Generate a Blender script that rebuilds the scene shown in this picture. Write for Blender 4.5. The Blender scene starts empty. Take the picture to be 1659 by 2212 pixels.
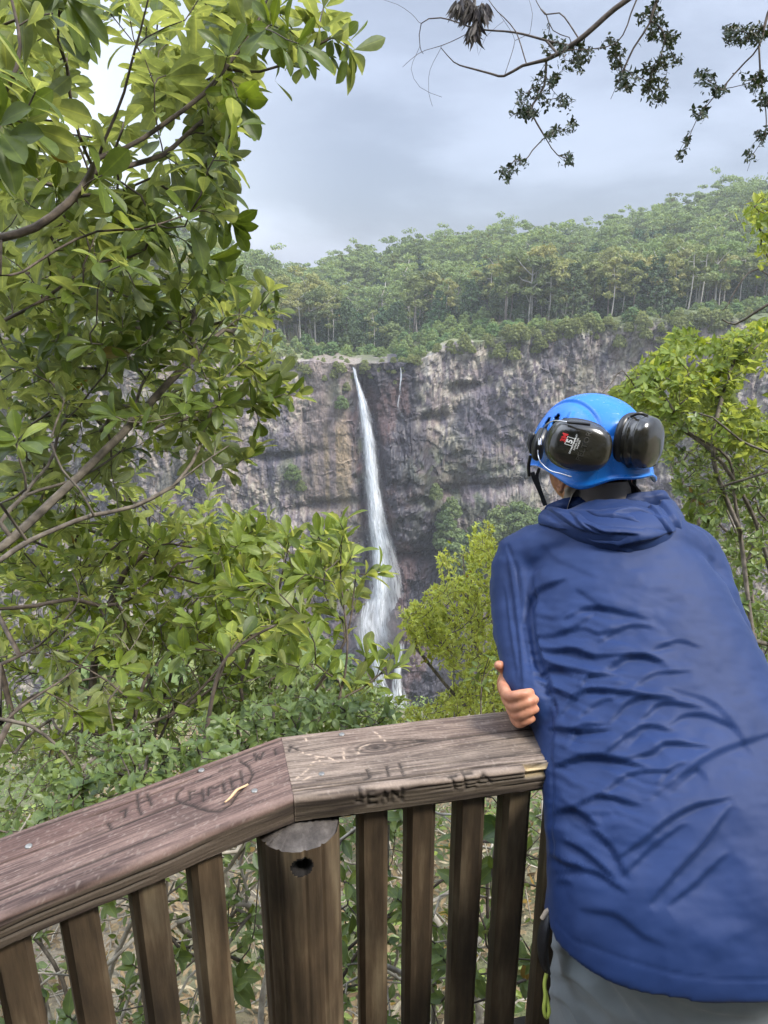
import bpy, math, random
import numpy as np
from mathutils import Vector, Matrix
random.seed(7)
rng = np.random.default_rng(11)
sc = bpy.context.scene
COL = sc.collection
R = math.radians

# ------------------------------------------------------------------ camera
PITCH = R(18.2)
CAMZ = 1.78
cam_d = bpy.data.cameras.new("camera")
cam_d.sensor_fit = 'VERTICAL'
cam_d.sensor_height = 36.0
cam_d.lens = 26.0
cam_d.clip_start = 0.05
cam_d.clip_end = 5000
cam = bpy.data.objects.new("camera", cam_d)
COL.objects.link(cam)
cam.location = (0, 0, CAMZ)
cam.rotation_euler = (math.pi / 2 - PITCH, 0, 0)
sc.camera = cam

# ------------------------------------------------------------------ light
SUN_EL, SUN_AZ = R(52), R(114)          # azimuth measured from +Y towards +X
world = bpy.data.worlds.new("World")
sc.world = world
world.use_nodes = True
wn, wl = world.node_tree.nodes, world.node_tree.links
wn.clear()
w_out = wn.new("ShaderNodeOutputWorld")
w_bg = wn.new("ShaderNodeBackground")
w_bg.inputs[1].default_value = 0.12
sky = wn.new("ShaderNodeTexSky")
sky.sky_type = 'NISHITA'
sky.sun_disc = False
sky.sun_elevation = SUN_EL
sky.sun_rotation = SUN_AZ
tc = wn.new("ShaderNodeTexCoord")
mp = wn.new("ShaderNodeMapping")
mp.inputs['Scale'].default_value = (1.0, 1.0, 2.6)
mp.inputs['Location'].default_value = (0.55, 0.2, 0.35)
n1 = wn.new("ShaderNodeTexNoise")
n1.inputs['Scale'].default_value = 2.3
n1.inputs['Detail'].default_value = 7
n1.inputs['Roughness'].default_value = 0.52
n1.inputs['Distortion'].default_value = 0.15
cr = wn.new("ShaderNodeValToRGB")
cr.color_ramp.interpolation = 'EASE'
cr.color_ramp.elements[0].position = 0.42
cr.color_ramp.elements[0].color = (.92, 1.10, 1.50, 1)
cr.color_ramp.elements[1].position = 0.63
cr.color_ramp.elements[1].color = (1.72, 1.97, 2.55, 1)
# the cloud deck is thinner and brighter towards the upper left
sep = wn.new("ShaderNodeSeparateXYZ")
ma = wn.new("ShaderNodeMath"); ma.operation = 'MULTIPLY_ADD'
ma.inputs[1].default_value = -1.0; ma.inputs[2].default_value = -0.06
mb = wn.new("ShaderNodeMapRange")
mb.inputs['From Min'].default_value = -0.05; mb.inputs['From Max'].default_value = 0.42
mb.interpolation_type = 'SMOOTHSTEP'
mixw = wn.new("ShaderNodeMix"); mixw.data_type = 'RGBA'
mixw.inputs[7].default_value = (3.9, 4.2, 4.8, 1)
mixs = wn.new("ShaderNodeMix"); mixs.data_type = 'RGBA'
mixs.inputs[0].default_value = 0.9
wl.new(tc.outputs['Generated'], mp.inputs[0])
wl.new(mp.outputs[0], n1.inputs[0])
wl.new(n1.outputs[0], cr.inputs[0])
wl.new(tc.outputs['Generated'], sep.inputs[0])
wl.new(sep.outputs[0], ma.inputs[0])
wl.new(ma.outputs[0], mb.inputs[0])
wl.new(mb.outputs[0], mixw.inputs[0])
wl.new(cr.outputs[0], mixw.inputs[6])
wl.new(sky.outputs[0], mixs.inputs[6])
wl.new(mixw.outputs[2], mixs.inputs[7])
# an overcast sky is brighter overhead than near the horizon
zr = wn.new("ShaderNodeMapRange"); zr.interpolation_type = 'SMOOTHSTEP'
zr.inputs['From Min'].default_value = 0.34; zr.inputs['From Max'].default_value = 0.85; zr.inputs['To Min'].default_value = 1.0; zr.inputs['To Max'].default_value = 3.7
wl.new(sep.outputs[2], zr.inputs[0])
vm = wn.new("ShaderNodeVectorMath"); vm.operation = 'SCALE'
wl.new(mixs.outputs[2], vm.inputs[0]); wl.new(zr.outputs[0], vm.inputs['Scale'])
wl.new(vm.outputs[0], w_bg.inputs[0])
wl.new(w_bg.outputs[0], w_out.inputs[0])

sun_d = bpy.data.lights.new("sun", 'SUN')
sun_d.energy = 2.7
sun_d.angle = R(16)
sun_d.color = (1.0, 0.955, 0.88)
sun = bpy.data.objects.new("sun", sun_d)
COL.objects.link(sun)
sv = Vector((math.sin(SUN_AZ) * math.cos(SUN_EL), math.cos(SUN_AZ) * math.cos(SUN_EL), math.sin(SUN_EL)))
sun.rotation_euler = sv.to_track_quat('Z', 'Y').to_euler()

sc.view_settings.view_transform = 'Standard'
sc.view_settings.look = 'None'
sc.view_settings.gamma = 1.0
sc.view_settings.exposure = 1.40
sc.cycles.max_bounces = 6
sc.cycles.diffuse_bounces = 3
sc.cycles.glossy_bounces = 2
sc.cycles.transmission_bounces = 4
sc.cycles.transparent_max_bounces = 16
sc.cycles.volume_bounces = 0
sc.cycles.sample_clamp_indirect = 4
sc.cycles.use_adaptive_sampling = True
sc.cycles.adaptive_threshold = 0.015
sc.cycles.use_denoising = True

# ------------------------------------------------------------------ view helpers (frame of 1659 x 2212)
FD, CX, CY = 26.0 / 36.0 * 2212, 829.5, 1106.0
sp_, cp_ = math.sin(PITCH), math.cos(PITCH)
def ray(x, y):
    a, b = (x - CX) / FD, (CY - y) / FD
    return np.array([a, cp_ + b * sp_, -sp_ + b * cp_])
def at(x, y, Y):
    r = ray(x, y); return np.array([0, 0, CAMZ]) + r * (Y / r[1])
def att(x, y, t):
    return np.array([0, 0, CAMZ]) + ray(x, y) * t
def atz(x, y, z):
    r = ray(x, y); return np.array([0, 0, CAMZ]) + r * ((z - CAMZ) / r[2])
def proj(P):
    P = np.asarray(P, float)
    d = P[..., 1] * cp_ - (P[..., 2] - CAMZ) * sp_
    u = P[..., 1] * sp_ + (P[..., 2] - CAMZ) * cp_
    return CX + FD * P[..., 0] / d, CY - FD * u / d

# ------------------------------------------------------------------ mesh helpers
def fmesh(name, V, faces, smooth=True, attr=None, mats=None, matidx=None):
    """V (n,3); faces: list of int arrays each (m,k)"""
    V = np.asarray(V, np.float32)
    if not isinstance(faces, list): faces = [faces]
    faces = [np.asarray(f, np.int32) for f in faces if len(f)]
    me = bpy.data.meshes.new(name)
    me.vertices.add(len(V)); me.vertices.foreach_set('co', V.ravel())
    nl = sum(f.size for f in faces); npol = sum(len(f) for f in faces)
    me.loops.add(nl); me.polygons.add(npol)
    me.loops.foreach_set('vertex_index', np.concatenate([f.ravel() for f in faces]))
    tot = np.concatenate([np.full(len(f), f.shape[1], np.int32) for f in faces])
    st = np.concatenate([[0], np.cumsum(tot)[:-1]]).astype(np.int32)
    me.polygons.foreach_set('loop_start', st)
    me.polygons.foreach_set('loop_total', tot)
    if matidx is not None: me.polygons.foreach_set('material_index', np.asarray(matidx, np.int32))
    me.polygons.foreach_set('use_smooth', np.full(npol, smooth))
    if attr:
        for k, a in attr.items():
            a = np.asarray(a, np.float32)
            if a.ndim == 1:
                t = me.attributes.new(k, 'FLOAT', 'POINT'); t.data.foreach_set('value', a)
            else:
                if a.shape[1] == 3: a = np.concatenate([a, np.ones((len(a), 1), np.float32)], 1)
                t = me.attributes.new(k, 'FLOAT_COLOR', 'POINT'); t.data.foreach_set('color', a.ravel())
    for m in (mats or []): me.materials.append(m)
    me.update(); me.validate(clean_customdata=False)
    return me
def link(name, me, parent=None):
    o = bpy.data.objects.new(name, me); COL.objects.link(o)
    if parent is not None:
        o.parent = parent
    return o
def tag(o, label=None, cat=None, group=None, kind=None):
    if label: o['label'] = label
    if cat: o['category'] = cat
    if group: o['group'] = group
    if kind: o['kind'] = kind
    return o
def thing(name, label, cat, loc=(0, 0, 0), group=None, kind=None):
    o = bpy.data.objects.new(name, None); COL.objects.link(o); o.location = loc
    o.empty_display_size = 0.1
    return tag(o, label, cat, group, kind)
def unoffset(o):
    """children are modelled in world space: cancel the parent's location"""
    if o.parent is not None: o.matrix_parent_inverse = Matrix.Translation(-Vector(o.parent.location))
    return o
def part(name, me, parent, label=None):
    o = link(name, me, parent)
    p = parent
    if p.parent is None: o.matrix_parent_inverse = Matrix.Translation(-Vector(p.location))
    if label: o['label'] = label
    return o
def grid_faces(nu, nv, wrap_u=False, off=0):
    """vertex index = iv*nu + iu"""
    iu = np.arange(nu if wrap_u else nu - 1); iv = np.arange(nv - 1)
    a, b = np.meshgrid(iu, iv)
    a = a.ravel(); b = b.ravel(); a2 = (a + 1) % nu
    return np.stack([b * nu + a, b * nu + a2, (b + 1) * nu + a2, (b + 1) * nu + a], 1) + off
def norm(v): 
    v = np.asarray(v, float); return v / (np.linalg.norm(v, axis=-1, keepdims=True) + 1e-12)

def hash3(ix, iy, iz, s=0):
    h = (ix.astype(np.int64) * 374761393 + iy.astype(np.int64) * 668265263 + iz.astype(np.int64) * 2147483647 + s * 974634777) & 0xffffffff
    h = ((h ^ (h >> 13)) * 1274126177) & 0xffffffff
    h = ((h ^ (h >> 16)) * 2246822519) & 0xffffffff
    return ((h ^ (h >> 15)) & 0xffffff) / float(0xffffff)
def vnoise(x, y, z=None, s=0):
    x = np.asarray(x, float); y = np.asarray(y, float); z = np.zeros_like(x) if z is None else np.asarray(z, float) + 0 * x
    y = y + 0 * x
    fx, fy, fz = np.floor(x), np.floor(y), np.floor(z)
    tx, ty, tz = x - fx, y - fy, z - fz
    tx, ty, tz = (t * t * (3 - 2 * t) for t in (tx, ty, tz))
    fx, fy, fz = fx.astype(int), fy.astype(int), fz.astype(int)
    def L(a, b, t): return a + (b - a) * t
    c = [[[hash3(fx + i, fy + j, fz + k, s) for k in (0, 1)] for j in (0, 1)] for i in (0, 1)]
    return L(L(L(c[0][0][0], c[1][0][0], tx), L(c[0][1][0], c[1][1][0], tx), ty),
             L(L(c[0][0][1], c[1][0][1], tx), L(c[0][1][1], c[1][1][1], tx), ty), tz)
def fbm(x, y, z=None, o=4, s=0, g=0.5):
    a, t, w, f = 1.0, 0, 0, 1.0
    for i in range(o):
        t = t + a * vnoise(np.asarray(x) * f, np.asarray(y) * f, None if z is None else np.asarray(z) * f, s + i * 17)
        w += a; a *= g; f *= 2.03
    return t / w
def sstep(a, b, x):
    t = np.clip((np.asarray(x, float) - a) / (b - a), 0, 1); return t * t * (3 - 2 * t)
def mixc(a, b, t):
    a = np.asarray(a, float); b = np.asarray(b, float); return a + (b - a) * np.asarray(t)[..., None]

# ------------------------------------------------------------------ material helpers
def mat(name):
    m = bpy.data.materials.new(name); m.use_nodes = True
    nt = m.node_tree; nt.nodes.clear()
    out = nt.nodes.new('ShaderNodeOutputMaterial')
    return m, nt, out
def N(nt, typ, **kw):
    n = nt.nodes.new(typ)
    for k, v in kw.items():
        if k.startswith('i_'):
            n.inputs[k[2:].replace('_', ' ')].default_value = v
        else: setattr(n, k, v)
    return n
def ramp(nt, stops, interp='LINEAR'):
    n = nt.nodes.new('ShaderNodeValToRGB'); e = n.color_ramp.elements; n.color_ramp.interpolation = interp
    while len(e) < len(stops): e.new(0.5)
    for q, (p, c) in zip(e, stops): q.position = p; q.color = (*c, 1) if len(c) == 3 else c
    return n
def simple(name, col, rough=0.6, metal=0.0, spec=0.5, bump=0, bscale=200, var=0.12, vscale=20, coat=0):
    m, nt, out = mat(name)
    b = N(nt, 'ShaderNodeBsdfPrincipled'); b.inputs['Roughness'].default_value = rough
    b.inputs['Metallic'].default_value = metal; b.inputs['Specular IOR Level'].default_value = spec
    b.inputs['Coat Weight'].default_value = coat
    t = N(nt, 'ShaderNodeTexCoord')
    no = N(nt, 'ShaderNodeTexNoise'); no.inputs['Scale'].default_value = vscale; no.inputs['Detail'].default_value = 5
    nt.links.new(t.outputs['Object'], no.inputs[0])
    c = np.array(col)
    r = ramp(nt, [(0.25, tuple(c * (1 - var))), (0.75, tuple(np.clip(c * (1 + var), 0, 1)))])
    nt.links.new(no.outputs[0], r.inputs[0]); nt.links.new(r.outputs[0], b.inputs['Base Color'])
    if bump:
        n2 = N(nt, 'ShaderNodeTexNoise'); n2.inputs['Scale'].default_value = bscale; n2.inputs['Detail'].default_value = 3
        nt.links.new(t.outputs['Object'], n2.inputs[0])
        bp = N(nt, 'ShaderNodeBump'); bp.inputs['Strength'].default_value = bump; bp.inputs['Distance'].default_value = 0.001
        nt.links.new(n2.outputs[0], bp.inputs['Height']); nt.links.new(bp.outputs[0], b.inputs['Normal'])
    nt.links.new(b.outputs[0], out.inputs[0])
    return m
def attr_mat(name, attr='col', rough=0.9, nscale=3.0, namt=0.35, bump=0.5, bdist=0.2, bscale=6.0, stretch=(1, 1, 1), spec=0.3, rattr=None):
    """vertex albedo x fine procedural noise"""
    m, nt, out = mat(name)
    b = N(nt, 'ShaderNodeBsdfPrincipled'); b.inputs['Roughness'].default_value = rough; b.inputs['Specular IOR Level'].default_value = spec
    a = N(nt, 'ShaderNodeAttribute', attribute_name=attr)
    t = N(nt, 'ShaderNodeTexCoord'); mpn = N(nt, 'ShaderNodeMapping'); mpn.inputs['Scale'].default_value = stretch
    nt.links.new(t.outputs['Object'], mpn.inputs[0])
    no = N(nt, 'ShaderNodeTexNoise'); no.inputs['Scale'].default_value = nscale; no.inputs['Detail'].default_value = 6; no.inputs['Roughness'].default_value = .65
    nt.links.new(mpn.outputs[0], no.inputs[0])
    r = ramp(nt, [(0.28, (1 - namt,) * 3), (0.5, (1, 1, 1)), (0.75, (1 + namt,) * 3)])
    nt.links.new(no.outputs[0], r.inputs[0])
    mx = N(nt, 'ShaderNodeMix', data_type='RGBA', blend_type='MULTIPLY'); mx.inputs[0].default_value = 1
    nt.links.new(a.outputs['Color'], mx.inputs[6]); nt.links.new(r.outputs[0], mx.inputs[7]); nt.links.new(mx.outputs[2], b.inputs['Base Color'])
    if bump:
        n2 = N(nt, 'ShaderNodeTexNoise'); n2.inputs['Scale'].default_value = bscale; n2.inputs['Detail'].default_value = 5
        nt.links.new(mpn.outputs[0], n2.inputs[0])
        bp = N(nt, 'ShaderNodeBump'); bp.inputs['Strength'].default_value = bump; bp.inputs['Distance'].default_value = bdist
        nt.links.new(n2.outputs[0], bp.inputs['Height']); nt.links.new(bp.outputs[0], b.inputs['Normal'])
    if rattr:
        ra = N(nt, 'ShaderNodeAttribute', attribute_name=rattr); nt.links.new(ra.outputs['Fac'], b.inputs['Roughness'])
    nt.links.new(b.outputs[0], out.inputs[0])
    return m
# ================================================================== gorge: cliff, hills, falls
def prof(pts, Y):
    q = np.array([at(a, b, Y) for a, b in pts]); return q[:, 0], q[:, 2]
LIP = [(-500, 640), (-200, 660), (250, 690), (450, 700), (520, 738), (560, 765), (620, 783), (760, 790), (900, 783), (940, 762),
       (1000, 745), (1060, 733), (1150, 722), (1300, 704), (1500, 690), (1659, 680), (1900, 660), (2300, 640)]
LX, LZ = prof(LIP, 200.0)
def ztop(X): return np.interp(X, LX, LZ)
def ell(X, Z, dx, dy, rx, rz, Y=200.0, rot=0.0, pw=2):
    c = at(dx, dy, Y); a, b = X - c[0], Z - c[2]
    cr_, sr_ = math.cos(rot), math.sin(rot); a, b = a * cr_ + b * sr_, -a * sr_ + b * cr_
    return np.exp(-((np.abs(a) / rx) ** pw + (np.abs(b) / rz) ** pw))
FALL = [(765, 792, 8), (772, 822, 12), (781, 860, 20), (790, 910, 26), (797, 960, 31), (802, 1010, 34), (806, 1060, 37), (812, 1110, 42), (818, 1160, 46),
        (822, 1210, 47), (822, 1260, 51), (820, 1310, 58), (820, 1350, 67), (826, 1390, 78)]
fx_ = [at(a, b, 198)[0] for a, b, c in FALL]; fz_ = [at(a, b, 198)[2] for a, b, c in FALL]
def fallx(Z): return np.interp(Z, fz_[::-1], fx_[::-1])
def cliff_off(X, Z):
    zt = ztop(X); d = zt - Z                       # metres below the lip
    o = -0.06 * d                                   # leans out towards the foot
    big = fbm(X / 34 + 3, Z / 60, o=3, s=1) - .5
    o = o + big * 15
    # jointed blocks: warped cells, stepped
    wx = X + 5 * (fbm(X / 9, Z / 9, o=3, s=5) - .5); wz = Z + 7 * (fbm(X / 8, Z / 8, o=3, s=6) - .5)
    col_ = vnoise(wx / 4.8, wz / 15, s=9)
    o = o + (np.floor(col_ * 5) / 5 - .4) * 2.6
    strat = vnoise(wx / 26, wz / 7.5, s=13)
    o = o + (np.floor(strat * 4) / 4 - .4) * .6
    led = fbm(X / 9, wz / 4.5, o=2, s=33)
    o = o - .5 * sstep(.60, .66, led)
    rib_ = fbm(wx / 1.9, wz / 16, o=3, s=34)
    o = o + 1.3 * (rib_ - .5)
    o = o + (fbm(X / 2.0, Z / 3.4, o=5, s=21, g=.6) - .5) * 2.6
    # the chute behind the fall
    fx = fallx(Z)
    o = o + 4.0 * np.exp(-((X - fx) / 3.4) ** 2) * sstep(-1, 6, d)
    slab = ell(X, Z, 715, 930, 6.5, 26, pw=4)
    o = o * (1 - .55 * slab) - 1.0 * slab
    # dark buttress to the right of the fall
    bt = np.maximum(ell(X, Z, 880, 1080, 8.5, 20, rot=.12, pw=3), ell(X, Z, 905, 1330, 12, 24, pw=3))
    bt = np.maximum(bt, .6 * ell(X, Z, 845, 980, 4.5, 10, rot=.3))
    o = o - 8.0 * bt * (1 + .5 * (fbm(X / 5, Z / 5, o=3, s=41) - .5))
    o = o + 3.0 * ell(X, Z, 900, 1185, 13, 1.5)
    # rock at the foot under the cascade
    o = o - 7 * ell(X, Z, 800, 1460, 26, 14, pw=3)
    # overhangs
    for (a, b, rx, rz, amp) in [(1010, 838, 6, 1.6, 3), (1090, 1045, 26, 1.8, 2.6), (1000, 1065, 18, 1.5, 1.8), (930, 905, 6, 1.5, 2.5), (600, 985, 10, 1.4, 3),
                                (690, 1090, 8, 1.5, 3), (1230, 1000, 20, 1.6, 1.2), (640, 850, 5, 1.2, 2)]:
        o = o + amp * ell(X, Z, a, b, rx, rz, rot=.1)
    return o
nx, nz = 820, 460
xs = np.linspace(-150, 165, nx)
vv = np.linspace(0, 1, nz)
XX, VV = np.meshgrid(xs, vv)
ZT = ztop(XX) + (fbm(XX / 6, 0 * XX, o=3, s=77) - .5) * 3.4 * (1 - .7 * np.exp(-((XX + 5) / 10) ** 2))
ZZ = -148 + (ZT + 148) * np.minimum(VV / 0.965, 1)
OFF = cliff_off(XX, ZZ)
back = np.clip((VV - 0.965) / 0.035, 0, 1)
YY = 200 + OFF * (1 - .3 * back) + back * 14
ZZ = ZZ + back * 0.8 + back * (fbm(XX / 5, YY / 5, o=2, s=8) - .5) * 1.5
dwn = ZT - ZZ
def N2(a, b, s, o=4): return fbm(XX / a, ZZ / b, o=o, s=s)
c = mixc((.145, .114, .104), (.215, .178, .150), sstep(.35, .65, N2(14, 22, 101)))
c = mixc(c, (.115, .095, .112), sstep(.46, .64, N2(9, 16, 102)) * .95)            # purple grey
c = mixc(c, (.075, .07, .09), sstep(.55, .68, N2(3, 7, 103)) * .85)             # dark seep streaks
lich = sstep(.50, .58, N2(.9, 1.9, 104, 4)) * sstep(.40, .56, N2(14, 12, 105, 3) + .20 * sstep(45, 5, dwn) - .05)
c = mixc(c, (.42, .38, .30), lich * .62)
stk = sstep(.5, .62, N2(.8, 14, 121, 4)) * sstep(.4, .55, N2(10, 25, 122, 2))
c = mixc(c, (.27, .22, .19), stk * .4)
stk = sstep(.52, .64, N2(1.0, 18, 123, 4)) * sstep(.4, .55, N2(12, 25, 124, 2))
c = mixc(c, (.06, .055, .07), stk * .6)
lip_ = sstep(9, 1, dwn + 7 * (N2(5, 5, 119) - .5)) * (np.abs(XX + 2) < 34)
c = mixc(c, (.34, .30, .23), lip_ * sstep(.45, .6, N2(2, 1.6, 118)) * .6)
c = mixc(c, (.15, .16, .075), sstep(.966, .98, VV) * sstep(.36, .46, fbm(XX / 2.5, YY / 2.5, o=3, s=126)))
whites = sstep(.60, .65, N2(.55, 2.2, 106, 3)) * sstep(.42, .55, N2(12, 18, 107, 2))
c = mixc(c, (.46, .42, .37), whites * .4)
moss = sstep(.58, .68, N2(4, 5, 108)) * sstep(.46, .6, N2(20, 14, 109, 2))
c = mixc(c, (.12, .13, .075), moss * .35)
slab = ell(XX, ZZ, 715, 930, 6.2, 27, pw=4)
c = mixc(c, mixc((.20, .155, .145), (.27, .20, .12), sstep(.4, .6, N2(1.6, 24, 111)) * sstep(940, 1040, 940 + (ell(XX, ZZ, 730, 1030, 5, 16)) * 160)), slab * .85)
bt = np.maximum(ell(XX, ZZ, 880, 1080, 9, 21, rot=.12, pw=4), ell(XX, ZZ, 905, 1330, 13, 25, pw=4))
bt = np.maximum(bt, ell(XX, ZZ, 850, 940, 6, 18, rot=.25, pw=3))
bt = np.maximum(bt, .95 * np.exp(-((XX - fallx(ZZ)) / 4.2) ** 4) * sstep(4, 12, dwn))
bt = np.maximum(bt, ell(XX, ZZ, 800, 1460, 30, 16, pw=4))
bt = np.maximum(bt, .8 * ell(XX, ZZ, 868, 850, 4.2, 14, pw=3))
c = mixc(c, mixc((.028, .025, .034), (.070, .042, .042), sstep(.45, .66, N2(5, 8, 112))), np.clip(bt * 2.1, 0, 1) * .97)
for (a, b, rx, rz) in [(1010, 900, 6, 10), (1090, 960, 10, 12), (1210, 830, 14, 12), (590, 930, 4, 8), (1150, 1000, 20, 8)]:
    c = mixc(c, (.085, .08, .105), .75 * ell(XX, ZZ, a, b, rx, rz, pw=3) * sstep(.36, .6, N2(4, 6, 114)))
for (a, b, rx, rz) in [(1110, 1110, 24, 6), (940, 1000, 7, 4), (1010, 1070, 14, 3), (640, 1010, 4, 5), (730, 850, 3, 7), (780, 1000, 1.5, 8), (1080, 1010, 12, 3)]:
    c = mixc(c, (.10, .13, .06), .5 * ell(XX, ZZ, a, b, rx, rz) * sstep(.42, .58, N2(3, 3, 115)))
topv = sstep(2.5, -.5, dwn) * (np.abs(XX + 2) > 26)
c = mixc(c, (.10, .12, .05), topv)
rough = .85 - .45 * np.clip(bt, 0, 1)
c = c * .88
V = np.stack([XX, YY, ZZ], -1).reshape(-1, 3)
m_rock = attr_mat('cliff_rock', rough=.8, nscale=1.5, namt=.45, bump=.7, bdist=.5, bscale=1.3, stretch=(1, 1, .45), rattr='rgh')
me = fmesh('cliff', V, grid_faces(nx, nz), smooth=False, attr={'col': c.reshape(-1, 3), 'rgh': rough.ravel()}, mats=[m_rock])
o = link('cliff', me); tag(o, 'tall jointed brown and purple rock cliff behind the waterfall', kind='structure')

# hillside behind and above the lip
SKY = [(-500, 520), (100, 520), (380, 550), (430, 572), (520, 595), (600, 630), (640, 640), (700, 625), (780, 602), (860, 580), (940, 566), (1050, 562), (1150, 558), (1250, 548), (1330, 532), (1440, 505), (1520, 480), (1600, 455), (1659, 442), (1800, 400), (2300, 350)]
SXs = np.array([(a - CX) / FD / ray(a, b)[1] for a, b in SKY]); SEs = np.array([ray(a, b)[2] / ray(a, b)[1] for a, b in SKY])
LXs = np.array([(a - CX) / FD / ray(a, b)[1] for a, b in LIP]); LEs = np.array([ray(a, b)[2] / ray(a, b)[1] for a, b in LIP])
YMAX = 430.0
def hillz(X, Y):
    az = X / Y
    e0 = np.interp(az, LXs, LEs); e1 = np.interp(az, SXs, SEs) - 0.004
    s = np.clip((Y - 206) / (YMAX - 206), 0, 1.25)
    # gentle bench above the lip, then steeper
    kc = np.exp(-((az + .03) / .13) ** 2)
    e = e0 + (e1 - e0) * ((1 - kc) * (.25 * s + .75 * sstep(.0, 1.0, s)) + kc * np.minimum(np.maximum(s, 0) ** .72, 1.1))
    gully = np.exp(-((az + 0.02) / .045) ** 2) * sstep(206, 250, Y) * sstep(400, 300, Y)
    z = CAMZ + e * Y - 9 * gully
    z = z - sstep(YMAX, YMAX + 90, Y) * 45
    return z + (fbm(X / 40, Y / 40, o=3, s=55) - .5) * 10 * sstep(206, 240, Y)
hx = np.linspace(-420, 480, 160); hy = np.concatenate([np.linspace(204, 260, 30), np.linspace(264, 620, 70)])
HX, HY = np.meshgrid(hx, hy)
HZ = hillz(HX, HY)
hc = mixc((.09, .11, .04), (.16, .16, .07), fbm(HX / 12, HY / 12, o=3, s=3))
m_ground = attr_mat('forest_ground', rough=.95, nscale=.6, bump=.3)
me = fmesh('hill', np.stack([HX, HY, HZ], -1).reshape(-1, 3), grid_faces(160, 100), attr={'col': hc.reshape(-1, 3)}, mats=[m_ground])
tag(link('hill', me), kind='structure')

# ground: the lookout spur falling into the gorge, out to the horizon behind
gx = np.concatenate([np.linspace(-900, -30, 40), np.linspace(-28, 28, 150), np.linspace(30, 900, 40)])
gy = np.concatenate([np.linspace(-900, -12, 40), np.linspace(-10, 20, 110), np.linspace(21, 205, 90)])
GX, GY = np.meshgrid(gx, gy)
def groundz(X, Y):
    z = -0.55 - 0.50 * np.maximum(Y - .6, 0) - .85 * np.maximum(Y - 13, 0)
    z = z + (fbm(X / 1.7, Y / 1.7, o=4, s=66) - .5) * .5 * sstep(.8, 4, Y)
    z = z + (fbm(X / 14, Y / 14, o=3, s=67) - .5) * 8 * sstep(6, 40, Y)
    side = sstep(14, 90, np.abs(X + 2)) * sstep(1, 40, Y) * 26
    z = z + side
    return np.maximum(z, -141 + 6 * fbm(X / 20, Y / 20, o=3, s=68))
GZ = groundz(GX, GY)
gc = mixc((.13, .10, .065), (.26, .22, .16), sstep(.35, .65, fbm(GX / .12, GY / .12, o=3, s=69)))
gc = mixc(gc, (.07, .10, .035), sstep(.48, .6, fbm(GX / .8, GY / .8, o=3, s=70)) * .7)
gc = mixc(gc, (.06, .085, .035), sstep(10, 30, GY))
m_soil = attr_mat('slope_soil', rough=.95, nscale=30, bump=.8, bdist=.02, bscale=40)
me = fmesh('ground', np.stack([GX, GY, GZ], -1).reshape(-1, 3), grid_faces(len(gx), len(gy)), attr={'col': gc.reshape(-1, 3)}, mats=[m_soil])
tag(link('ground', me), kind='structure')

# ------------------------------------------------------------------ the fall
def water_mat(name, dens, sx=1.0, lo=.40, hi=.62, sy=1.0, edge=1.2):
    m, nt, out = mat(name)
    uv = N(nt, 'ShaderNodeAttribute', attribute_name='wuv')
    sp = N(nt, 'ShaderNodeSeparateColor'); nt.links.new(uv.outputs['Color'], sp.inputs[0])
    cb = N(nt, 'ShaderNodeCombineXYZ')
    m1 = N(nt, 'ShaderNodeMath', operation='MULTIPLY'); m1.inputs[1].default_value = 9 * sx
    m2 = N(nt, 'ShaderNodeMath', operation='MULTIPLY'); m2.inputs[1].default_value = .55 * sy
    nt.links.new(sp.outputs[0], m1.inputs[0]); nt.links.new(sp.outputs[1], m2.inputs[0])
    nt.links.new(m1.outputs[0], cb.inputs[0]); nt.links.new(m2.outputs[0], cb.inputs[1])
    no = N(nt, 'ShaderNodeTexNoise'); no.inputs['Scale'].default_value = 1; no.inputs['Detail'].default_value = 6; no.inputs['Roughness'].default_value = .62; no.inputs['Distortion'].default_value = .35
    nt.links.new(cb.outputs[0], no.inputs[0])
    mr = N(nt, 'ShaderNodeMapRange'); mr.inputs['From Min'].default_value = lo; mr.inputs['From Max'].default_value = hi
    nt.links.new(no.outputs[0], mr.inputs[0])
    # edge fade stored in blue channel
    mm = N(nt, 'ShaderNodeMath', operation='MULTIPLY'); nt.links.new(mr.outputs[0], mm.inputs[0]); nt.links.new(sp.outputs[2], mm.inputs[1])
    ad = N(nt, 'ShaderNodeMath', operation='MULTIPLY_ADD'); ad.inputs[1].default_value = dens; ad.use_clamp = True
    pw = N(nt, 'ShaderNodeMath', operation='POWER'); pw.inputs[1].default_value = edge * 2.0
    nt.links.new(sp.outputs[2], pw.inputs[0])
    p2 = N(nt, 'ShaderNodeMath', operation='MULTIPLY'); p2.inputs[1].default_value = dens * .35; nt.links.new(pw.outputs[0], p2.inputs[0])
    nt.links.new(mm.outputs[0], ad.inputs[0]); nt.links.new(p2.outputs[0], ad.inputs[2])
    df = N(nt, 'ShaderNodeBsdfDiffuse'); df.inputs['Color'].default_value = (.93, .95, .98, 1)
    tl = N(nt, 'ShaderNodeBsdfTranslucent'); tl.inputs['Color'].default_value = (.93, .95, .98, 1)
    a0 = N(nt, 'ShaderNodeMixShader'); a0.inputs[0].default_value = .35
    nt.links.new(df.outputs[0], a0.inputs[1]); nt.links.new(tl.outputs[0], a0.inputs[2])
    tr = N(nt, 'ShaderNodeBsdfTransparent'); ms = N(nt, 'ShaderNodeMixShader')
    nt.links.new(ad.outputs[0], ms.inputs[0]); nt.links.new(tr.outputs[0], ms.inputs[1]); nt.links.new(a0.outputs[0], ms.inputs[2])
    nt.links.new(ms.outputs[0], out.inputs[0])
    return m
m_w1 = water_mat('falling_water', 1.0, 1.0)
m_w2 = water_mat('falling_water_veil', .55, .7, .35, .7)
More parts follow.
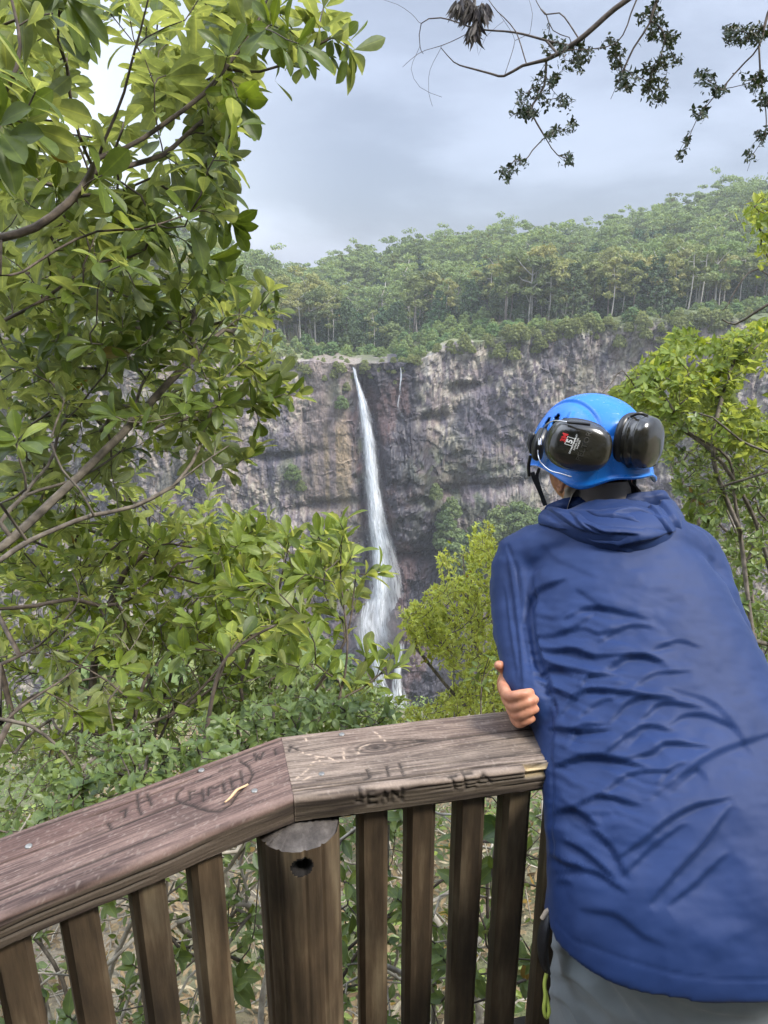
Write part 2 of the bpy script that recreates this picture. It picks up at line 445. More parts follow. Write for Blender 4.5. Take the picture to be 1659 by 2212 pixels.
def ribbon(path, Y, nu=14, sub=6, seed=0, wob=.5, widen=1.0, dy=0, depthcurve=.6):
    P = np.array([[*at(a, b, Y), w] for a, b, w in path])
    t = np.arange(len(P)); tt = np.linspace(0, len(P) - 1, (len(P) - 1) * sub + 1)
    Q = np.stack([np.interp(tt, t, P[:, k]) for k in range(4)], 1)
    for _ in range(3): Q[1:-1] = (Q[:-2] + Q[1:-1] * 2 + Q[2:]) / 4
    dist = Q[:, 1] * cp_ - (Q[:, 2] - CAMZ) * sp_
    wid = Q[:, 3] / FD * dist * widen
    u = np.linspace(-1, 1, nu)
    U, I = np.meshgrid(u, np.arange(len(Q)))
    s = np.concatenate([[0], np.cumsum(np.linalg.norm(np.diff(Q[:, :3], axis=0), axis=1))])
    X = Q[I, 0] + U * wid[I] / 2 * (1 + .25 * (fbm(s[I] / 4, U * 2 + seed, o=3, s=seed) - .5)) + wob * (fbm(s[I] / 5, 0 * U + seed, o=3, s=seed + 5) - .5)
    Yv = Q[I, 1] - depthcurve * wid[I] / 2 * np.sqrt(np.clip(1 - (U * .9) ** 2, 0, 1)) + dy + .7 * (fbm(s[I] / 2.5, U * 2.5, o=3, s=seed + 9) - .5)
    Z = Q[I, 2] + 0 * U
    e = (1 - np.abs(U) ** 2.2) * (1 - .0 * U)
    e = e * np.minimum(1, np.minimum(s[I] / .6 + .3, 1))
    fade = sstep(s[-1], s[-1] - 5, s[I]) * .85 + .15
    wuv = np.stack([U * wid[I] / 10 + seed, s[I] / 3.0, e * fade], -1)
    return np.stack([X, Yv, Z], -1).reshape(-1, 3), grid_faces(nu, len(Q)), wuv.reshape(-1, 3)
def multi(parts):
    Vs, Fs, As, Ms, off = [], [], [], [], 0
    for (V, Fa, A, mi) in parts:
        Vs.append(V); Fs.append(Fa + off); As.append(A); Ms.append(np.full(len(Fa), mi)); off += len(V)
    return np.concatenate(Vs), np.concatenate(Fs), np.concatenate(As), np.concatenate(Ms)
YF = 193.5
segs = []
segs.append((*ribbon(FALL, YF, seed=1, widen=.85), 0))
segs.append((*ribbon(FALL, YF, seed=7, widen=.6, dy=-1.2), 0))
segs.append((*ribbon(FALL[2:], YF, seed=3, widen=1.25, dy=.8), 1))
segs.append((*ribbon([(806, 1060, 20), (822, 1120, 30), (838, 1180, 36), (850, 1250, 44), (856, 1320, 60), (858, 1385, 76)], YF - 1, seed=12), 1))
segs.append((*ribbon([(800, 1290, 30), (792, 1340, 40), (795, 1390, 60), (800, 1420, 50)], YF - 2, seed=13), 0))
segs.append((*ribbon([(845, 1330, 20), (862, 1370, 30), (875, 1410, 34)], YF - 2, seed=14), 0))
V, Fa, A, Mi = multi(segs)
me = fmesh('waterfall', V, Fa, attr={'wuv': A}, mats=[m_w1, m_w2], matidx=Mi)
o = link('waterfall', me); tag(o, 'tall narrow white waterfall plunging down the dark cliff', kind='structure')
segs = []
YC = 180
segs.append((*ribbon([(800, 1380, 66), (810, 1420, 34), (818, 1460, 26), (828, 1490, 36), (846, 1530, 60)], YC, seed=21), 0))
segs.append((*ribbon([(812, 1470, 12), (800, 1500, 14), (806, 1530, 18)], YC, seed=22), 0))
segs.append((*ribbon([(862, 1385, 30), (860, 1430, 16), (856, 1470, 22), (862, 1510, 46), (870, 1540, 50)], YC, seed=23), 0))
V, Fa, A, Mi = multi(segs)
me = fmesh('cascade', V, Fa, attr={'wuv': A}, mats=[m_w1, m_w2], matidx=Mi)
tag(link('cascade', me), 'white cascade over dark rocks at the foot of the waterfall', kind='structure')
segs = [(*ribbon([(865, 792, 3), (866, 815, 4), (864, 840, 5), (868, 862, 6)], 196, nu=6, seed=31, wob=.3), 0),
        (*ribbon([(864, 850, 4), (858, 880, 6), (872, 905, 7)], 196, nu=6, seed=32, wob=.3), 1)]
V, Fa, A, Mi = multi(segs)
me = fmesh('trickle', V, Fa, attr={'wuv': A}, mats=[m_w1, m_w2], matidx=Mi)
tag(link('trickle', me), 'thin trickle of water on the cliff right of the waterfall', kind='structure')
# ================================================================== leaves and twigs
def leaf_mat(name, top, under, dark, young, trans=.35, rough=.38, spec=.5, tmul=1.6, tcol=None, per_tree=False):
    m, nt, out = mat(name)
    a = N(nt, 'ShaderNodeAttribute', attribute_name='tint'); sp = N(nt, 'ShaderNodeSeparateColor'); nt.links.new(a.outputs['Color'], sp.inputs[0])
    r1 = ramp(nt, [(0.0, (.20, .12, .035)), (0.03, (.17, .12, .03)), (0.045, dark), (0.35, top), (0.8, top), (1.0, young)])
    nt.links.new(sp.outputs[0], r1.inputs[0])
    ru = ramp(nt, [(0.0, tuple(np.array(under) * .8)), (1.0, under)]); nt.links.new(sp.outputs[0], ru.inputs[0])
    g = N(nt, 'ShaderNodeNewGeometry')
    mx = N(nt, 'ShaderNodeMix', data_type='RGBA'); nt.links.new(g.outputs['Backfacing'], mx.inputs[0])
    nt.links.new(r1.outputs[0], mx.inputs[6]); nt.links.new(ru.outputs[0], mx.inputs[7])
    # pale midrib and blotches
    rib = ramp(nt, [(0.0, (1.5, 1.45, 1.1)), (0.10, (1, 1, 1)), (1, (.93, .95, .9))]); nt.links.new(sp.outputs[1], rib.inputs[0])
    t = N(nt, 'ShaderNodeTexCoord'); no = N(nt, 'ShaderNodeTexNoise'); no.inputs['Scale'].default_value = 60; no.inputs['Detail'].default_value = 3
    nt.links.new(t.outputs['Object'], no.inputs[0]); rn = ramp(nt, [(.3, (.82, .84, .8)), (.7, (1.15, 1.12, 1.1))]); nt.links.new(no.outputs[0], rn.inputs[0])
    m1 = N(nt, 'ShaderNodeMix', data_type='RGBA', blend_type='MULTIPLY'); m1.inputs[0].default_value = 1
    nt.links.new(mx.outputs[2], m1.inputs[6]); nt.links.new(rib.outputs[0], m1.inputs[7])
    m2 = N(nt, 'ShaderNodeMix', data_type='RGBA', blend_type='MULTIPLY'); m2.inputs[0].default_value = 1
    nt.links.new(m1.outputs[2], m2.inputs[6]); nt.links.new(rn.outputs[0], m2.inputs[7])
    if per_tree:
        oi = N(nt, 'ShaderNodeObjectInfo'); ro = ramp(nt, [(0, (.62, .72, .70)), (.3, (.95, 1.0, .85)), (.6, (1.15, 1.08, .9)), (.85, (1.32, 1.12, .95)), (1, (.8, 1.0, .8))]); nt.links.new(oi.outputs['Random'], ro.inputs[0])
        m2b = N(nt, 'ShaderNodeMix', data_type='RGBA', blend_type='MULTIPLY'); m2b.inputs[0].default_value = 1; nt.links.new(m2.outputs[2], m2b.inputs[6]); nt.links.new(ro.outputs[0], m2b.inputs[7]); m2 = m2b
    b = N(nt, 'ShaderNodeBsdfPrincipled'); b.inputs['Roughness'].default_value = rough; b.inputs['Specular IOR Level'].default_value = spec
    nt.links.new(m2.outputs[2], b.inputs['Base Color'])
    tl = N(nt, 'ShaderNodeBsdfTranslucent')
    m3 = N(nt, 'ShaderNodeMix', data_type='RGBA', blend_type='MULTIPLY'); m3.inputs[0].default_value = 1
    tc_ = tcol or (tmul * 1.25, tmul * 1.15, tmul * .45)
    m3.inputs[7].default_value = (*tc_, 1); nt.links.new(m2.outputs[2], m3.inputs[6]); nt.links.new(m3.outputs[2], tl.inputs['Color'])
    ms = N(nt, 'ShaderNodeMixShader'); ms.inputs[0].default_value = trans
    nt.links.new(b.outputs[0], ms.inputs[1]); nt.links.new(tl.outputs[0], ms.inputs[2]); nt.links.new(ms.outputs[0], out.inputs[0])
    return m
def bark_mat(name, c0, c1, scale=40, bump=.6):
    m, nt, out = mat(name)
    b = N(nt, 'ShaderNodeBsdfPrincipled'); b.inputs['Roughness'].default_value = .85
    t = N(nt, 'ShaderNodeTexCoord'); no = N(nt, 'ShaderNodeTexNoise'); no.inputs['Scale'].default_value = scale; no.inputs['Detail'].default_value = 5
    nt.links.new(t.outputs['Object'], no.inputs[0]); r = ramp(nt, [(.3, c0), (.55, tuple((np.array(c0) + c1) / 2)), (.72, c1)]); nt.links.new(no.outputs[0], r.inputs[0])
    nt.links.new(r.outputs[0], b.inputs['Base Color'])
    bp = N(nt, 'ShaderNodeBump'); bp.inputs['Strength'].default_value = bump; bp.inputs['Distance'].default_value = .003
    nt.links.new(no.outputs[0], bp.inputs['Height']); nt.links.new(bp.outputs[0], b.inputs['Normal']); nt.links.new(b.outputs[0], out.inputs[0])
    return m
m_leaf = leaf_mat('leathery_leaf', (.095, .135, .028), (.22, .26, .15), (.035, .055, .016), (.27, .32, .06), trans=.42, rough=.46, spec=.4, tmul=1.7)
m_leaf_c = leaf_mat('young_leathery_leaf', (.165, .22, .05), (.28, .32, .17), (.06, .09, .022), (.36, .42, .10), trans=.48, rough=.48, spec=.4, tmul=1.7)
m_leaf_b = leaf_mat('understorey_leaf', (.125, .175, .055), (.19, .24, .11), (.05, .09, .028), (.26, .33, .085), trans=.35, rough=.45)
m_lime = leaf_mat('lime_leaf', (.36, .41, .11), (.40, .43, .16), (.18, .23, .06), (.54, .55, .20), trans=.38, rough=.6, spec=.2, tmul=1.5)
m_rightl = leaf_mat('yellow_green_leaf', (.18, .24, .055), (.23, .28, .12), (.08, .12, .03), (.44, .45, .07), trans=.45, rough=.5, spec=.3)
m_over = leaf_mat('overhanging_leaf', (.022, .036, .016), (.03, .042, .02), (.010, .016, .008), (.05, .075, .02), trans=.18, rough=.45, spec=.3)
m_far1 = leaf_mat('gum_foliage', (.265, .275, .125), (.24, .26, .13), (.14, .155, .072), (.40, .36, .165), trans=.25, rough=.8, spec=.1, tmul=1.2, tcol=(1.1, 1.2, .6), per_tree=True)
m_far2 = leaf_mat('rainforest_foliage', (.17, .22, .105), (.16, .205, .105), (.10, .15, .08), (.29, .33, .15), trans=.2, rough=.8, spec=.1, tcol=(1.0, 1.2, .6), per_tree=True)
m_far3 = leaf_mat('dark_foliage', (.075, .12, .07), (.07, .11, .065), (.038, .07, .045), (.12, .165, .08), trans=.15, rough=.8, spec=.1, tcol=(1.0, 1.2, .6), per_tree=True)
m_bark = bark_mat('brown_bark', (.035, .026, .020), (.13, .10, .075))
m_bark_p = bark_mat('pale_lichened_bark', (.05, .040, .030), (.185, .155, .12))
m_bark_g = bark_mat('gum_bark', (.30, .27, .23), (.55, .52, .46), scale=.8)
m_bark_r = bark_mat('rough_grey_bark', (.10, .085, .07), (.22, .18, .15), scale=.8)

def leaf_template(kind='obovate'):
    """verts (n,3): y along the leaf 0..1, x across, z up; returns V, quads, |x| code"""
    if kind == 'obovate':
        ys = np.array([0, .12, .30, .50, .68, .82, .93, 1.0]); ws = np.array([.012, .015, .10, .175, .215, .19, .11, .008])
    elif kind == 'ovate':
        ys = np.array([0, .10, .28, .48, .68, .86, 1.0]); ws = np.array([.012, .10, .21, .235, .18, .09, .005])
    elif kind == 'lance':
        ys = np.array([0, .15, .4, .7, 1.0]); ws = np.array([.01, .06, .09, .06, .004])
    else:
        ys = np.array([0, .4, 1.0]); ws = np.array([.05, .24, .03])
    n = len(ys)
    if kind in ('obovate', 'ovate'):
        cols = np.array([-1, -.5, 0, .5, 1.])
        X = ws[:, None] * cols[None]; Z = .28 * np.abs(X) - .10 * ys[:, None] ** 2 + .0 * X
        Yv = np.repeat(ys[:, None], 5, 1)
        V = np.stack([X, Yv, Z], -1).reshape(-1, 3); Q = grid_faces(5, n); code = np.tile(np.abs(cols), n)
    else:
        cols = np.array([-1, 0, 1.]); X = ws[:, None] * cols[None]; Z = .3 * np.abs(X) - .06 * ys[:, None] ** 2
        V = np.stack([X, np.repeat(ys[:, None], 3, 1), Z], -1).reshape(-1, 3); Q = grid_faces(3, n); code = np.tile(np.abs(cols), n)
    return V, Q, code
def place_leaves(tpl, P, D, U, S, tint, bend=None, wid=None):
    """P base, D direction, U approx up (leaf face normal), S length, tint random"""
    V, Q, code = tpl
    D = norm(D); X = norm(np.cross(D, U)); Zv = np.cross(X, D)
    n, k = len(P), len(V)
    b = np.zeros(n) if bend is None else bend
    w = np.ones(n) if wid is None else wid
    vx = V[None, :, 0] * w[:, None]; vy = V[None, :, 1]; vz = V[None, :, 2] + b[:, None] * V[None, :, 1] ** 2
    vy = vy * (1 - .25 * np.abs(b[:, None]) * V[None, :, 1])
    W = P[:, None] + S[:, None, None] * (vx[..., None] * X[:, None] + vy[..., None] * D[:, None] + vz[..., None] * Zv[:, None])
    F_ = (Q[None] + (np.arange(n) * k)[:, None, None]).reshape(-1, 4)
    T = np.stack([np.repeat(tint, k), np.tile(code, n), np.tile(V[:, 1], n)], 1)
    return W.reshape(-1, 3), F_, T
def tubes(chains, sides=5):
    """chains: list of (pts(n,3), rad(n))"""
    Vs, Fs, off = [], [], 0
    ang = np.linspace(0, 2 * np.pi, sides, endpoint=False); ca, sa = np.cos(ang), np.sin(ang)
    for P, r in chains:
        P = np.asarray(P, float)
        if len(P) < 2: continue
        T = norm(np.gradient(P, axis=0)); ref = np.array([0, 0, 1.]) if abs(T[0, 2]) < .8 else np.array([1., 0, 0])
        A = np.empty_like(T); a = norm(np.cross(T[0], ref))
        for i in range(len(T)):
            a = norm(a - T[i] * np.dot(a, T[i])); A[i] = a
        B = np.cross(T, A)
        W = P[:, None] + np.asarray(r)[:, None, None] * (ca[None, :, None] * A[:, None] + sa[None, :, None] * B[:, None])
        Vs.append(W.reshape(-1, 3)); Fs.append(grid_faces(sides, len(P), True, off)); off += len(P) * sides
    return np.concatenate(Vs), np.concatenate(Fs)
def smooth_path(pts, step, wob=0.0, seed=0):
    P = np.asarray(pts, float)
    # catmull-rom
    Q = []
    E = np.vstack([2 * P[0] - P[1], P, 2 * P[-1] - P[-2]])
    for i in range(1, len(E) - 2):
        n = max(2, int(np.linalg.norm(E[i + 1, :3] - E[i, :3]) / step))
        t = np.linspace(0, 1, n, endpoint=False)[:, None]
        p0, p1, p2, p3 = E[i - 1], E[i], E[i + 1], E[i + 2]
        Q.append(.5 * ((2 * p1) + (-p0 + p2) * t + (2 * p0 - 5 * p1 + 4 * p2 - p3) * t ** 2 + (-p0 + 3 * p1 - 3 * p2 + p3) * t ** 3))
    Q = np.vstack(Q + [P[-1:]])
    if wob:
        s = np.arange(len(Q)) * step
        for k in range(3): Q[:, k] += wob * (fbm(s / (step * 5), 0 * s + seed + k * 7.3, o=3, s=seed) - .5) * np.minimum(1, np.minimum(np.arange(len(Q)), len(Q) - np.arange(len(Q))) / 3)
    return Q
def grow(mains, tips, step=.05, rtip=.0016, expo=2.4, back=.6, wob=.35, seed=0, rmax=.05, sag=0.0):
    """mains: list of (n,4) arrays x,y,z,rmin. tips (m,3). Returns chains and the tip directions"""
    r_ = np.random.default_rng(seed)
    pos, par, rmin, dirs = [], [], [], []
    for Mn in mains:
        Q = smooth_path(Mn, step, wob * step * .8, seed + len(pos))
        # attach the start to the nearest existing node when close
        p0 = -1
        if pos:
            A = np.array(pos); d = np.linalg.norm(A - Q[0, :3], axis=1); j = int(d.argmin())
            if d[j] < step * 6: p0 = j
        for i, q in enumerate(Q):
            pos.append(q[:3].copy()); par.append(p0 if i == 0 else len(pos) - 2); rmin.append(q[3])
            dirs.append(norm(Q[min(i + 1, len(Q) - 1), :3] - Q[max(i - 1, 0), :3]))
    n0 = len(pos)
    cap = n0 + len(tips) * 60
    A = np.zeros((cap, 3)); Dn = np.zeros((cap, 3)); A[:n0] = pos; Dn[:n0] = dirs; n = n0
    par = par + []; rmin = list(rmin)
    dd = np.array([np.linalg.norm(A[:n0] - t, axis=1).min() for t in tips])
    order = np.argsort(dd)
    tipnode, tipdir = np.zeros(len(tips), int), np.zeros((len(tips), 3))
    for ti in order:
        t = tips[ti]; v = t - A[:n]; d = np.linalg.norm(v, axis=1)
        cosb = (v * Dn[:n]).sum(1) / (d + 1e-9)
        cost = d * (1 + back * (1 - cosb))
        cost[d < step * .8] += 1
        j = int(cost.argmin()); L = d[j]
        m = max(2, int(L / step)); m = min(m, 50)
        s = np.linspace(0, 1, m + 1)[1:]
        p1 = A[j] + Dn[j] * L * .35 + r_.normal(0, .05, 3) * L
        p2 = t - (t - A[j]) * .25 + np.array([0, 0, -.12 * L]) * (1 + sag) + r_.normal(0, .06, 3) * L
        s_ = s[:, None]
        path = (1 - s_) ** 3 * A[j] + 3 * (1 - s_) ** 2 * s_ * p1 + 3 * (1 - s_) * s_ ** 2 * p2 + s_ ** 3 * t
        path[:-1] += r_.normal(0, wob * step * .25, (m - 1, 3))
        prev = j
        for i in range(m):
            if n >= cap: break
            A[n] = path[i]; Dn[n] = norm(path[i] - A[prev]); par.append(prev); rmin.append(0); prev = n; n += 1
        tipnode[ti] = prev; tipdir[ti] = Dn[prev]
    A = A[:n]; par = np.array(par); kids = [[] for _ in range(n)]
    rad = np.zeros(n)
    for i in range(n):
        if par[i] >= 0: kids[par[i]].append(i)
    # nodes were appended parents first
    for i in range(n - 1, -1, -1):
        if not kids[i]: rad[i] = rtip
        else: rad[i] = sum(rad[k] ** expo for k in kids[i]) ** (1 / expo) * 1.004
        rad[i] = min(max(rad[i], rmin[i]), rmax)
    chains = []; done = np.zeros(n, bool)
    starts = [i for i in range(n) if par[i] < 0]
    stack = list(starts)
    while stack:
        i = stack.pop(); idx = [par[i], i] if par[i] >= 0 else [i]
        while kids[idx[-1]]:
            ks = sorted(kids[idx[-1]], key=lambda k: -rad[k]); idx.append(ks[0]); stack += ks[1:]
        rr = rad[idx].copy()
        if par[i] >= 0: rr[0] = rr[1]
        chains.append((A[idx], rr))
    return chains, tipnode, tipdir, A, rad
def poly_sample(poly, n, r_):
    P = np.array(poly, float); lo, hi = P.min(0), P.max(0); out = []
    while len(out) < n:
        q = lo + r_.random(2) * (hi - lo); x, y = q; ins = False; j = len(P) - 1
        for i in range(len(P)):
            if (P[i, 1] > y) != (P[j, 1] > y) and x < (P[j, 0] - P[i, 0]) * (y - P[i, 1]) / (P[j, 1] - P[i, 1]) + P[i, 0]: ins = not ins
            j = i
        if ins: out.append(q)
    return np.array(out)
def whorls(tipP, tipD, r_, n=(5, 8), size=(.06, .10), spread=(.5, 1.3), kind='obovate', along=3, gap=.03, facing=.55, wid=(.85, 1.15), droop=.15, tlo=0.0, thi=1.0, up=(0, 0, 1), bend=(-.35, .1)):
    P, D, U, S, T, W = [], [], [], [], [], []
    for p, d in zip(tipP, tipD):
        d = norm(d + np.array([0, 0, .3])); a = norm(np.cross(d, [0.3, .2, 1])); b = np.cross(d, a)
        base_t = r_.random() * (thi - tlo) + tlo
        for k in range(r_.integers(n[0], n[1] + 1) + along):
            ring = k >= n[0]
            off = -d * gap * (r_.random() * along if ring else r_.random() * .5)
            ph = k * 2.4 + r_.random() * .6; el = r_.uniform(*spread)
            v = d * math.cos(el) + (a * math.cos(ph) + b * math.sin(ph)) * math.sin(el) + np.array([0, 0, -droop])
            v = norm(v); nrm = norm(d * math.sin(el) - (a * math.cos(ph) + b * math.sin(ph)) * math.cos(el) + np.array(up) * facing + r_.normal(0, .22, 3))
            P.append(p + off); D.append(v); U.append(nrm); S.append(r_.uniform(*size) * (1 if r_.random() > .15 else .6)); T.append(np.clip(base_t * .6 + r_.random() * .4, 0, 1)); W.append(r_.uniform(*wid))
    n_ = len(P)
    return place_leaves(leaf_template(kind), np.array(P), np.array(D), np.array(U), np.array(S), np.array(T), r_.uniform(bend[0], bend[1], n_), np.array(W))

# ================================================================== far trees
def crown_quads(cen, rad, n, size, r_, flat=.8, shell=.55):
    """n leaf sprays spread through an ellipsoid clump"""
    d = norm(r_.normal(size=(n, 3))); rr = r_.random(n) ** (1 / 3.) * (1 - shell) + shell * r_.random(n) ** .25
    P = cen + d * rr[:, None] * np.array(rad)
    nrm = norm(d * .8 + r_.normal(0, .6, (n, 3)) + np.array([0, 0, .35]))
    a = norm(np.cross(nrm, r_.normal(size=(n, 3)))); b = np.cross(nrm, a)
    s = size * r_.uniform(.6, 1.4, n)[:, None]
    V = np.stack([P - a * s, P + b * s * .55 + nrm * s * .2, P + a * s, P - b * s * .55], 1)
    return V.reshape(-1, 3)
def far_tree(kind, h, r_, dens=1.0, size=.42):
    """returns crown verts, trunk (V,F)"""
    chains, cr_ = [], []
    if kind == 'gum':
        lean = r_.normal(0, .05, 2); top = np.array([lean[0] * h, lean[1] * h, h * .80])
        tk = smooth_path([(0, 0, -1), (lean[0] * h * .3, lean[1] * h * .3, h * .35), tuple(top)], h / 12, .4, int(r_.integers(99)))
        chains.append((tk, np.linspace(.028 * h * .62, .008 * h, len(tk))))
        nb = r_.integers(6, 10)
        for k in range(nb):
            i = int(len(tk) * r_.uniform(.45, .97)); p = tk[min(i, len(tk) - 1)]
            ph = k * 2.4 + r_.random(); L = h * r_.uniform(.12, .26)
            e = p + np.array([math.cos(ph) * L, math.sin(ph) * L, L * r_.uniform(.5, 1.2)])
            br = smooth_path([tuple(p), tuple((p + e) / 2 + r_.normal(0, .06 * h, 3) * [.5, .5, .2]), tuple(e)], h / 20)
            chains.append((br, np.linspace(.009 * h, .003 * h, len(br))))
            for q in range(r_.integers(2, 5)):
                c_ = e + r_.normal(0, 1, 3) * np.array([.075, .075, .035]) * h
                rd = h * r_.uniform(.05, .095)
                cr_.append(crown_quads(c_, (rd * 1.3, rd * 1.3, rd * .65), int(75 * dens), size, r_))
        for q in range(3):
            c_ = top + r_.normal(0, 1, 3) * np.array([.06, .06, .05]) * h + [0, 0, .08 * h]; rd = h * r_.uniform(.07, .1)
            cr_.append(crown_quads(c_, (rd * 1.2, rd * 1.2, rd * .8), int(90 * dens), size, r_))
    elif kind == 'bushy':
        tk = np.array([[0, 0, -1], [0, 0, h * .3], [0.05 * h, 0, h * .6]]); chains.append((tk, np.array([.04, .03, .015]) * h * .7))
        for k in range(4):
            ph = k * 1.7 + r_.random(); e = np.array([math.cos(ph) * .28 * h, math.sin(ph) * .28 * h, h * r_.uniform(.45, .7)])
            chains.append((np.array([[0, 0, h * .2], e * [.5, .5, .75], e]), np.array([.02, .015, .006]) * h))
        for q in range(16):
            ph = q * 2.4; rr = .36 * h * math.sqrt((q + .5) / 16); zc = h * (.80 - .55 * (rr / (.36 * h)) ** 2) + r_.normal(0, .04 * h)
            rd = h * r_.uniform(.11, .17)
            cr_.append(crown_quads(np.array([math.cos(ph) * rr, math.sin(ph) * rr, zc]), (rd * 1.1, rd * 1.1, rd * .85), int(130 * dens), size, r_))
        for q in range(8):
            ph = q * .8; cr_.append(crown_quads(np.array([math.cos(ph) * .33 * h, math.sin(ph) * .33 * h, h * .24]), (.13 * h, .13 * h, .15 * h), int(90 * dens), size, r_))
    elif kind == 'slender':
        tk = smooth_path([(0, 0, -1), (r_.normal(0, .3), r_.normal(0, .3), h * .5), (r_.normal(0, .5), r_.normal(0, .5), h * .9)], h / 10, .3, int(r_.integers(99)))
        chains.append((tk, np.linspace(.013 * h, .005 * h, len(tk))))
        for q in range(9):
            p = tk[int(len(tk) * r_.uniform(.55, .99))]; rd = h * r_.uniform(.05, .085)
            c_ = p + r_.normal(0, 1, 3) * np.array([.07, .07, .03]) * h
            chains.append((np.array([p, c_]), np.array([.004, .002]) * h))
            cr_.append(crown_quads(c_, (rd * 1.2, rd * 1.2, rd * .8), int(75 * dens), size, r_))
    else:   # dense conical rainforest tree
        tk = np.array([[0, 0, -1], [0, 0, h * .5], [0, 0, h * .9]]); chains.append((tk, np.array([.022, .015, .006]) * h))
        for q in range(20):
            f = (q + .5) / 20; ph = q * 2.4; rr = .22 * h * (1 - f) ** .7 + .02 * h
            cr_.append(crown_quads(np.array([math.cos(ph) * rr, math.sin(ph) * rr, h * (.15 + .8 * f)]), (rr * .8 + .03 * h, rr * .8 + .03 * h, .09 * h), int(90 * dens), size, r_))
    C_ = np.concatenate(cr_); TV, TF = tubes(chains, 5)
    return C_, TV, TF
def crown_mesh(C_, m, r_, tint0=None):
    n = len(C_) // 4
    t = r_.random(n) if tint0 is None else np.clip(tint0 + r_.normal(0, .18, n), 0, 1)
    T = np.stack([np.repeat(t, 4), np.full(n * 4, .5), np.zeros(n * 4)], 1)
    return fmesh('crown', C_, np.arange(n * 4).reshape(-1, 4), smooth=False, attr={'tint': T}, mats=[m])
r3 = np.random.default_rng(5)
PRO = []      # name, crown mesh, trunk mesh, height, label, category
specs = [('gum', 20, m_far1, m_bark_g, .5), ('gum', 22, m_far1, m_bark_g, .75), ('gum', 17, m_far1, m_bark_r, .3), ('gum', 19, m_far1, m_bark_g, .6),
         ('slender', 17, m_far1, m_bark_g, .45), ('slender', 15, m_far2, m_bark_g, .7), ('slender', 19, m_far1, m_bark_r, .35),
         ('bushy', 11, m_far2, m_bark_r, .75), ('bushy', 9, m_far2, m_bark_r, .45), ('bushy', 8, m_far1, m_bark_r, .6),
         ('dense', 17, m_far3, m_bark_r, .5), ('dense', 14, m_far3, m_bark_r, .8)]
for (k, h, mc, mb_, tn) in specs:
    C_, TV, TF = far_tree(k, h, r3)
    PRO.append(dict(kind=k, h=h, crown=crown_mesh(C_, mc, r3, tn), trunk=fmesh('trunk', TV, TF, mats=[mb_]), C=C_, T=(TV, TF), mc=mc, mb=mb_, tn=tn))
LBL = {'gum': ('gum_tree', 'pale-trunked spreading gum tree on the forested hill above the cliff', 'tree', 'gum trees on the hill above the cliff'),
       'slender': ('slender_tree', 'thin straight-trunked tree with a small crown high above the cliff', 'tree', 'slender straight trees above the cliff'),
       'bushy': ('bushy_tree', 'low rounded bushy green tree growing near the top of the cliff', 'tree', 'bushy rounded trees along the top of the cliff'),
       'dense': ('rainforest_tree', 'dark green dense conical tree in the forest above the cliff', 'tree', 'dark conical trees in the forest above the cliff')}
def put_tree(i, p, s, rz, label=None, group=None):
    q = PRO[i]; nm, lb, ct, gp = LBL[q['kind']]
    e = thing(nm, label or lb, ct, tuple(p), group or gp)
    e.rotation_euler = (0, 0, rz); e.scale = (s, s, s)
    link('trunk', q['trunk'], e); link('crown', q['crown'], e)
    return e
# scatter over the visible hillside
cand = []
yv = 207.0
while yv < 500:
    sp0 = 4.2 if yv < 226 else (5.0 if yv < 300 else 6.2)
    for x in np.arange(-.70 * yv, .60 * yv, sp0):
        X = x + r3.uniform(-.45, .45) * sp0; Y = yv + r3.uniform(-.5, .5) * sp0
        cand.append((X, Y))
    yv += sp0
cand = np.array(cand); cz = hillz(cand[:, 0], cand[:, 1])
px, py = proj(np.stack([cand[:, 0], cand[:, 1], cz + 8], 1))
keep = (px > -260) & (px < 1720)
cand, cz, px, py = cand[keep], cz[keep], px[keep], py[keep]
hid = (px > 1100) & (px < 1420) & (py > 830)
sel = []
for k in range(len(cand)):
    X, Y = cand[k]; az = X / Y; dfront = Y - 206
    bare = abs(X + 3) < 7 and dfront < 5
    g = abs(az + .02) < .05
    if dfront < (13 if X > 34 else 34) + 6 * math.sin(X * .07):
        i = int(r3.choice([9, 8, 9, 9])); s = r3.uniform(.30, .62) if dfront < 8 else r3.uniform(.35, .7)
    elif g and Y < 300:
        i = int(r3.choice([10, 11, 7, 10, 4])); s = r3.uniform(.7, 1.0)
    elif Y < 262 and X > 8:
        i = int(r3.choice([4, 4, 6, 5, 6, 4, 10, 11, 0])); s = r3.uniform(.85, 1.15)
    else:
        i = int(r3.choice([0, 1, 2, 3, 3, 4, 7, 2, 10])); s = r3.choice([r3.uniform(.4, .6), r3.uniform(.55, .8), r3.uniform(.7, 1.05)])
    if bare: continue
    if dfront < 10 and r3.random() < .25: continue
    sel.append((Y, X, cz[k], i, s, r3.uniform(0, 6.28)))
sel.sort()
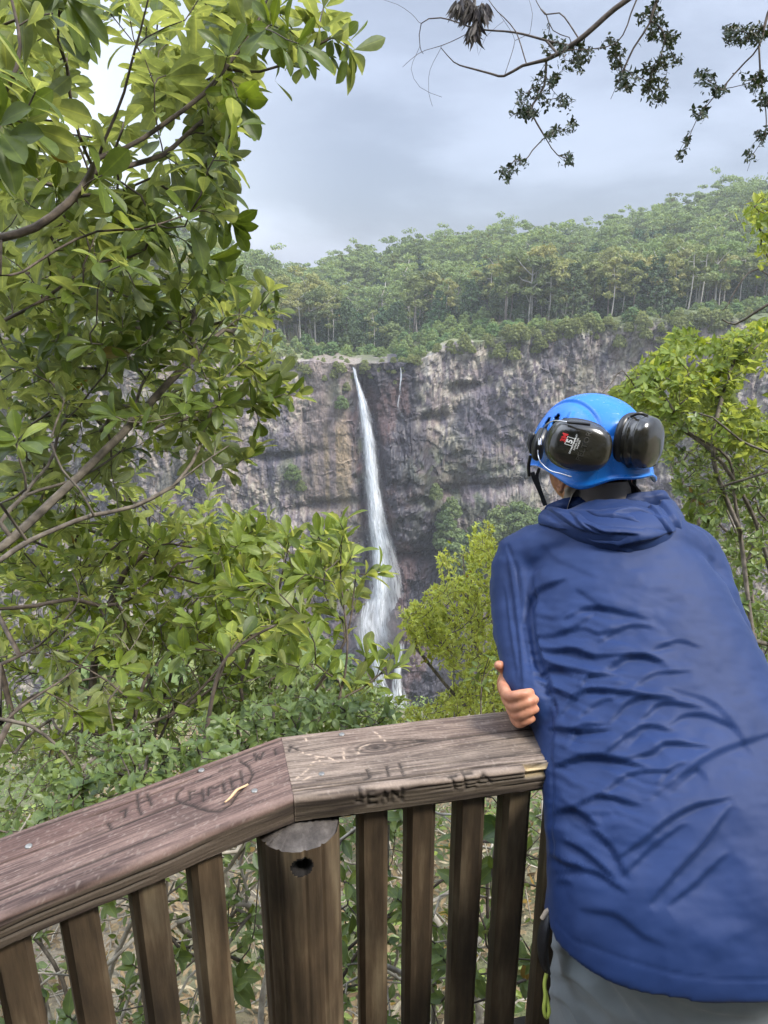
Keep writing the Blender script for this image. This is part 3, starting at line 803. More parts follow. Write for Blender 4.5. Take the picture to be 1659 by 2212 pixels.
# one in five of the nearer trees stands apart; the rest of the wood reads as one mass
near = [q for q in sel if q[0] < 300]
r3.shuffle(near)
ind = sorted([q for q in sel if q[0] < 262 and abs(q[1] / q[0] - .06) < .5 and PRO[q[3]]['h'] * q[4] / q[0] > .022], key=lambda q: -PRO[q[3]]['h'] * q[4] / q[0])[:285]
ids = set(id(q) for q in ind)
for (Y, X, z, i, s, rz) in ind: put_tree(i, (X, Y, z - .4), s, rz)
rest = [q for q in sel if id(q) not in ids]
LOW = []
for (k, h, mc, mb_, tn) in specs:
    C_, TV, TF = far_tree(k, h, r3, dens=.5, size=.58); LOW.append((C_, TV, TF))
fm = [m_far1, m_far2, m_far3, m_bark_g, m_bark_r]
Vs, Fs, Ts, Ms, off = [], [], [], [], 0
for (Y, X, z, i, s, rz) in rest:
    C_, TV, TF = LOW[i]
    ca, sa = math.cos(rz), math.sin(rz)
    M_ = np.array([[ca, -sa, 0], [sa, ca, 0], [0, 0, 1]]) * s
    W = C_ @ M_.T + [X, Y, z - .4]; n = len(C_) // 4
    tn = np.clip(specs[i][4] + r3.normal(0, .34), 0, 1)
    Vs.append(W); Fs.append(np.arange(n * 4).reshape(-1, 4) + off); off += len(W)
    Ts.append(np.stack([np.repeat(np.clip(tn + r3.normal(0, .15, n), 0, 1), 4), np.full(n * 4, .5), np.zeros(n * 4)], 1)); Ms.append(np.full(n, fm.index(specs[i][2])))
    if Y < 330:
        W = TV @ M_.T + [X, Y, z - .4]
        Vs.append(W); Fs.append(TF + off); off += len(W); Ts.append(np.full((len(W), 3), .5)); Ms.append(np.full(len(TF), fm.index(specs[i][3])))
me = fmesh('forest', np.concatenate(Vs), np.concatenate(Fs), smooth=False, attr={'tint': np.concatenate(Ts)}, mats=fm, matidx=np.concatenate(Ms))
tag(link('forest', me), 'dense eucalypt forest covering the hill to the ridge', 'forest', kind='stuff')
print('far trees', len(ind), len(rest))
# scrub spilling over the lip
sv_ = []
for k in range(380):
    X = r3.uniform(-60, 95)
    if abs(X + 4) < 18 and r3.random() < .62: continue
    Z = float(ztop(X)) + r3.uniform(-5.5, 1.2) * (1 if r3.random() < .6 else .4); Y = 200 + float(cliff_off(np.array([X]), np.array([Z]))[0]) + r3.uniform(-.3, 2.0)
    i = int(r3.choice([7, 8, 9])); C_, TV, TF = LOW[i]; s = r3.uniform(.16, .42); W = C_ * s + [X, Y, Z - .3 * PRO[i]['h'] * s]; sv_.append((W, r3.uniform(.2, 1)))
Vs = np.concatenate([w for w, _ in sv_]); n = len(Vs) // 4; tt_ = np.concatenate([np.full(len(w), t) for w, t in sv_])
tt_ = np.clip(tt_ + np.repeat(r3.normal(0, .15, n), 4), 0, 1)
tag(link('lip_scrub', fmesh('lip_scrub', Vs, np.arange(n * 4).reshape(-1, 4), smooth=False, attr={'tint': np.stack([tt_, tt_ * 0 + .5, tt_ * 0], 1)}, mats=[m_far1])), 'low scrub spilling over the top edge of the cliff', 'scrub', kind='stuff')
# bushes clinging to the cliff and at its foot
CB = [(738, 868, 7, .42, 'small green bush on the cliff just left of the upper waterfall'), (748, 835, 8, .30, 'tiny bush beside the head of the waterfall'),
      (632, 1018, 7, .5, 'green bush clinging halfway down the cliff left of the waterfall'), (650, 1048, 8, .4, 'lower bush clinging halfway down the cliff left of the waterfall')]
FT = [(970, 1150, 7, 1.0), (1000, 1175, 8, 1.1), (1030, 1150, 8, .9), (1080, 1125, 7, 1.1), (1120, 1110, 7, 1.0), (1150, 1130, 8, 1.2), (960, 1120, 8, .7), (1050, 1185, 7, .9),
      (940, 1060, 8, .6), (975, 1095, 8, .8), (1190, 1130, 7, 1.1), (1110, 1160, 7, 1.1), (985, 1200, 7, 1.0), (1240, 1120, 7, 1.2), (480, 1130, 8, .8), (530, 1120, 8, .7), (1020, 1215, 7, .9)]
for (a, b, i, s, l) in CB:
    p = at(a, b, 200.0); y_ = 200 + float(cliff_off(np.array([p[0]]), np.array([p[2]]))[0]); p = at(a, b, y_ - .5)
    e = put_tree(i, p - [0, 0, PRO[i]['h'] * s * .5], s, a, label=l, group='bushes clinging to the cliff'); e.name = 'cliff_bush'; e['category'] = 'bush'
for (a, b, i, s) in FT:
    p = at(a, b, 200.0); y_ = 200 + float(cliff_off(np.array([p[0]]), np.array([p[2]]))[0]); p = at(a, b, y_ - 4)
    put_tree(i, p - [0, 0, PRO[i]['h'] * s * .5], s * .95, a * .7, label='round dark green tree at the foot of the rock wall beside the waterfall', group='trees at the foot of the cliff')
# ================================================================== timber railing
RZ = 1.03
JF, JB = np.array([-.134, .914]), np.array([-.173, 1.067])
DL, DR = norm(np.array([-.838, -.545])), norm(np.array([.9815, .1914]))
TH = .043
def rail_sq(x, y, D, front=False):
    """picture point on the rail -> (s, q): s along, q across (front face below 0)"""
    if front:
        r = ray(x, y); n = np.array([-D[1], D[0]]); t = np.dot(JF, n) / np.dot(r[:2], n); p = r * t + [0, 0, CAMZ]
        return np.dot(p[:2] - JF, D), -(RZ - p[2])
    p = atz(x, y, RZ)[:2] - JF
    W = JB - JF; M_ = np.array([D, W]).T; s, w = np.linalg.solve(M_, p)
    return s, w * .157
def z7(x, y): return (500 + .3617 * x) / 1.507, (2350 + .3617 * y) / 1.507
def z6(x, y): return (900 + .5425 * x) / 1.507, (2350 + .5425 * y) / 1.507
ST_L = [[(320, 620), (330, 700)], [(320, 622), (372, 612)], [(325, 655), (432, 640)], [(435, 600), (450, 712)], [(490, 662), (495, 580), (560, 592), (625, 545), (640, 635)],
        [(685, 495), (715, 605)], [(715, 530), (790, 500)], [(780, 440), (800, 545)],
        [(780, 350), (860, 400), (892, 470), (850, 550), (760, 640), (690, 740), (600, 800), (500, 800), (400, 770), (240, 722), (200, 690), (215, 630), (260, 600)],
        [(370, 530), (440, 515), (510, 490)], [(590, 435), (690, 395)], [(800, 370), (850, 345), (880, 335)], [(900, 280), (925, 340)], [(925, 300), (960, 330), (985, 270)], [(1090, 250), (1100, 290)],
        [(-150, 640), (-140, 760), (-110, 830)], [(-110, 720), (-60, 700)], [(-60, 640), (-20, 740)], [(-300, 800), (-250, 780), (-260, 850)], [(-420, 900), (-380, 960)]]
ST_R = [[(660, 265), (672, 322)], [(738, 250), (762, 320)], [(540, 280), (560, 330), (520, 345)], [(80, 140), (130, 165)], [(80, 140), (75, 175)]]
ST_F = [[(500, 385), (505, 455), (480, 450)], [(545, 395), (552, 470)], [(545, 398), (585, 392)], [(550, 432), (585, 428)], [(552, 470), (595, 462)], [(628, 458), (648, 395), (672, 452)], [(638, 430), (664, 426)],
        [(690, 450), (695, 390), (750, 445), (755, 375)],
        [(1058, 312), (1075, 382)], [(1040, 318), (1085, 308)], [(1130, 292), (1140, 380)], [(1130, 300), (1180, 294)], [(1138, 335), (1185, 328)], [(1140, 378), (1192, 368)], [(1210, 345), (1245, 295), (1290, 340)], [(1225, 325), (1275, 318)]]
SCR_R = [[(120, 340), (180, 290), (240, 215), (290, 250)], [(140, 180), (240, 205), (300, 210), (370, 235)], [(160, 350), (200, 330)], [(490, 190), (500, 150), (560, 130)], [(590, 60), (650, 110)], [(400, 160), (405, 220)], [(165, 90), (180, 110)]]
def seg_d(S, Q, pl):
    d = np.full(S.shape, 9.0)
    for (a, b) in zip(pl[:-1], pl[1:]):
        a = np.array(a); b = np.array(b); v = b - a; L = (v * v).sum() + 1e-12
        t = np.clip(((S - a[0]) * v[0] + (Q - a[1]) * v[1]) / L, 0, 1)
        d = np.minimum(d, np.hypot(S - a[0] - t * v[0], Q - a[1] - t * v[1]))
    return d
def rail_board(name, D, length, c_base, c_light, strokes, scratches, seed, knot=None, chip=None, redd=0.0):
    """a weathered plank: unrolled section (q) x length (s)"""
    rr_ = np.random.default_rng(seed)
    ns = int(length / .0026); qs = np.concatenate([np.linspace(.157, .010, 136), .010 - .010 * (1 - np.cos(np.linspace(0, 1, 7)[1:] * np.pi / 2)), -np.linspace(.002, TH - .004, 30)])
    ss = np.linspace(0, length, ns)
    Q, S = np.meshgrid(qs, ss)
    dep = np.zeros_like(Q); dark = np.zeros_like(Q)
    Qw = Q + .004 * (fbm(S / .35, Q / .09, o=3, s=seed) - .5) * 2 + .002 * (fbm(S / .08, Q / .03, o=2, s=seed + 3) - .5)
    if knot is not None:
        ks, kq = knot; dx_, dq_ = (S - ks) / .055, (Q - kq) / .024
        r2 = dx_ ** 2 + dq_ ** 2
        Qw = Q + (Qw - Q) * 1.0 - np.sign(Q - kq) * .014 * np.exp(-r2 / 2.2) * np.minimum(1, np.abs(Q - kq) / .004)
    lines = np.sort(rr_.uniform(-.040, .156, 40))
    for i, q0 in enumerate(lines):
        for _ in range(rr_.integers(1, 3)):
            s0 = rr_.uniform(-.15, length); s1 = s0 + rr_.uniform(.12, .75); w_ = rr_.uniform(.0009, .0020); dp = rr_.uniform(.0018, .0050)
            e = sstep(s0, s0 + .05, S) * sstep(s1, s1 - .05, S)
            g = np.exp(-((Qw - q0 - .0015 * (fbm(S / .05, 0 * S + i, o=2, s=i) - .5)) / (w_ * (.5 + .8 * fbm(S / .06, 0 * S + i * 3., o=2, s=seed + i)))) ** 2) * e
            dep = np.maximum(dep, g * dp); dark = np.maximum(dark, g * min(1, dp / .0022))
    for pl in strokes:
        d = seg_d(S, Q, pl) + .0006 * (fbm(S / .006, Q / .006, o=2, s=4) - .5)
        g = np.exp(-(d / .0023) ** 2); dep = np.maximum(dep, g * .0030); dark = np.maximum(dark, g * .97)
    if knot is not None:
        r_ = np.sqrt(r2); g = np.exp(-(r_ / .22) ** 2); ringk = .5 + .5 * np.cos(r_ * 22)
        dep = np.maximum(dep, g * .003); dark = np.maximum(dark, g); dark = np.maximum(dark, .75 * ringk * np.exp(-(r_ / .9) ** 4)); dep = np.maximum(dep, .0012 * ringk * np.exp(-(r_ / .9) ** 4))
    fine = fbm(S / .05, Qw / .0018, o=3, s=seed + 50); mid = fbm(S / .16, Qw / .010, o=4, s=seed + 51); blot = fbm(S / .12, Q / .06, o=4, s=seed + 52)
    c = mixc(c_base, c_light, sstep(.36, .66, fine) * .6 + sstep(.40, .62, mid) * .3)
    c = mixc(c, np.array(c_base) * .55, sstep(.52, .7, blot) * .45)
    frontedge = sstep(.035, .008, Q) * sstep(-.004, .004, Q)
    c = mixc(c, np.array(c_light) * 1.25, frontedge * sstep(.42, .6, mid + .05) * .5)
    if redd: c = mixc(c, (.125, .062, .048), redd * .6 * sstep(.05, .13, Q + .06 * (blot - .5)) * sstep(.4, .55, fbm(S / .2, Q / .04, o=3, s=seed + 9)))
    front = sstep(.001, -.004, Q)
    c = mixc(c, mixc((.035, .026, .019), (.085, .066, .045), sstep(.4, .6, mid)), front * .85)  # shade on the front face is put into its colour
    for pl in scratches:
        d = seg_d(S, Q, pl); c = mixc(c, (.50, .38, .28), np.exp(-(d / .0016) ** 2) * sstep(.40, .55, fbm(S / .004, Q / .004, o=2, s=8)) * .9)
    specks = .3 * (redd < .5) * sstep(.68, .74, fbm(S / .004, Q / .004, o=3, s=seed + 70)) * (front < .5)
    c = mixc(c, (.45, .38, .32), specks * .6)
    c = mixc(c, (.018, .013, .010), np.clip(dark * np.where(Q < 0, .6, 1), 0, 1) * .95)
    if chip is not None:
        (ca, cb, cq) = chip; g = sstep(ca, ca + .002, S) * sstep(cb, cb - .03, S) * sstep(cq + .002, cq - .002, Q + .006 * sstep(ca, cb, S)) * sstep(-.014, -.008, Q)
        dep = dep + .010 * g; c = mixc(c, mixc((.42, .30, .15), (.60, .48, .28), fine), g * .9)
    dep = dep + .0012 * (fine - .5) + .0022 * (mid - .5) + .004 * (fbm(S / .25, Q / .08, o=3, s=seed + 81) - .5)
    # section geometry
    w = np.clip(Q, 0, .157) / .157
    tq = np.clip((.010 - Q) / .010, 0, 1); th = np.arcsin(np.clip(tq, 0, 1))
    top = Q >= .010
    offw = np.where(top, Q, .010 - .010 * np.sin(np.minimum(tq, 1) * np.pi / 2)); offw = np.where(Q < 0, 0, offw)
    zz = np.where(top, 0, -.008 * (1 - np.cos(np.minimum(tq, 1) * np.pi / 2))); zz = np.where(Q < 0, Q - .008 + 0 * Q, zz)
    zz = np.maximum(zz, -TH)
    Wv = JB - JF; nrmf = np.array([-D[1], D[0]]); nrmf = nrmf * np.sign(np.dot(nrmf, Wv))
    a = offw / .157
    wear = .006 * (fbm(S / .12, 0 * S, o=3, s=seed + 90) - .35) * sstep(.03, 0, Q)
    X = JF[0] + Wv[0] * a + D[0] * S; Yv = JF[1] + Wv[1] * a + D[1] * S
    isf = sstep(.008, -.002, Q)
    X = X + nrmf[0] * (dep * isf + wear * (Q < .03)); Yv = Yv + nrmf[1] * (dep * isf + wear * (Q < .03))
    Z = RZ + zz - dep * (1 - isf)
    nq = len(qs)
    V = np.stack([X, Yv, Z], -1)
    # close the underside and the back
    bf = V[:, -1].copy(); bf[:, 2] = RZ - TH
    bb = V[:, 0].copy(); bb[:, 2] = RZ - TH
    V = np.concatenate([bb[:, None], V, bf[:, None], bb[:, None]], 1)
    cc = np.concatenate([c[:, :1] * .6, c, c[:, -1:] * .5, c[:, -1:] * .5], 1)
    n2 = nq + 3
    F_ = grid_faces(n2, ns)
    if name == 'r': pass
    V2 = V.reshape(-1, 3); e0 = np.arange(n2)[None]; e1 = (ns - 1) * n2 + np.arange(n2)[None]
    fl = [F_, e0, e1[:, ::-1]]
    me = fmesh('top_rail', V2, fl, attr={'col': cc.reshape(-1, 3)}, mats=[m_wood_top])
    return me
m_wood_top = attr_mat('weathered_rail_wood', rough=.72, nscale=260, namt=.18, bump=.35, bdist=.0006, bscale=700, stretch=(1, 1, 1), spec=.35)
def wood_mat(name, c0, c1, c2, zs=.12, sc_=30, rough=.7):
    m, nt, out = mat(name)
    t = N(nt, 'ShaderNodeTexCoord'); mpn = N(nt, 'ShaderNodeMapping'); mpn.inputs['Scale'].default_value = (1, 1, zs); nt.links.new(t.outputs['Object'], mpn.inputs[0])
    oi = N(nt, 'ShaderNodeObjectInfo'); 
    no = N(nt, 'ShaderNodeTexNoise', noise_dimensions='4D'); no.inputs['Scale'].default_value = sc_; no.inputs['Detail'].default_value = 7; no.inputs['Roughness'].default_value = .6
    mm = N(nt, 'ShaderNodeMath', operation='MULTIPLY'); mm.inputs[1].default_value = 37; nt.links.new(oi.outputs['Random'], mm.inputs[0]); nt.links.new(mm.outputs[0], no.inputs['W'])
    nt.links.new(mpn.outputs[0], no.inputs[0])
    r = ramp(nt, [(.30, c0), (.5, c1), (.70, c2)]); nt.links.new(no.outputs[0], r.inputs[0])
    n3 = N(nt, 'ShaderNodeTexNoise', noise_dimensions='4D'); n3.inputs['Scale'].default_value = 6; n3.inputs['Detail'].default_value = 4; nt.links.new(t.outputs['Object'], n3.inputs[0]); nt.links.new(mm.outputs[0], n3.inputs['W'])
    r3_ = ramp(nt, [(.35, (.55, .55, .55)), (.65, (1.15, 1.1, 1.05))]); nt.links.new(n3.outputs[0], r3_.inputs[0])
    mx = N(nt, 'ShaderNodeMix', data_type='RGBA', blend_type='MULTIPLY'); mx.inputs[0].default_value = 1; nt.links.new(r.outputs[0], mx.inputs[6]); nt.links.new(r3_.outputs[0], mx.inputs[7])
    b = N(nt, 'ShaderNodeBsdfPrincipled'); b.inputs['Roughness'].default_value = rough; b.inputs['Specular IOR Level'].default_value = .35
    nt.links.new(mx.outputs[2], b.inputs['Base Color'])
    n2 = N(nt, 'ShaderNodeTexNoise'); n2.inputs['Scale'].default_value = 160; n2.inputs['Detail'].default_value = 4; nt.links.new(mpn.outputs[0], n2.inputs[0])
    bp = N(nt, 'ShaderNodeBump'); bp.inputs['Strength'].default_value = .5; bp.inputs['Distance'].default_value = .0015; nt.links.new(n2.outputs[0], bp.inputs['Height']); nt.links.new(bp.outputs[0], b.inputs['Normal'])
    nt.links.new(b.outputs[0], out.inputs[0]); return m
m_wood = wood_mat('brown_treated_pine', (.032, .023, .014), (.100, .070, .041), (.235, .185, .115))
m_wood_d = wood_mat('dark_timber', (.018, .013, .010), (.04, .028, .018), (.07, .05, .03))  # darker brown timber for the support and bottom rails
m_endgrain = wood_mat('grey_end_grain', (.02, .017, .015), (.075, .066, .06), (.17, .155, .14), zs=1, sc_=34)
m_screw = simple('galvanised_screw', (.30, .29, .27), rough=.45, metal=.7)
rail = thing('wooden_railing', 'weathered two-plank timber railing with square balusters and a thick round post', 'railing', (JF[0], JF[1], 0))
cl = lambda S_, D, f, fr=False: [[rail_sq(*f(*p), D, fr) for p in pl] for pl in S_]
strL = cl(ST_L, DL, z7)
strR = cl(ST_R, DR, z6) + cl(ST_F, DR, z6, True)
scrR = cl(SCR_R, DR, z6)
kn = rail_sq(*z6(597, 148), DR)
ch0 = rail_sq(*z6(1440, 200), DR)
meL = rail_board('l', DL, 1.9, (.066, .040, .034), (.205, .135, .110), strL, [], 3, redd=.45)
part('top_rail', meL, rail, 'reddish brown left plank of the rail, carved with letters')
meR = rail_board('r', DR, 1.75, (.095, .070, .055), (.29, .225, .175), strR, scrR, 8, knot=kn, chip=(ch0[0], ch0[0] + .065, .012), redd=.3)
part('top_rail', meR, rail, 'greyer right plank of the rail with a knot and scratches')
def box(cx, cy, z0, z1, w, d, D, bev=.008, seed=0, segs=14):
    """upright batten, slightly uneven"""
    n_ = np.array([-D[1], D[0]])
    prof_ = np.array([(-w / 2 + bev, -d / 2), (w / 2 - bev, -d / 2), (w / 2, -d / 2 + bev), (w / 2, d / 2 - bev), (w / 2 - bev, d / 2), (-w / 2 + bev, d / 2), (-w / 2, d / 2 - bev), (-w / 2, -d / 2 + bev)])
    zs_ = np.linspace(z0, z1, segs); V = []
    for z in zs_:
        wob = .0016 * (fbm(np.arange(8) * 1.3 + z * 9, np.full(8, seed * 3.1), o=2, s=seed) - .5)
        q = prof_ * (1 + wob[:, None] / w * 2)
        p = np.array([cx, cy]) + q[:, :1] * D + q[:, 1:] * n_; V.append(np.c_[p, np.full(8, z)])
    V = np.concatenate(V); F_ = grid_faces(8, segs, True)
    return V, [F_, np.arange(8)[None, ::-1], (np.arange(8) + 8 * (segs - 1))[None]]
def flatbox(P0, P1, z0, z1, y0, y1):
    """horizontal member from P0 to P1, between offsets y0..y1 across"""
    P0, P1 = np.array(P0), np.array(P1); D = norm(P1 - P0); n_ = np.array([-D[1], D[0]]); n_ = n_ * np.sign(n_[1])
    L = np.linalg.norm(P1 - P0); ns = max(2, int(L / .05)); b = .003
    pr = [(y0 + b, z0), (y1 - b, z0), (y1, z0 + b), (y1, z1 - b), (y1 - b, z1), (y0 + b, z1), (y0, z1 - b), (y0, z0 + b)]
    V = np.concatenate([[np.r_[P0 + D * L * t + n_ * a, z] for a, z in pr] for t in np.linspace(0, 1, ns)])
    return V, [grid_faces(8, ns, True), np.arange(8)[None, ::-1], (np.arange(8) + 8 * (ns - 1))[None]]
# balusters: found along each rail
def baluster_at(x, D, side, set_=.032):
    n_ = np.array([-D[1], D[0]]); n_ = n_ * np.sign(n_[1]); o_ = JF + n_ * set_
    best = None
    for s in np.linspace(0, 1.8, 3601):
        p = o_ + D * s; u, v = proj(np.array([p[0], p[1], .93]))
        if best is None or abs(u - x) < best[0]: best = (abs(u - x), s, p)
    return best[1], best[2]
bw, bd = .047, .045
for x in [30, 176, 320, 443]:
    s, p = baluster_at(x, DL, -1); V, F_ = box(p[0], p[1], .02, RZ - TH - .001, bw, bd, DL, seed=int(x))
    part('baluster', fmesh('baluster', V, F_, smooth=False, mats=[m_wood]), rail)
sL, _ = baluster_at(30, DL, -1)
for k in range(1, 14):
    n_ = np.array([-DL[1], DL[0]]); n_ = n_ * np.sign(n_[1]); p = JF + n_ * .032 + DL * (sL + .0835 * k)
    V, F_ = box(p[0], p[1], .02, RZ - TH - .001, bw, bd, DL, seed=k + 80); part('baluster', fmesh('baluster', V, F_, smooth=False, mats=[m_wood]), rail)
s4 = None
for x in [802, 905, 1010, 1108]:
    s4, p = baluster_at(x, DR, 1); V, F_ = box(p[0], p[1], .02, RZ - TH - .001, bw, bd, DR, seed=int(x))
    part('baluster', fmesh('baluster', V, F_, smooth=False, mats=[m_wood]), rail)
for k in range(1, 9):
    n_ = np.array([-DR[1], DR[0]]); p = JF + n_ * .032 + DR * (s4 + .0835 * k)
    V, F_ = box(p[0], p[1], .02, RZ - TH - .001, bw, bd, DR, seed=k + 50); part('baluster', fmesh('baluster', V, F_, smooth=False, mats=[m_wood]), rail)
for D, L in ((DL, 1.9), (DR, 1.75)):
    n_ = np.array([-D[1], D[0]]); n_ = n_ * np.sign(n_[1])
    a = JF + D * .06
    V, F_ = flatbox(a, JF + D * L, RZ - TH - .052, RZ - TH - .002, .055, .10); part('support_rail', fmesh('support_rail', V, F_, smooth=False, mats=[m_wood_d]), rail)
    V, F_ = flatbox(a, JF + D * L, .27, .355, .055, .10); part('bottom_rail', fmesh('bottom_rail', V, F_, smooth=False, mats=[m_wood_d]), rail)
# round post with a weathered top
pc = np.array([-.132, .927]); pr_ = .063
na, nz_ = 160, 420
A_ = np.linspace(0, 2 * np.pi, na, endpoint=False); zs_ = np.linspace(-.3, RZ - TH - .010, nz_)
AA, ZZ_ = np.meshgrid(A_, zs_)
ro = pr_ + .0035 * (fbm(np.cos(AA) * 3 + 5, np.sin(AA) * 3, ZZ_ * .7, o=3, s=2) - .5) + .0022 * (fbm(np.cos(AA) * 9, np.sin(AA) * 9, ZZ_ * 1.4, o=2, s=3) - .5)
for a0 in (3.9, 4.35, 4.95, 5.4): ro = ro - .0035 * np.exp(-((AA - a0 - .05 * (ZZ_ - .5)) / .025) ** 2)
a_h = math.atan2(-1.0, .20) % (2 * np.pi)
hd_ = np.hypot((AA - a_h) * pr_, ZZ_ - .948 )
ro = ro - .020 * sstep(.0145, .0110, hd_ + .003 * (fbm(AA * 9, ZZ_ * 90, o=2, s=7) - .5))
V = np.stack([pc[0] + ro * np.cos(AA), pc[1] + ro * np.sin(AA), ZZ_], -1).reshape(-1, 3)
m_hole = simple('black_hole_wood', (.008, .006, .005), rough=.9)
pf = grid_faces(na, nz_, True)
postm = fmesh('post', V, pf, mats=[m_wood, m_hole], matidx=(hd_.ravel()[pf].min(1) < .0150).astype(int))
post = part('post', postm, rail)
rr2 = np.linspace(1, 0, 14); RR, A2 = np.meshgrid(rr2, A_, indexing='ij')
rtop = ro[-1][None] * (RR * 1.0)
ztp = RZ - TH - .010 + .009 * (1 - RR ** 4) + .010 * RR * np.sin(A2) - .004 + .0016 * np.cos(RR * 40) * (RR < .95) + .002 * (fbm(np.cos(A2) * RR * 4, np.sin(A2) * RR * 4, o=3, s=5) - .5)
Vt = np.stack([pc[0] + rtop * np.cos(A2), pc[1] + rtop * np.sin(A2), ztp], -1).reshape(-1, 3)
link('end_grain', fmesh('end_grain', Vt, grid_faces(na, 14, True), mats=[m_endgrain]), post)
m_hole = simple('black_hole_wood', (.008, .006, .005), rough=.9)
def disc(p, r, n_=14, h=.0012):
    a = np.linspace(0, 2 * np.pi, n_, endpoint=False)
    V = np.concatenate([np.c_[p[0] + r * np.cos(a), p[1] + r * np.sin(a), np.full(n_, p[2] - .002)], np.c_[p[0] + r * np.cos(a), p[1] + r * np.sin(a), np.full(n_, p[2] + h * .6)], np.c_[p[0] + .75 * r * np.cos(a), p[1] + .75 * r * np.sin(a), np.full(n_, p[2] + h)], [[p[0], p[1], p[2] + h * .7]]])
    return V, [grid_faces(n_, 3, True), np.array([[2 * n_ + i, 2 * n_ + (i + 1) % n_, 3 * n_] for i in range(n_)])]
for (u, v) in [z7(430, 435), z7(908, 620), z7(1512, 468), z6(392, 75), (62, 1828), (1650, 1500)]:
    p = atz(u, v, RZ); V, F_ = disc(p, .0048); part('screw', fmesh('screw', V, F_, mats=[m_screw]), rail)
for (u, v) in [(780, 1755), (892, 1725), (1118, 1690), (300, 1905), (432, 1860)]:
    pass
# curled sliver of bark lying on the rail
a, b = atz(*z7(640, 740), RZ + .003), atz(*z7(842, 558), RZ + .004)
tv = norm(b - a); side_ = norm(np.cross(tv, [0, 0, 1])); Vv = []
for i, t in enumerate(np.linspace(0, 1, 16)):
    p = a + (b - a) * t + np.array([0, 0, .0025 + .003 * math.sin(t * 5)]) + side_ * .0022 * math.sin(t * 7)
    wd = .0026 * (1 - .55 * abs(2 * t - 1) ** 3) * (1.25 if t > .8 else 1)
    for (q, hq) in ((-1, 0), (-.4, .0014), (.4, .0014), (1, 0), (.3, -.0006), (-.3, -.0006)): Vv.append(p + side_ * wd * q + np.array([0, 0, hq]))
m_twig = simple('pale_dry_bark', (.62, .40, .22), rough=.7, var=.25, vscale=300)
o = link('bark_sliver', fmesh('bark_sliver', np.array(Vv), grid_faces(6, 16, True), mats=[m_twig])); tag(o, 'pale tan curled sliver of bark lying on the carved rail', 'bark')
# deck behind the rail
m_deck = wood_mat('deck_board_wood', (.05, .04, .03), (.11, .085, .06), (.18, .15, .11), zs=1)
Vd, Fd, off = [], [], 0
for k in range(34):
    y0 = -1.6 + k * .095
    bx = np.array([[x, y, z] for x in (-2.2, 2.6) for y in (y0, y0 + .09) for z in (-.035, 0)]) ; Vd.append(bx)
    Fd.append(np.array([[0, 1, 3, 2], [4, 6, 7, 5], [0, 4, 5, 1], [2, 3, 7, 6], [1, 5, 7, 3], [0, 2, 6, 4]]) + off); off += 8
V = np.concatenate(Vd); n_ = np.array([-DR[1], DR[0]])
lim = np.minimum(JF[1] + (V[:, 0] - JF[0]) * np.where(V[:, 0] > JF[0], DR[1] / DR[0], DL[1] / DL[0]) + .12, 9)
V[:, 1] = np.minimum(V[:, 1], lim)
tag(link('deck', fmesh('deck', V, np.concatenate(Fd), smooth=False, mats=[m_deck])), 'timber lookout deck', kind='structure')
# ================================================================== near trees and shrubs
def M4(pts, r0, r1):
    """traced limb: (x, y, depth) -> world with a least radius"""
    P = np.array([att(a, b, t) for a, b, t in pts]); r = np.linspace(r0, r1, len(pts)); return np.c_[P, r]
def Z8(pts, dep, r0, r1): return M4([(a * .5, b * .5, d) for (a, b), d in zip(pts, np.linspace(*dep, len(pts)))], r0, r1)
def Z1(pts, dep, r0, r1): return M4([(a * .52, 796 + b * .52, d) for (a, b), d in zip(pts, np.linspace(*dep, len(pts)))], r0, r1)
def ZR(pts, dep, r0, r1): return M4([(829.5 + a * .5, b * .5, d) for (a, b), d in zip(pts, np.linspace(*dep, len(pts)))], r0, r1)
def tips_in(poly, n, dep, r_, gap=0.0, gs=60, seed=0):
    q = poly_sample(poly, int(n * (1 + gap * 2)), r_)
    if gap:
        m = fbm(q[:, 0] / gs, q[:, 1] / gs, o=2, s=seed) > np.quantile(fbm(q[:, 0] / gs, q[:, 1] / gs, o=2, s=seed), gap / (1 + gap)); q = q[m]
    q = q[:n]; t = r_.uniform(dep[0], dep[1], len(q))
    return np.array([att(a, b, d) for (a, b), d in zip(q, t)])
def shrub(name, label, cat, mains, tips, lm, bm, seed=1, step=.05, rtip=.0016, group=None, leaf={}, wob=.35, rmax=.05, kind='obovate', sides=6, extra=None, stuff=False):
    r_ = np.random.default_rng(seed)
    ch, tn, td, A, rad = grow(mains, tips, step=step, rtip=rtip, seed=seed, wob=wob, rmax=rmax)
    V, F_ = tubes(ch, sides)
    base = mains[0][0, :3]
    e = thing(name, label, cat, tuple(base), group)
    part('trunk', fmesh('trunk', V, F_, mats=[bm]), e)
    LV, LF, LT = whorls(tips, td, r_, kind=kind, **leaf)
    if extra is not None:
        for (V2, F2, T2) in extra: LF = np.concatenate([LF, F2 + len(LV)]); LV = np.concatenate([LV, V2]); LT = np.concatenate([LT, T2])
    part('crown', fmesh('crown', LV, LF, attr={'tint': LT}, mats=[lm]), e)
    return e, (A, rad)
r4 = np.random.default_rng(21)
m_bark_w = bark_mat('bleached_twigs', (.20, .17, .13), (.50, .46, .38))
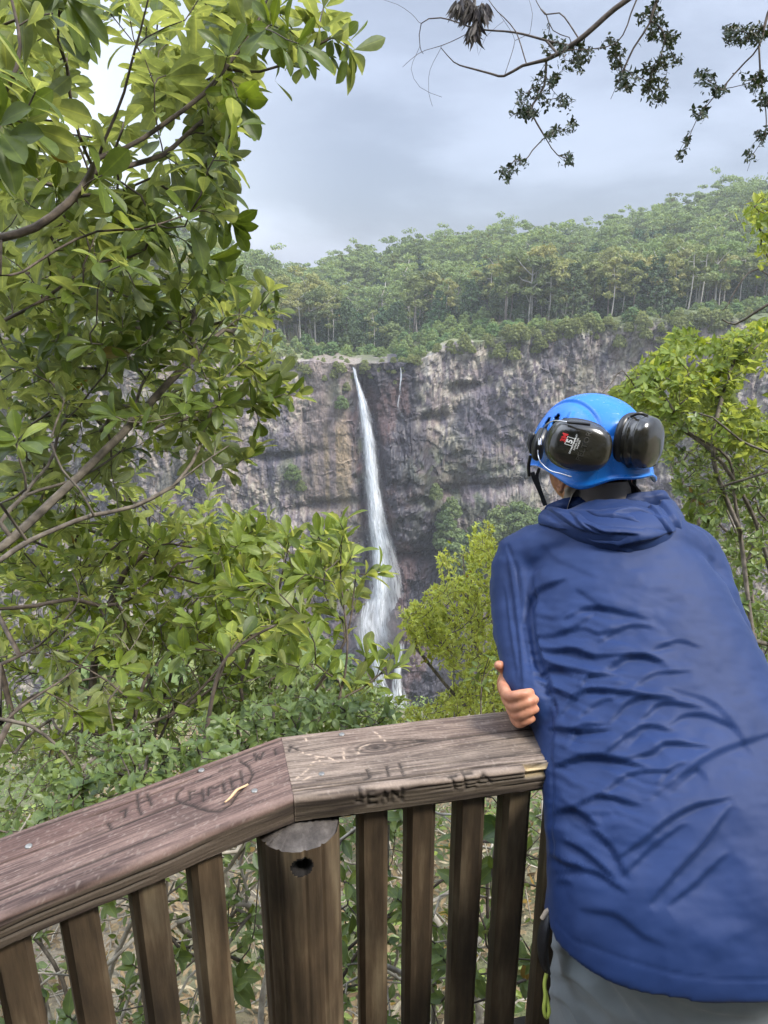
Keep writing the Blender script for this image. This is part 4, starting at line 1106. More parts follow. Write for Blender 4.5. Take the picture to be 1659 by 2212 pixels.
# --- A: the big leathery-leaved tree, upper left
mA = [Z8([(-700, 4600), (-620, 3000), (-420, 1500), (-160, 1060), (0, 1025), (150, 980), (300, 870), (390, 760), (430, 680), (540, 640), (700, 540), (880, 410), (990, 270), (1080, 150), (1150, 0), (1180, -90)], (1.75, 2.15), .0105, .0030),
      Z8([(430, 680), (450, 600), (530, 400), (560, 280), (605, 130), (640, 0)], (1.97, 1.8), .0045, .002),
      Z8([(400, 720), (340, 590), (300, 400), (290, 290), (250, 180)], (1.95, 1.75), .0035, .002),
      Z8([(400, 750), (560, 720), (700, 670), (790, 590), (930, 470), (960, 430)], (1.96, 2.3), .0035, .0015),
      Z8([(985, 300), (1120, 310), (1300, 240), (1430, 160), (1500, 190)], (2.12, 2.1), .0030, .0018),
      Z8([(0, 1190), (100, 1180), (250, 1080), (420, 1000), (600, 990), (800, 930), (870, 890)], (1.8, 2.1), .0038, .0015),
      Z8([(-100, 500), (40, 380), (90, 200), (60, 40), (30, -80)], (1.5, 1.5), .005, .003),
      Z8([(-80, 1250), (100, 1210), (260, 960), (330, 850), (500, 830), (650, 770)], (2.2, 2.4), .005, .002),
      Z8([(-60, 1420), (180, 1300), (330, 1180), (440, 1130), (560, 1110)], (2.0, 2.2), .004, .002)]
pA = [(-60, -40), (560, -40), (640, 0), (650, 110), (560, 130), (545, 220), (520, 300), (505, 470), (440, 500), (380, 450), (300, 540), (0, 600), (-60, 560)]
tA = np.concatenate([tips_in(pA, 150, (1.85, 2.9), r4, .50, 70, 3), tips_in([(-40, -40), (170, -40), (150, 150), (60, 330), (-40, 380)], 22, (1.35, 1.8), r4),
                     tips_in([(0, 330), (240, 250), (480, 300), (500, 470), (380, 520), (150, 640), (0, 680)], 75, (2.0, 3.1), r4),
                     np.array([att(a, b, t) for a, b, t in [(752, 98, 2.1), (762, 112, 2.12), (715, 78, 2.1), (690, 60, 2.12), (650, 85, 2.1), (600, 20, 2.1), (640, 130, 2.12), (500, 110, 2.1), (470, 170, 2.05), (530, 200, 2.0), (560, 75, 2.1), (700, 10, 2.15), (490, 230, 2.2),
                                                            (450, 290, 2.2), (480, 400, 2.4), (500, 480, 2.4), (470, 350, 2.3), (440, 430, 2.2), (400, 520, 2.2), (445, 560, 2.2), (520, 160, 2.2), (600, 60, 2.05), (330, 500, 2.2), (300, 640, 2.2)]])])
LFA = dict(n=(4, 7), size=(.070, .132), spread=(.45, 1.35), along=3, gap=.03, facing=.5, droop=.30, wid=(.72, 1.05))
shrub('broadleaf_tree', 'leafy tree with large leathery leaves reaching across the sky from the upper left', 'tree', mA, tA, m_leaf, m_bark, 31, leaf=LFA, group=None)
# --- B: middle left
mB = [Z1([(-560, 3000), (-480, 1900), (-150, 850), (0, 750), (100, 670), (200, 570), (320, 450), (440, 330), (540, 230), (560, 150), (600, 40)], (1.9, 2.5), .0105, .004),
      Z1([(-440, 1750), (-120, 860), (0, 800), (120, 720), (250, 660), (390, 610), (560, 570), (700, 500), (830, 400), (950, 320)], (1.8, 2.3), .0070, .002),
      Z1([(0, 640), (100, 530), (300, 460), (420, 400), (520, 330)], (2.1, 2.5), .0060, .003),
      Z1([(720, 490), (800, 390), (850, 250), (900, 100), (930, 50)], (2.2, 2.5), .0034, .0016),
      Z1([(0, 560), (110, 500), (90, 380), (60, 250)], (1.9, 1.8), .004, .002),
      Z1([(390, 610), (330, 500), (260, 420), (210, 300)], (2.05, 2.1), .003, .0015),
      Z1([(560, 230), (640, 130), (760, 0), (880, -120), (980, -200)], (2.45, 2.6), .004, .002)]
pB1 = [(-40, 560), (330, 590), (420, 560), (480, 590), (560, 600), (600, 680), (590, 740), (540, 770), (600, 800), (620, 860), (560, 880), (400, 900), (200, 900), (-40, 850)]
pB2 = [(-40, 840), (300, 880), (560, 880), (560, 960), (500, 1010), (430, 1050), (330, 1060), (-40, 1060)]
tB = np.concatenate([tips_in(pB1, 180, (2.1, 3.2), r4, .15, 60, 5), tips_in(pB2, 60, (2.3, 3.2), r4, .3, 60, 6),
                     tips_in([(0, 600), (420, 580), (590, 650), (580, 870), (300, 900), (0, 880)], 90, (2.5, 3.6), r4), tips_in([(-40, 860), (200, 880), (330, 1000), (260, 1120), (-40, 1200)], 70, (2.6, 3.8), r4),
                     np.array([att(a, b, t) for a, b, t in [(582, 632, 2.6), (600, 672, 2.6), (560, 610, 2.6), (640, 855, 2.5), (600, 815, 2.5), (570, 800, 2.5), (550, 965, 2.5), (490, 1010, 2.5), (590, 745, 2.6), (500, 600, 2.6), (470, 590, 2.7),
                                                            (590, 860, 2.5), (560, 910, 2.5), (530, 990, 2.5), (540, 870, 2.5), (40, 950, 1.6), (250, 900, 1.9), (210, 560, 1.8), (270, 570, 1.8)]])])
shrub('broadleaf_shrub', 'leathery-leaved shrub in front of the cliff at mid left, pale lichened limb', 'shrub', mB, tB, m_leaf, m_bark_p, 32, rmax=.013, leaf=dict(LFA, size=(.055, .105), droop=.05, spread=(.35, 1.2), facing=.6))
# --- C: fan of stems, lower left
mC = [Z1([(330, 1560), (375, 1400), (395, 1200), (420, 1060), (470, 950), (520, 850), (600, 770)], (3.0, 3.2), .017, .005),
      Z1([(520, 1560), (560, 1450), (600, 1300), (700, 1180), (800, 1050), (900, 970)], (2.7, 3.0), .010, .004),
      Z1([(-40, 1640), (20, 1500), (80, 1400), (200, 1330), (420, 1280)], (2.4, 2.8), .012, .003),
      Z1([(640, 1560), (660, 1420), (700, 1300), (720, 1200), (750, 1120)], (3.0, 3.2), .006, .003),
      Z1([(700, 1450), (820, 1350), (900, 1260), (1000, 1150), (1150, 1060)], (2.5, 2.7), .006, .0025),
      Z1([(0, 1230), (160, 1150), (300, 1010), (330, 930), (300, 850)], (2.4, 2.6), .005, .002),
      Z1([(-20, 1000), (150, 985), (300, 960), (420, 990), (540, 960), (600, 920)], (2.5, 2.9), .003, .0015),
      Z1([(560, 1400), (450, 1300), (300, 1220), (150, 1180), (0, 1200)], (2.7, 2.6), .004, .002),
      Z1([(0, 1480), (110, 1390), (250, 1300), (300, 1250)], (2.2, 2.4), .006, .002)]
pC = [(-40, 1120), (200, 1130), (430, 1120), (560, 1130), (600, 1220), (520, 1340), (400, 1400), (200, 1420), (-40, 1440)]
tC = np.concatenate([tips_in(pC, 300, (2.8, 3.8), r4, .25, 50, 9), tips_in([(-40, 1050), (470, 1060), (560, 1150), (500, 1280), (-40, 1300)], 170, (3.2, 5.0), r4), tips_in([(-40, 1330), (500, 1340), (560, 1440), (420, 1560), (200, 1600), (-40, 1640)], 85, (2.3, 3.3), np.random.default_rng(99))])
shrub('multi_stemmed_shrub', 'bush of dark leaning stems below the broad-leaved shrub at lower left', 'shrub', mC, tC, m_leaf_c, m_bark, 33, rmax=.018, leaf=dict(LFA, size=(.055, .10), droop=.0, spread=(.3, 1.15), facing=.7, along=2))
# bare twigs tangled between the stems
mC2 = [Z1([(480, 1600), (560, 1420), (640, 1250), (700, 1100)], (3.1, 3.3), .006, .002), Z1([(640, 1600), (720, 1400), (760, 1250), (900, 1080)], (3.2, 3.4), .006, .002),
       Z1([(200, 1620), (260, 1480), (420, 1350), (520, 1200), (600, 1100)], (2.9, 3.1), .006, .002), Z1([(60, 1600), (150, 1500), (300, 1430), (500, 1420), (640, 1380)], (2.6, 2.9), .005, .002),
       Z1([(300, 1700), (420, 1600), (520, 1500), (700, 1430), (880, 1330)], (2.3, 2.6), .005, .002), Z1([(-40, 1450), (120, 1480), (240, 1570), (300, 1650)], (2.2, 2.2), .006, .004)]
tC2 = tips_in([(120, 1240), (300, 1290), (500, 1200), (600, 1260), (640, 1440), (560, 1560), (300, 1640), (0, 1700), (0, 1400)], 330, (2.4, 3.8), r4)
shrub('twiggy_shrub', 'tangle of thin mostly bare twigs behind the left rail plank', 'shrub', mC2, tC2, m_leaf_b, m_bark_p, 34, rtip=.0013, leaf=dict(n=(1, 3), size=(.02, .04), spread=(.5, 1.4), along=1, gap=.03, facing=.6), wob=.8, kind='ovate')
# --- D: shrub in front of the fall
mD = [Z1([(1390, 1560), (1400, 1400), (1440, 1200), (1430, 1000), (1415, 850), (1420, 720)], (2.35, 2.4), .0055, .002),
      Z1([(1200, 1560), (1300, 1350), (1400, 1200), (1450, 1080), (1470, 960), (1480, 850)], (2.4, 2.5), .006, .002),
      Z1([(1400, 1380), (1500, 1330), (1580, 1270), (1640, 1200)], (2.35, 2.4), .0035, .002),
      Z1([(850, 1560), (900, 1290), (960, 1180), (1060, 1110), (1140, 1070)], (1.9, 1.9), .006, .0035),
      Z1([(1050, 1500), (1000, 1300), (1080, 1100), (1150, 950), (1180, 800)], (2.7, 2.9), .006, .003),
      Z1([(1000, 1560), (920, 1200), (900, 980), (960, 800), (1080, 640), (1080, 600)], (3.0, 3.2), .006, .002),
      Z1([(700, 860), (740, 810), (850, 790), (950, 740), (1060, 680)], (2.9, 3.0), .003, .0015)]
tD = np.concatenate([tips_in([(440, 1130), (560, 1120), (620, 1150), (700, 1130), (750, 1180), (760, 1290), (700, 1330), (620, 1400), (520, 1380), (440, 1300)], 120, (2.6, 3.4), r4, .15, 50, 12),
                     np.array([att(a, b, t) for a, b, t in [(738, 1172, 2.4), (735, 1130, 2.4), (760, 1200, 2.4), (795, 1240, 2.5), (820, 1235, 2.5), (770, 1290, 2.5), (735, 1290, 2.4), (700, 1250, 2.5), (740, 1340, 2.45), (720, 1400, 2.4), (700, 1310, 2.5),
                                                            (845, 1410, 2.4), (860, 1440, 2.4), (820, 1440, 2.4), (790, 1420, 2.45), (770, 1480, 2.4), (540, 1360, 1.95), (520, 1385, 1.9), (560, 1390, 1.95), (600, 1350, 2.1), (580, 1260, 2.2), (630, 1290, 2.3),
                                                            (660, 1240, 2.3), (650, 1330, 2.2), (600, 1410, 2.2), (680, 1390, 2.2), (640, 1440, 2.2), (700, 1450, 2.3), (500, 1270, 2.2), (540, 1290, 2.2)]])])
shrub('broadleaf_sapling', 'leathery-leaved sapling standing in front of the foot of the waterfall', 'shrub', mD, tD, m_leaf_c, m_bark, 35, leaf=dict(LFA, size=(.055, .105), droop=-.05, spread=(.35, 1.2), facing=.75))
# --- E: small leaved understorey along the back of the rail
def low_shrub(label, root, poly, n, dep, seed, size=(.018, .036), lm=m_leaf_b, name='small_leaved_shrub', bm=m_bark, leafn=(3, 5), along=5):
    mains = [M4([root, tuple(np.array(root) * .5 + np.array([*np.mean(poly, 0), np.mean(dep)]) * .5), (*np.mean(poly, 0), np.mean(dep))], .005, .0025)]
    return shrub(name, label, 'shrub', mains, tips_in(poly, n, dep, np.random.default_rng(seed)), lm, bm, seed, rtip=.0010, step=.04, leaf=dict(n=leafn, size=size, spread=(.7, 1.5), along=along, gap=.018, facing=1.0, droop=.05, wid=(.9, 1.25)), kind='ovate', sides=5)
low_shrub('low small-leaved shrub along the far side of the left rail plank', (260, 1900, 1.9), [(60, 1790), (180, 1640), (330, 1600), (480, 1590), (560, 1590), (420, 1680), (250, 1750), (100, 1800)], 150, (1.45, 2.1), 41)
low_shrub('low small-leaved shrub behind the joint of the two rail planks', (620, 1760, 2.0), [(420, 1560), (560, 1500), (760, 1500), (860, 1530), (850, 1570), (600, 1600), (470, 1640)], 190, (1.7, 2.5), 42)
low_shrub('grey-green small-leaved shrub below the twiggy bush at left', (60, 1980, 2.1), [(-40, 1760), (60, 1640), (250, 1560), (350, 1560), (330, 1640), (150, 1720), (0, 1830)], 120, (1.8, 2.8), 43)
low_shrub('dense small-leaved bush under the sapling in front of the waterfall', (600, 1800, 3.2), [(380, 1440), (560, 1420), (740, 1430), (880, 1500), (880, 1560), (560, 1560), (380, 1540)], 220, (2.6, 3.9), 44, size=(.025, .05))
low_shrub('shaded small-leaved bush among the stems at far left', (80, 1800, 3.4), [(-40, 1400), (220, 1420), (440, 1480), (500, 1560), (250, 1640), (-40, 1700)], 170, (3.4, 4.6), 45, size=(.03, .055))
# --- F: growth seen between the balusters
def under(label, polys, n, dep, seed, size, lm, bm, bare=False, name='trailing_shrub', rt=.0016):
    ch = []
    ms = []
    r_ = np.random.default_rng(seed)
    for k in range(6):
        x0 = r_.uniform(polys[0][0], polys[0][1]); ms.append(M4([(x0, 2400, dep[0] + .5), (x0 + r_.uniform(-120, 120), 2150, np.mean(dep)), (x0 + r_.uniform(-200, 200), 1900, np.mean(dep))], .007, .003))
    tp = tips_in([(polys[0][0], 1760), (polys[0][1], 1690), (polys[0][1], 2300), (polys[0][0], 2300)], n, dep, r_)
    return shrub(name, label, 'shrub', ms, tp, lm, bm, seed, rtip=rt, leaf=dict(n=(1, 3) if bare else (3, 5), size=size, spread=(.5, 1.4), along=1 if bare else 2, gap=.03, facing=.8), wob=.8, kind='ovate')
under('green-leaved shrub seen through the balusters left of the round post', [(-60, 560)], 120, (1.5, 2.4), 51, (.03, .06), m_leaf_b, m_bark_p)
under('green-leaved shrub seen through the balusters right of the round post', [(700, 1260)], 130, (1.5, 2.3), 52, (.03, .065), m_leaf_b, m_bark)
under('tangle of pale bare twigs low behind the balusters right of the post', [(560, 1300)], 300, (1.6, 2.9), 53, (.02, .03), m_leaf_b, m_bark_w, True, 'dead_shrub', .0021)
under('tangle of pale bare twigs low behind the balusters left of the post', [(-60, 620)], 300, (1.6, 2.9), 54, (.02, .03), m_leaf_b, m_bark_w, True, 'dead_shrub', .0021)
# leaf litter and trailing ground cover on the slope
n_ = 26000; X_ = r4.uniform(-3.5, 4.5, n_); Y_ = 1.2 + 9 * r4.random(n_) ** 1.3
P_ = np.c_[X_, Y_, groundz(X_, Y_) + .01 + .05 * r4.random(n_)]
LV, LF, LT = place_leaves(leaf_template('lance'), P_, norm(r4.normal(size=(n_, 3)) * [1, 1, .35]), np.tile([0, 0, 1.], (n_, 1)) + r4.normal(0, .3, (n_, 3)), r4.uniform(.04, .10, n_), r4.random(n_), r4.uniform(-.5, .5, n_), r4.uniform(1, 2.2, n_))
m_litter = leaf_mat('dry_leaf', (.22, .165, .105), (.30, .25, .19), (.08, .052, .032), (.38, .33, .25), trans=.1, rough=.8, spec=.2)
tag(link('leaf_litter', fmesh('leaf_litter', LV, LF, attr={'tint': LT}, mats=[m_litter])), 'dry leaf litter covering the slope below the railing', 'leaf litter', kind='stuff')
n_ = 46000; X_ = r4.uniform(-9, 9, n_); Y_ = 2.2 + 14 * r4.random(n_) ** 1.2; hsel = (fbm(X_ / 1.1, Y_ / 1.1, o=3, s=5) > .47) | (Y_ > 5); X_, Y_ = X_[hsel], Y_[hsel]; n_ = len(X_)
P_ = np.c_[X_, Y_, groundz(X_, Y_) + .30 * r4.random(n_)]
LV, LF, LT = place_leaves(leaf_template('ovate'), P_, norm(r4.normal(size=(n_, 3)) * [1, 1, .5]), np.tile([0, 0, 1.], (n_, 1)) + r4.normal(0, .4, (n_, 3)), r4.uniform(.03, .08, n_), r4.random(n_), r4.uniform(-.3, .1, n_), r4.uniform(.9, 1.2, n_))
tag(link('ground_cover', fmesh('ground_cover', LV, LF, attr={'tint': LT}, mats=[m_leaf_b])), 'low leafy ground cover on the slope below the lookout', 'ground cover', kind='stuff')
# --- G: fine lime green shrub
mG = [M4([(1090, 1800, 4.6), (1080, 1600, 4.8), (1040, 1440, 5.0), (1010, 1300, 5.1), (1000, 1200, 5.2)], .020, .005), M4([(1080, 1600, 4.8), (980, 1500, 4.9), (900, 1400, 4.9)], .010, .004),
      M4([(1060, 1500, 4.9), (1110, 1350, 5.0), (1120, 1220, 5.1)], .010, .004), M4([(1060, 1640, 4.6), (960, 1590, 4.3), (880, 1560, 4.2)], .009, .003)]
pG = [(865, 1330), (925, 1280), (960, 1230), (930, 1200), (990, 1195), (1010, 1160), (1050, 1150), (1075, 1185), (1120, 1180), (1180, 1300), (1180, 1620), (870, 1600), (850, 1540), (930, 1520), (1000, 1470), (960, 1430), (900, 1370)]
tG = tips_in(pG, 1500, (4.2, 6.0), r4, .06, 40, 15)
tG = np.concatenate([tG, tips_in([(860, 1310), (960, 1290), (980, 1400), (880, 1380)], 90, (4.4, 5.0), r4), tips_in([(1020, 1125), (1060, 1120), (1080, 1200), (1010, 1200)], 26, (5.0, 5.4), r4), tips_in([(1180, 1150), (1420, 1150), (1420, 1700), (1180, 1700)], 180, (4.8, 6.4), r4)])
LFG = dict(n=(7, 10), size=(.020, .040), spread=(.3, 1.1), along=12, gap=.016, facing=.5, droop=-.2, wid=(.9, 1.3), bend=(-.2, .2))
shrub('lime_green_shrub', 'fine-leaved lime green shrub rising behind the rail left of the person', 'shrub', mG, tG, m_lime, m_bark_p, 61, step=.08, rtip=.0014, rmax=.014, leaf=LFG, kind='simple', sides=5)
# small broad leaves poking out of the lime shrub
shrub('leafy_sprig', 'small bright broad-leaved sprig in front of the lime green shrub by the hand', 'plant', [M4([(1040, 1600, 2.6), (1040, 1480, 2.7), (1055, 1420, 2.7)], .003, .0015)],
      np.array([att(a, b, t) for a, b, t in [(1060, 1425, 2.7), (1030, 1440, 2.7), (1020, 1465, 2.7), (1045, 1480, 2.6), (1075, 1440, 2.8)]]), m_leaf, m_bark, 62, rtip=.0012, leaf=dict(n=(2, 4), size=(.035, .055), spread=(.5, 1.3), along=1, facing=.8), kind='ovate')
# --- H: bush at the right
mH = [M4([(1640, 1500, 3.0), (1610, 1250, 3.1), (1590, 1080, 3.2), (1575, 990, 3.2), (1500, 940, 3.2), (1420, 880, 3.3), (1370, 830, 3.4)], .010, .003),
      M4([(1700, 1400, 3.2), (1640, 1150, 3.2), (1560, 1000, 3.2), (1480, 930, 3.3), (1420, 900, 3.2)], .009, .003), M4([(1480, 930, 3.3), (1420, 830, 3.4), (1400, 760, 3.5)], .005, .002),
      M4([(1600, 1150, 3.1), (1560, 1050, 3.1), (1540, 960, 3.1), (1560, 850, 3.2), (1590, 760, 3.3)], .006, .003), M4([(1720, 1000, 2.9), (1600, 950, 3.0), (1540, 900, 3.0), (1480, 890, 3.1)], .006, .003),
      M4([(1720, 620, 3.2), (1640, 670, 3.2), (1590, 700, 3.3), (1560, 690, 3.3)], .008, .003), M4([(1700, 640, 3.2), (1640, 580, 3.3), (1600, 610, 3.3), (1570, 660, 3.3), (1560, 670, 3.3)], .004, .002),
      M4([(1380, 850, 3.3), (1345, 800, 3.3), (1320, 830, 3.3), (1300, 850, 3.3)], .003, .002)]
pH1 = [(1320, 850), (1390, 780), (1440, 740), (1460, 700), (1540, 740), (1600, 700), (1700, 690), (1720, 960), (1560, 960), (1460, 900), (1400, 900), (1340, 870)]
pH2 = [(1400, 880), (1720, 900), (1720, 1560), (1640, 1500), (1590, 1300), (1540, 1180), (1480, 1110), (1430, 1000), (1420, 930)]
tH1 = np.concatenate([tips_in(pH1, 800, (3.0, 4.6), r4, .35, 45, 22)])
tH2 = np.concatenate([tips_in(pH2, 420, (3.0, 4.6), r4, .15, 45, 24), tips_in(pH2, 420, (4.5, 6.0), r4)])
LFH = dict(n=(4, 7), size=(.03, .058), spread=(.5, 1.4), along=5, gap=.025, facing=.6, droop=.15, wid=(.8, 1.3))
shrub('yellow_green_tree', 'yellow-green leafy tree with thin pale branches right of the helmet', 'tree', mH, tH1, m_rightl, m_bark_p, 71, rtip=.0012, rmax=.010, leaf=dict(LFH, tlo=.4, thi=1.0), kind='ovate', sides=5)
mH2 = [M4([(1700, 1750, 3.4), (1640, 1500, 3.4), (1620, 1250, 3.5), (1560, 1080, 3.6)], .008, .003), M4([(1620, 1500, 3.8), (1540, 1300, 3.9), (1500, 1080, 4.0)], .007, .003), M4([(1600, 1250, 3.5), (1660, 1100, 3.6), (1690, 950, 3.7)], .008, .003)]
shrub('shaded_bush', 'darker green twiggy bush beyond the right shoulder of the person', 'shrub', mH2, tH2, m_leaf_b, m_bark_p, 72, rtip=.0012, rmax=.009, leaf=dict(LFH, size=(.025, .05)), kind='ovate', sides=5)
shrub('yellow_leafed_branch', 'bright yellow leaf sprays hanging in from the right edge over the forest', 'branch', [M4([(1760, 520, 3.0), (1700, 480, 3.0), (1650, 450, 3.0), (1620, 440, 3.0)], .005, .002)],
      tips_in([(1598, 440), (1640, 415), (1700, 430), (1700, 580), (1640, 560), (1650, 500)], 34, (2.9, 3.3), r4), m_rightl, m_bark, 73, rtip=.0012, leaf=dict(LFH, n=(4, 6), size=(.03, .05), tlo=.8, thi=1.0), kind='ovate')
# --- I: overhanging tree, top right
mI = [ZR([(1250, -140), (1050, 0), (960, 70), (870, 150), (800, 200), (700, 260), (600, 285), (520, 328), (470, 320), (360, 290), (300, 265), (245, 205)], (3.0, 3.3), .0125, .0018),
      ZR([(700, 175), (600, 150), (520, 135), (400, 125), (245, 75), (160, 100), (155, 200), (170, 232)], (3.2, 3.4), .0055, .0012), ZR([(790, 195), (740, 185), (690, 172)], (3.15, 3.2), .006, .005),
      ZR([(840, 165), (800, 100), (760, 55), (700, 60), (660, 10), (640, -40)], (3.1, 3.2), .0035, .0015), ZR([(615, 275), (570, 140), (490, 50), (455, 0), (430, -40)], (3.2, 3.3), .0030, .0012),
      ZR([(1260, -160), (1180, 0), (1150, 100), (1080, 210), (1040, 300), (980, 430)], (3.0, 3.1), .0045, .0012), ZR([(1200, -150), (1090, 0), (1050, 110), (1000, 190), (900, 210), (800, 215)], (3.0, 3.1), .0040, .0015),
      ZR([(700, 270), (690, 370), (640, 450), (640, 500), (700, 600), (750, 670), (820, 690)], (3.2, 3.2), .0030, .0012), ZR([(690, 598), (640, 650), (600, 700), (500, 740)], (3.2, 3.2), .0018, .001),
      ZR([(365, 142), (250, 200), (150, 235), (80, 290)], (3.35, 3.4), .0018, .0008), ZR([(155, 200), (120, 300), (160, 380), (250, 420)], (3.4, 3.4), .0010, .0006), ZR([(245, 210), (200, 300), (195, 400), (210, 460)], (3.4, 3.4), .0010, .0006),
      ZR([(150, 95), (120, 60), (60, 20), (0, 0)], (3.4, 3.5), .0012, .0006), ZR([(520, 328), (560, 200), (560, 150), (500, 60)], (3.3, 3.3), .0012, .0008), ZR([(400, 150), (410, 240), (440, 160), (520, 90)], (3.3, 3.3), .0008, .0006),
      ZR([(630, 145), (640, 60), (620, -20)], (3.3, 3.3), .0012, .0008), ZR([(700, 60), (730, 130), (800, 160)], (3.2, 3.2), .001, .0007)]
def blobs(L, r_, f=.020, dep=(3.0, 3.3)):
    out = []
    for (x, y, rad) in L:
        n = int(rad * rad * f / 4) + 5
        for k in range(n):
            a = r_.random() * 6.28; q = rad * .95 * math.sqrt(r_.random()); out.append(att(829.5 + (x + q * math.cos(a)) * .5, (y + q * math.sin(a) * .8) * .5, r_.uniform(*dep)))
    return np.array(out)
BL = [(730, 190, 60), (860, 220, 55), (700, 350, 62), (640, 440, 85), (600, 500, 55), (780, 430, 40), (740, 580, 45), (800, 680, 38), (540, 740, 50), (590, 690, 28), (1150, 60, 60), (1190, 130, 70), (1250, 170, 45), (1240, 250, 55),
      (1180, 380, 62), (1170, 290, 50), (1050, 340, 55), (1010, 250, 55), (980, 190, 40), (830, 280, 50), (810, 545, 30), (1185, 430, 40), (1040, 380, 30)]
LFI = dict(n=(3, 4), size=(.012, .025), spread=(.5, 1.4), along=4, gap=.014, facing=.7, droop=.1, wid=(.8, 1.3))
shrub('overhanging_tree', 'dark branches with small leaves hanging into the sky from the top right', 'tree', mI, blobs(BL, r4), m_over, m_bark, 81, rtip=.0008, step=.035, leaf=LFI, kind='ovate', sides=5, wob=.5)
mJ = [ZR([(1720, -60), (1659, 60), (1620, 200), (1560, 270), (1480, 360), (1400, 450), (1350, 520), (1280, 670)], (3.0, 3.1), .0030, .0008), ZR([(1620, 200), (1630, 350), (1650, 560), (1600, 660), (1570, 740)], (3.0, 3.1), .0022, .0006)]
BJ = [(1540, 160, 75), (1620, 130, 60), (1390, 330, 58), (1440, 390, 38), (1360, 480, 38), (1600, 350, 60), (1650, 430, 50), (1630, 590, 36), (1575, 660, 18), (1500, 120, 40), (1312, 605, 12), (1278, 668, 12)]
shrub('hanging_branch', 'two leafy twigs dangling at the right edge above the hill', 'branch', mJ, blobs(BJ, r4, dep=(2.95, 3.15)), m_over, m_bark, 82, rtip=.0008, step=.035, leaf=LFI, kind='ovate', sides=5, wob=.5)
m_deadleaf = leaf_mat('dead_leaf', (.06, .05, .055), (.09, .08, .08), (.02, .018, .02), (.10, .09, .09), trans=.1, rough=.7)
tK = blobs([(340, 10, 40), (380, 20, 45), (430, 25, 30), (400, 90, 16), (385, 120, 16)], r4, f=.03, dep=(3.1, 3.25))
shrub('dead_leaf_bunch', 'hanging bunch of long dark narrow leaves at the top of the sky', 'leaves', [ZR([(420, -80), (390, -20), (395, 60), (385, 120)], (3.15, 3.2), .0015, .0008)], tK, m_deadleaf, m_bark, 83, rtip=.0007, step=.03,
      leaf=dict(n=(3, 5), size=(.05, .085), spread=(.2, .7), along=2, gap=.015, facing=.2, droop=1.6, wid=(.9, 1.4)), kind='lance')
# --- mid-distance canopy below the lookout, left and right
MT = [(-.26, 26, 7, .9), (-.33, 34, 7, 1.1), (-.20, 38, 8, 1.2), (-.40, 24, 7, .9), (-.12, 44, 7, 1.0), (-.30, 50, 7, 1.2), (-.22, 62, 7, 1.1), (-.42, 44, 8, 1.2), (-.36, 70, 10, 1.1), (.28, 30, 7, 1.0), (.36, 38, 7, 1.1), (.24, 46, 8, 1.2), (.42, 28, 7, 1.0), (.46, 50, 7, 1.1), (.32, 60, 7, 1.1), (-.28, 90, 7, 1.3), (-.18, 80, 8, 1.3), (.2, 75, 7, 1.2)]
for k, (az, Y, i, s) in enumerate(MT):
    X = az * Y; zt = CAMZ + Y * (ray(0, 1390)[2] / ray(0, 1390)[1]) + (k % 3) * .6
    put_tree(i, (X, Y, zt - PRO[i]['h'] * s * .9), s, k * 1.3, label='round treetop seen from above through the foliage below the lookout', group='treetops below the lookout')
# --- unseen forest behind and above the lookout, added to shade the deck side
n_ = 5200
a_ = r4.uniform(math.pi * 1.05, math.pi * 1.95, n_); rr_ = r4.uniform(4.0, 9.0, n_); zz_ = r4.random(n_) ** .8 * 9.5 - .5
P_ = np.c_[rr_ * np.cos(a_), rr_ * np.sin(a_) - 1.0, zz_]
P2 = np.c_[r4.uniform(-5, 6, 900), r4.uniform(-6.0, -2.0, 900), r4.uniform(5.0, 7.5, 900)]
P_ = np.concatenate([P_, P2]); n_ = len(P_)
LV, LF, LT = place_leaves(leaf_template('ovate'), P_, norm(r4.normal(size=(n_, 3))), r4.normal(size=(n_, 3)) + [0, 0, .6], r4.uniform(.35, .7, n_), r4.random(n_), np.zeros(n_), np.full(n_, 1.5))
tag(link('unseen_forest_behind', fmesh('unseen_forest_behind', LV, LF, attr={'tint': LT}, mats=[m_far3])), 'unseen forest added behind the lookout to shade the deck', 'forest', kind='stuff')
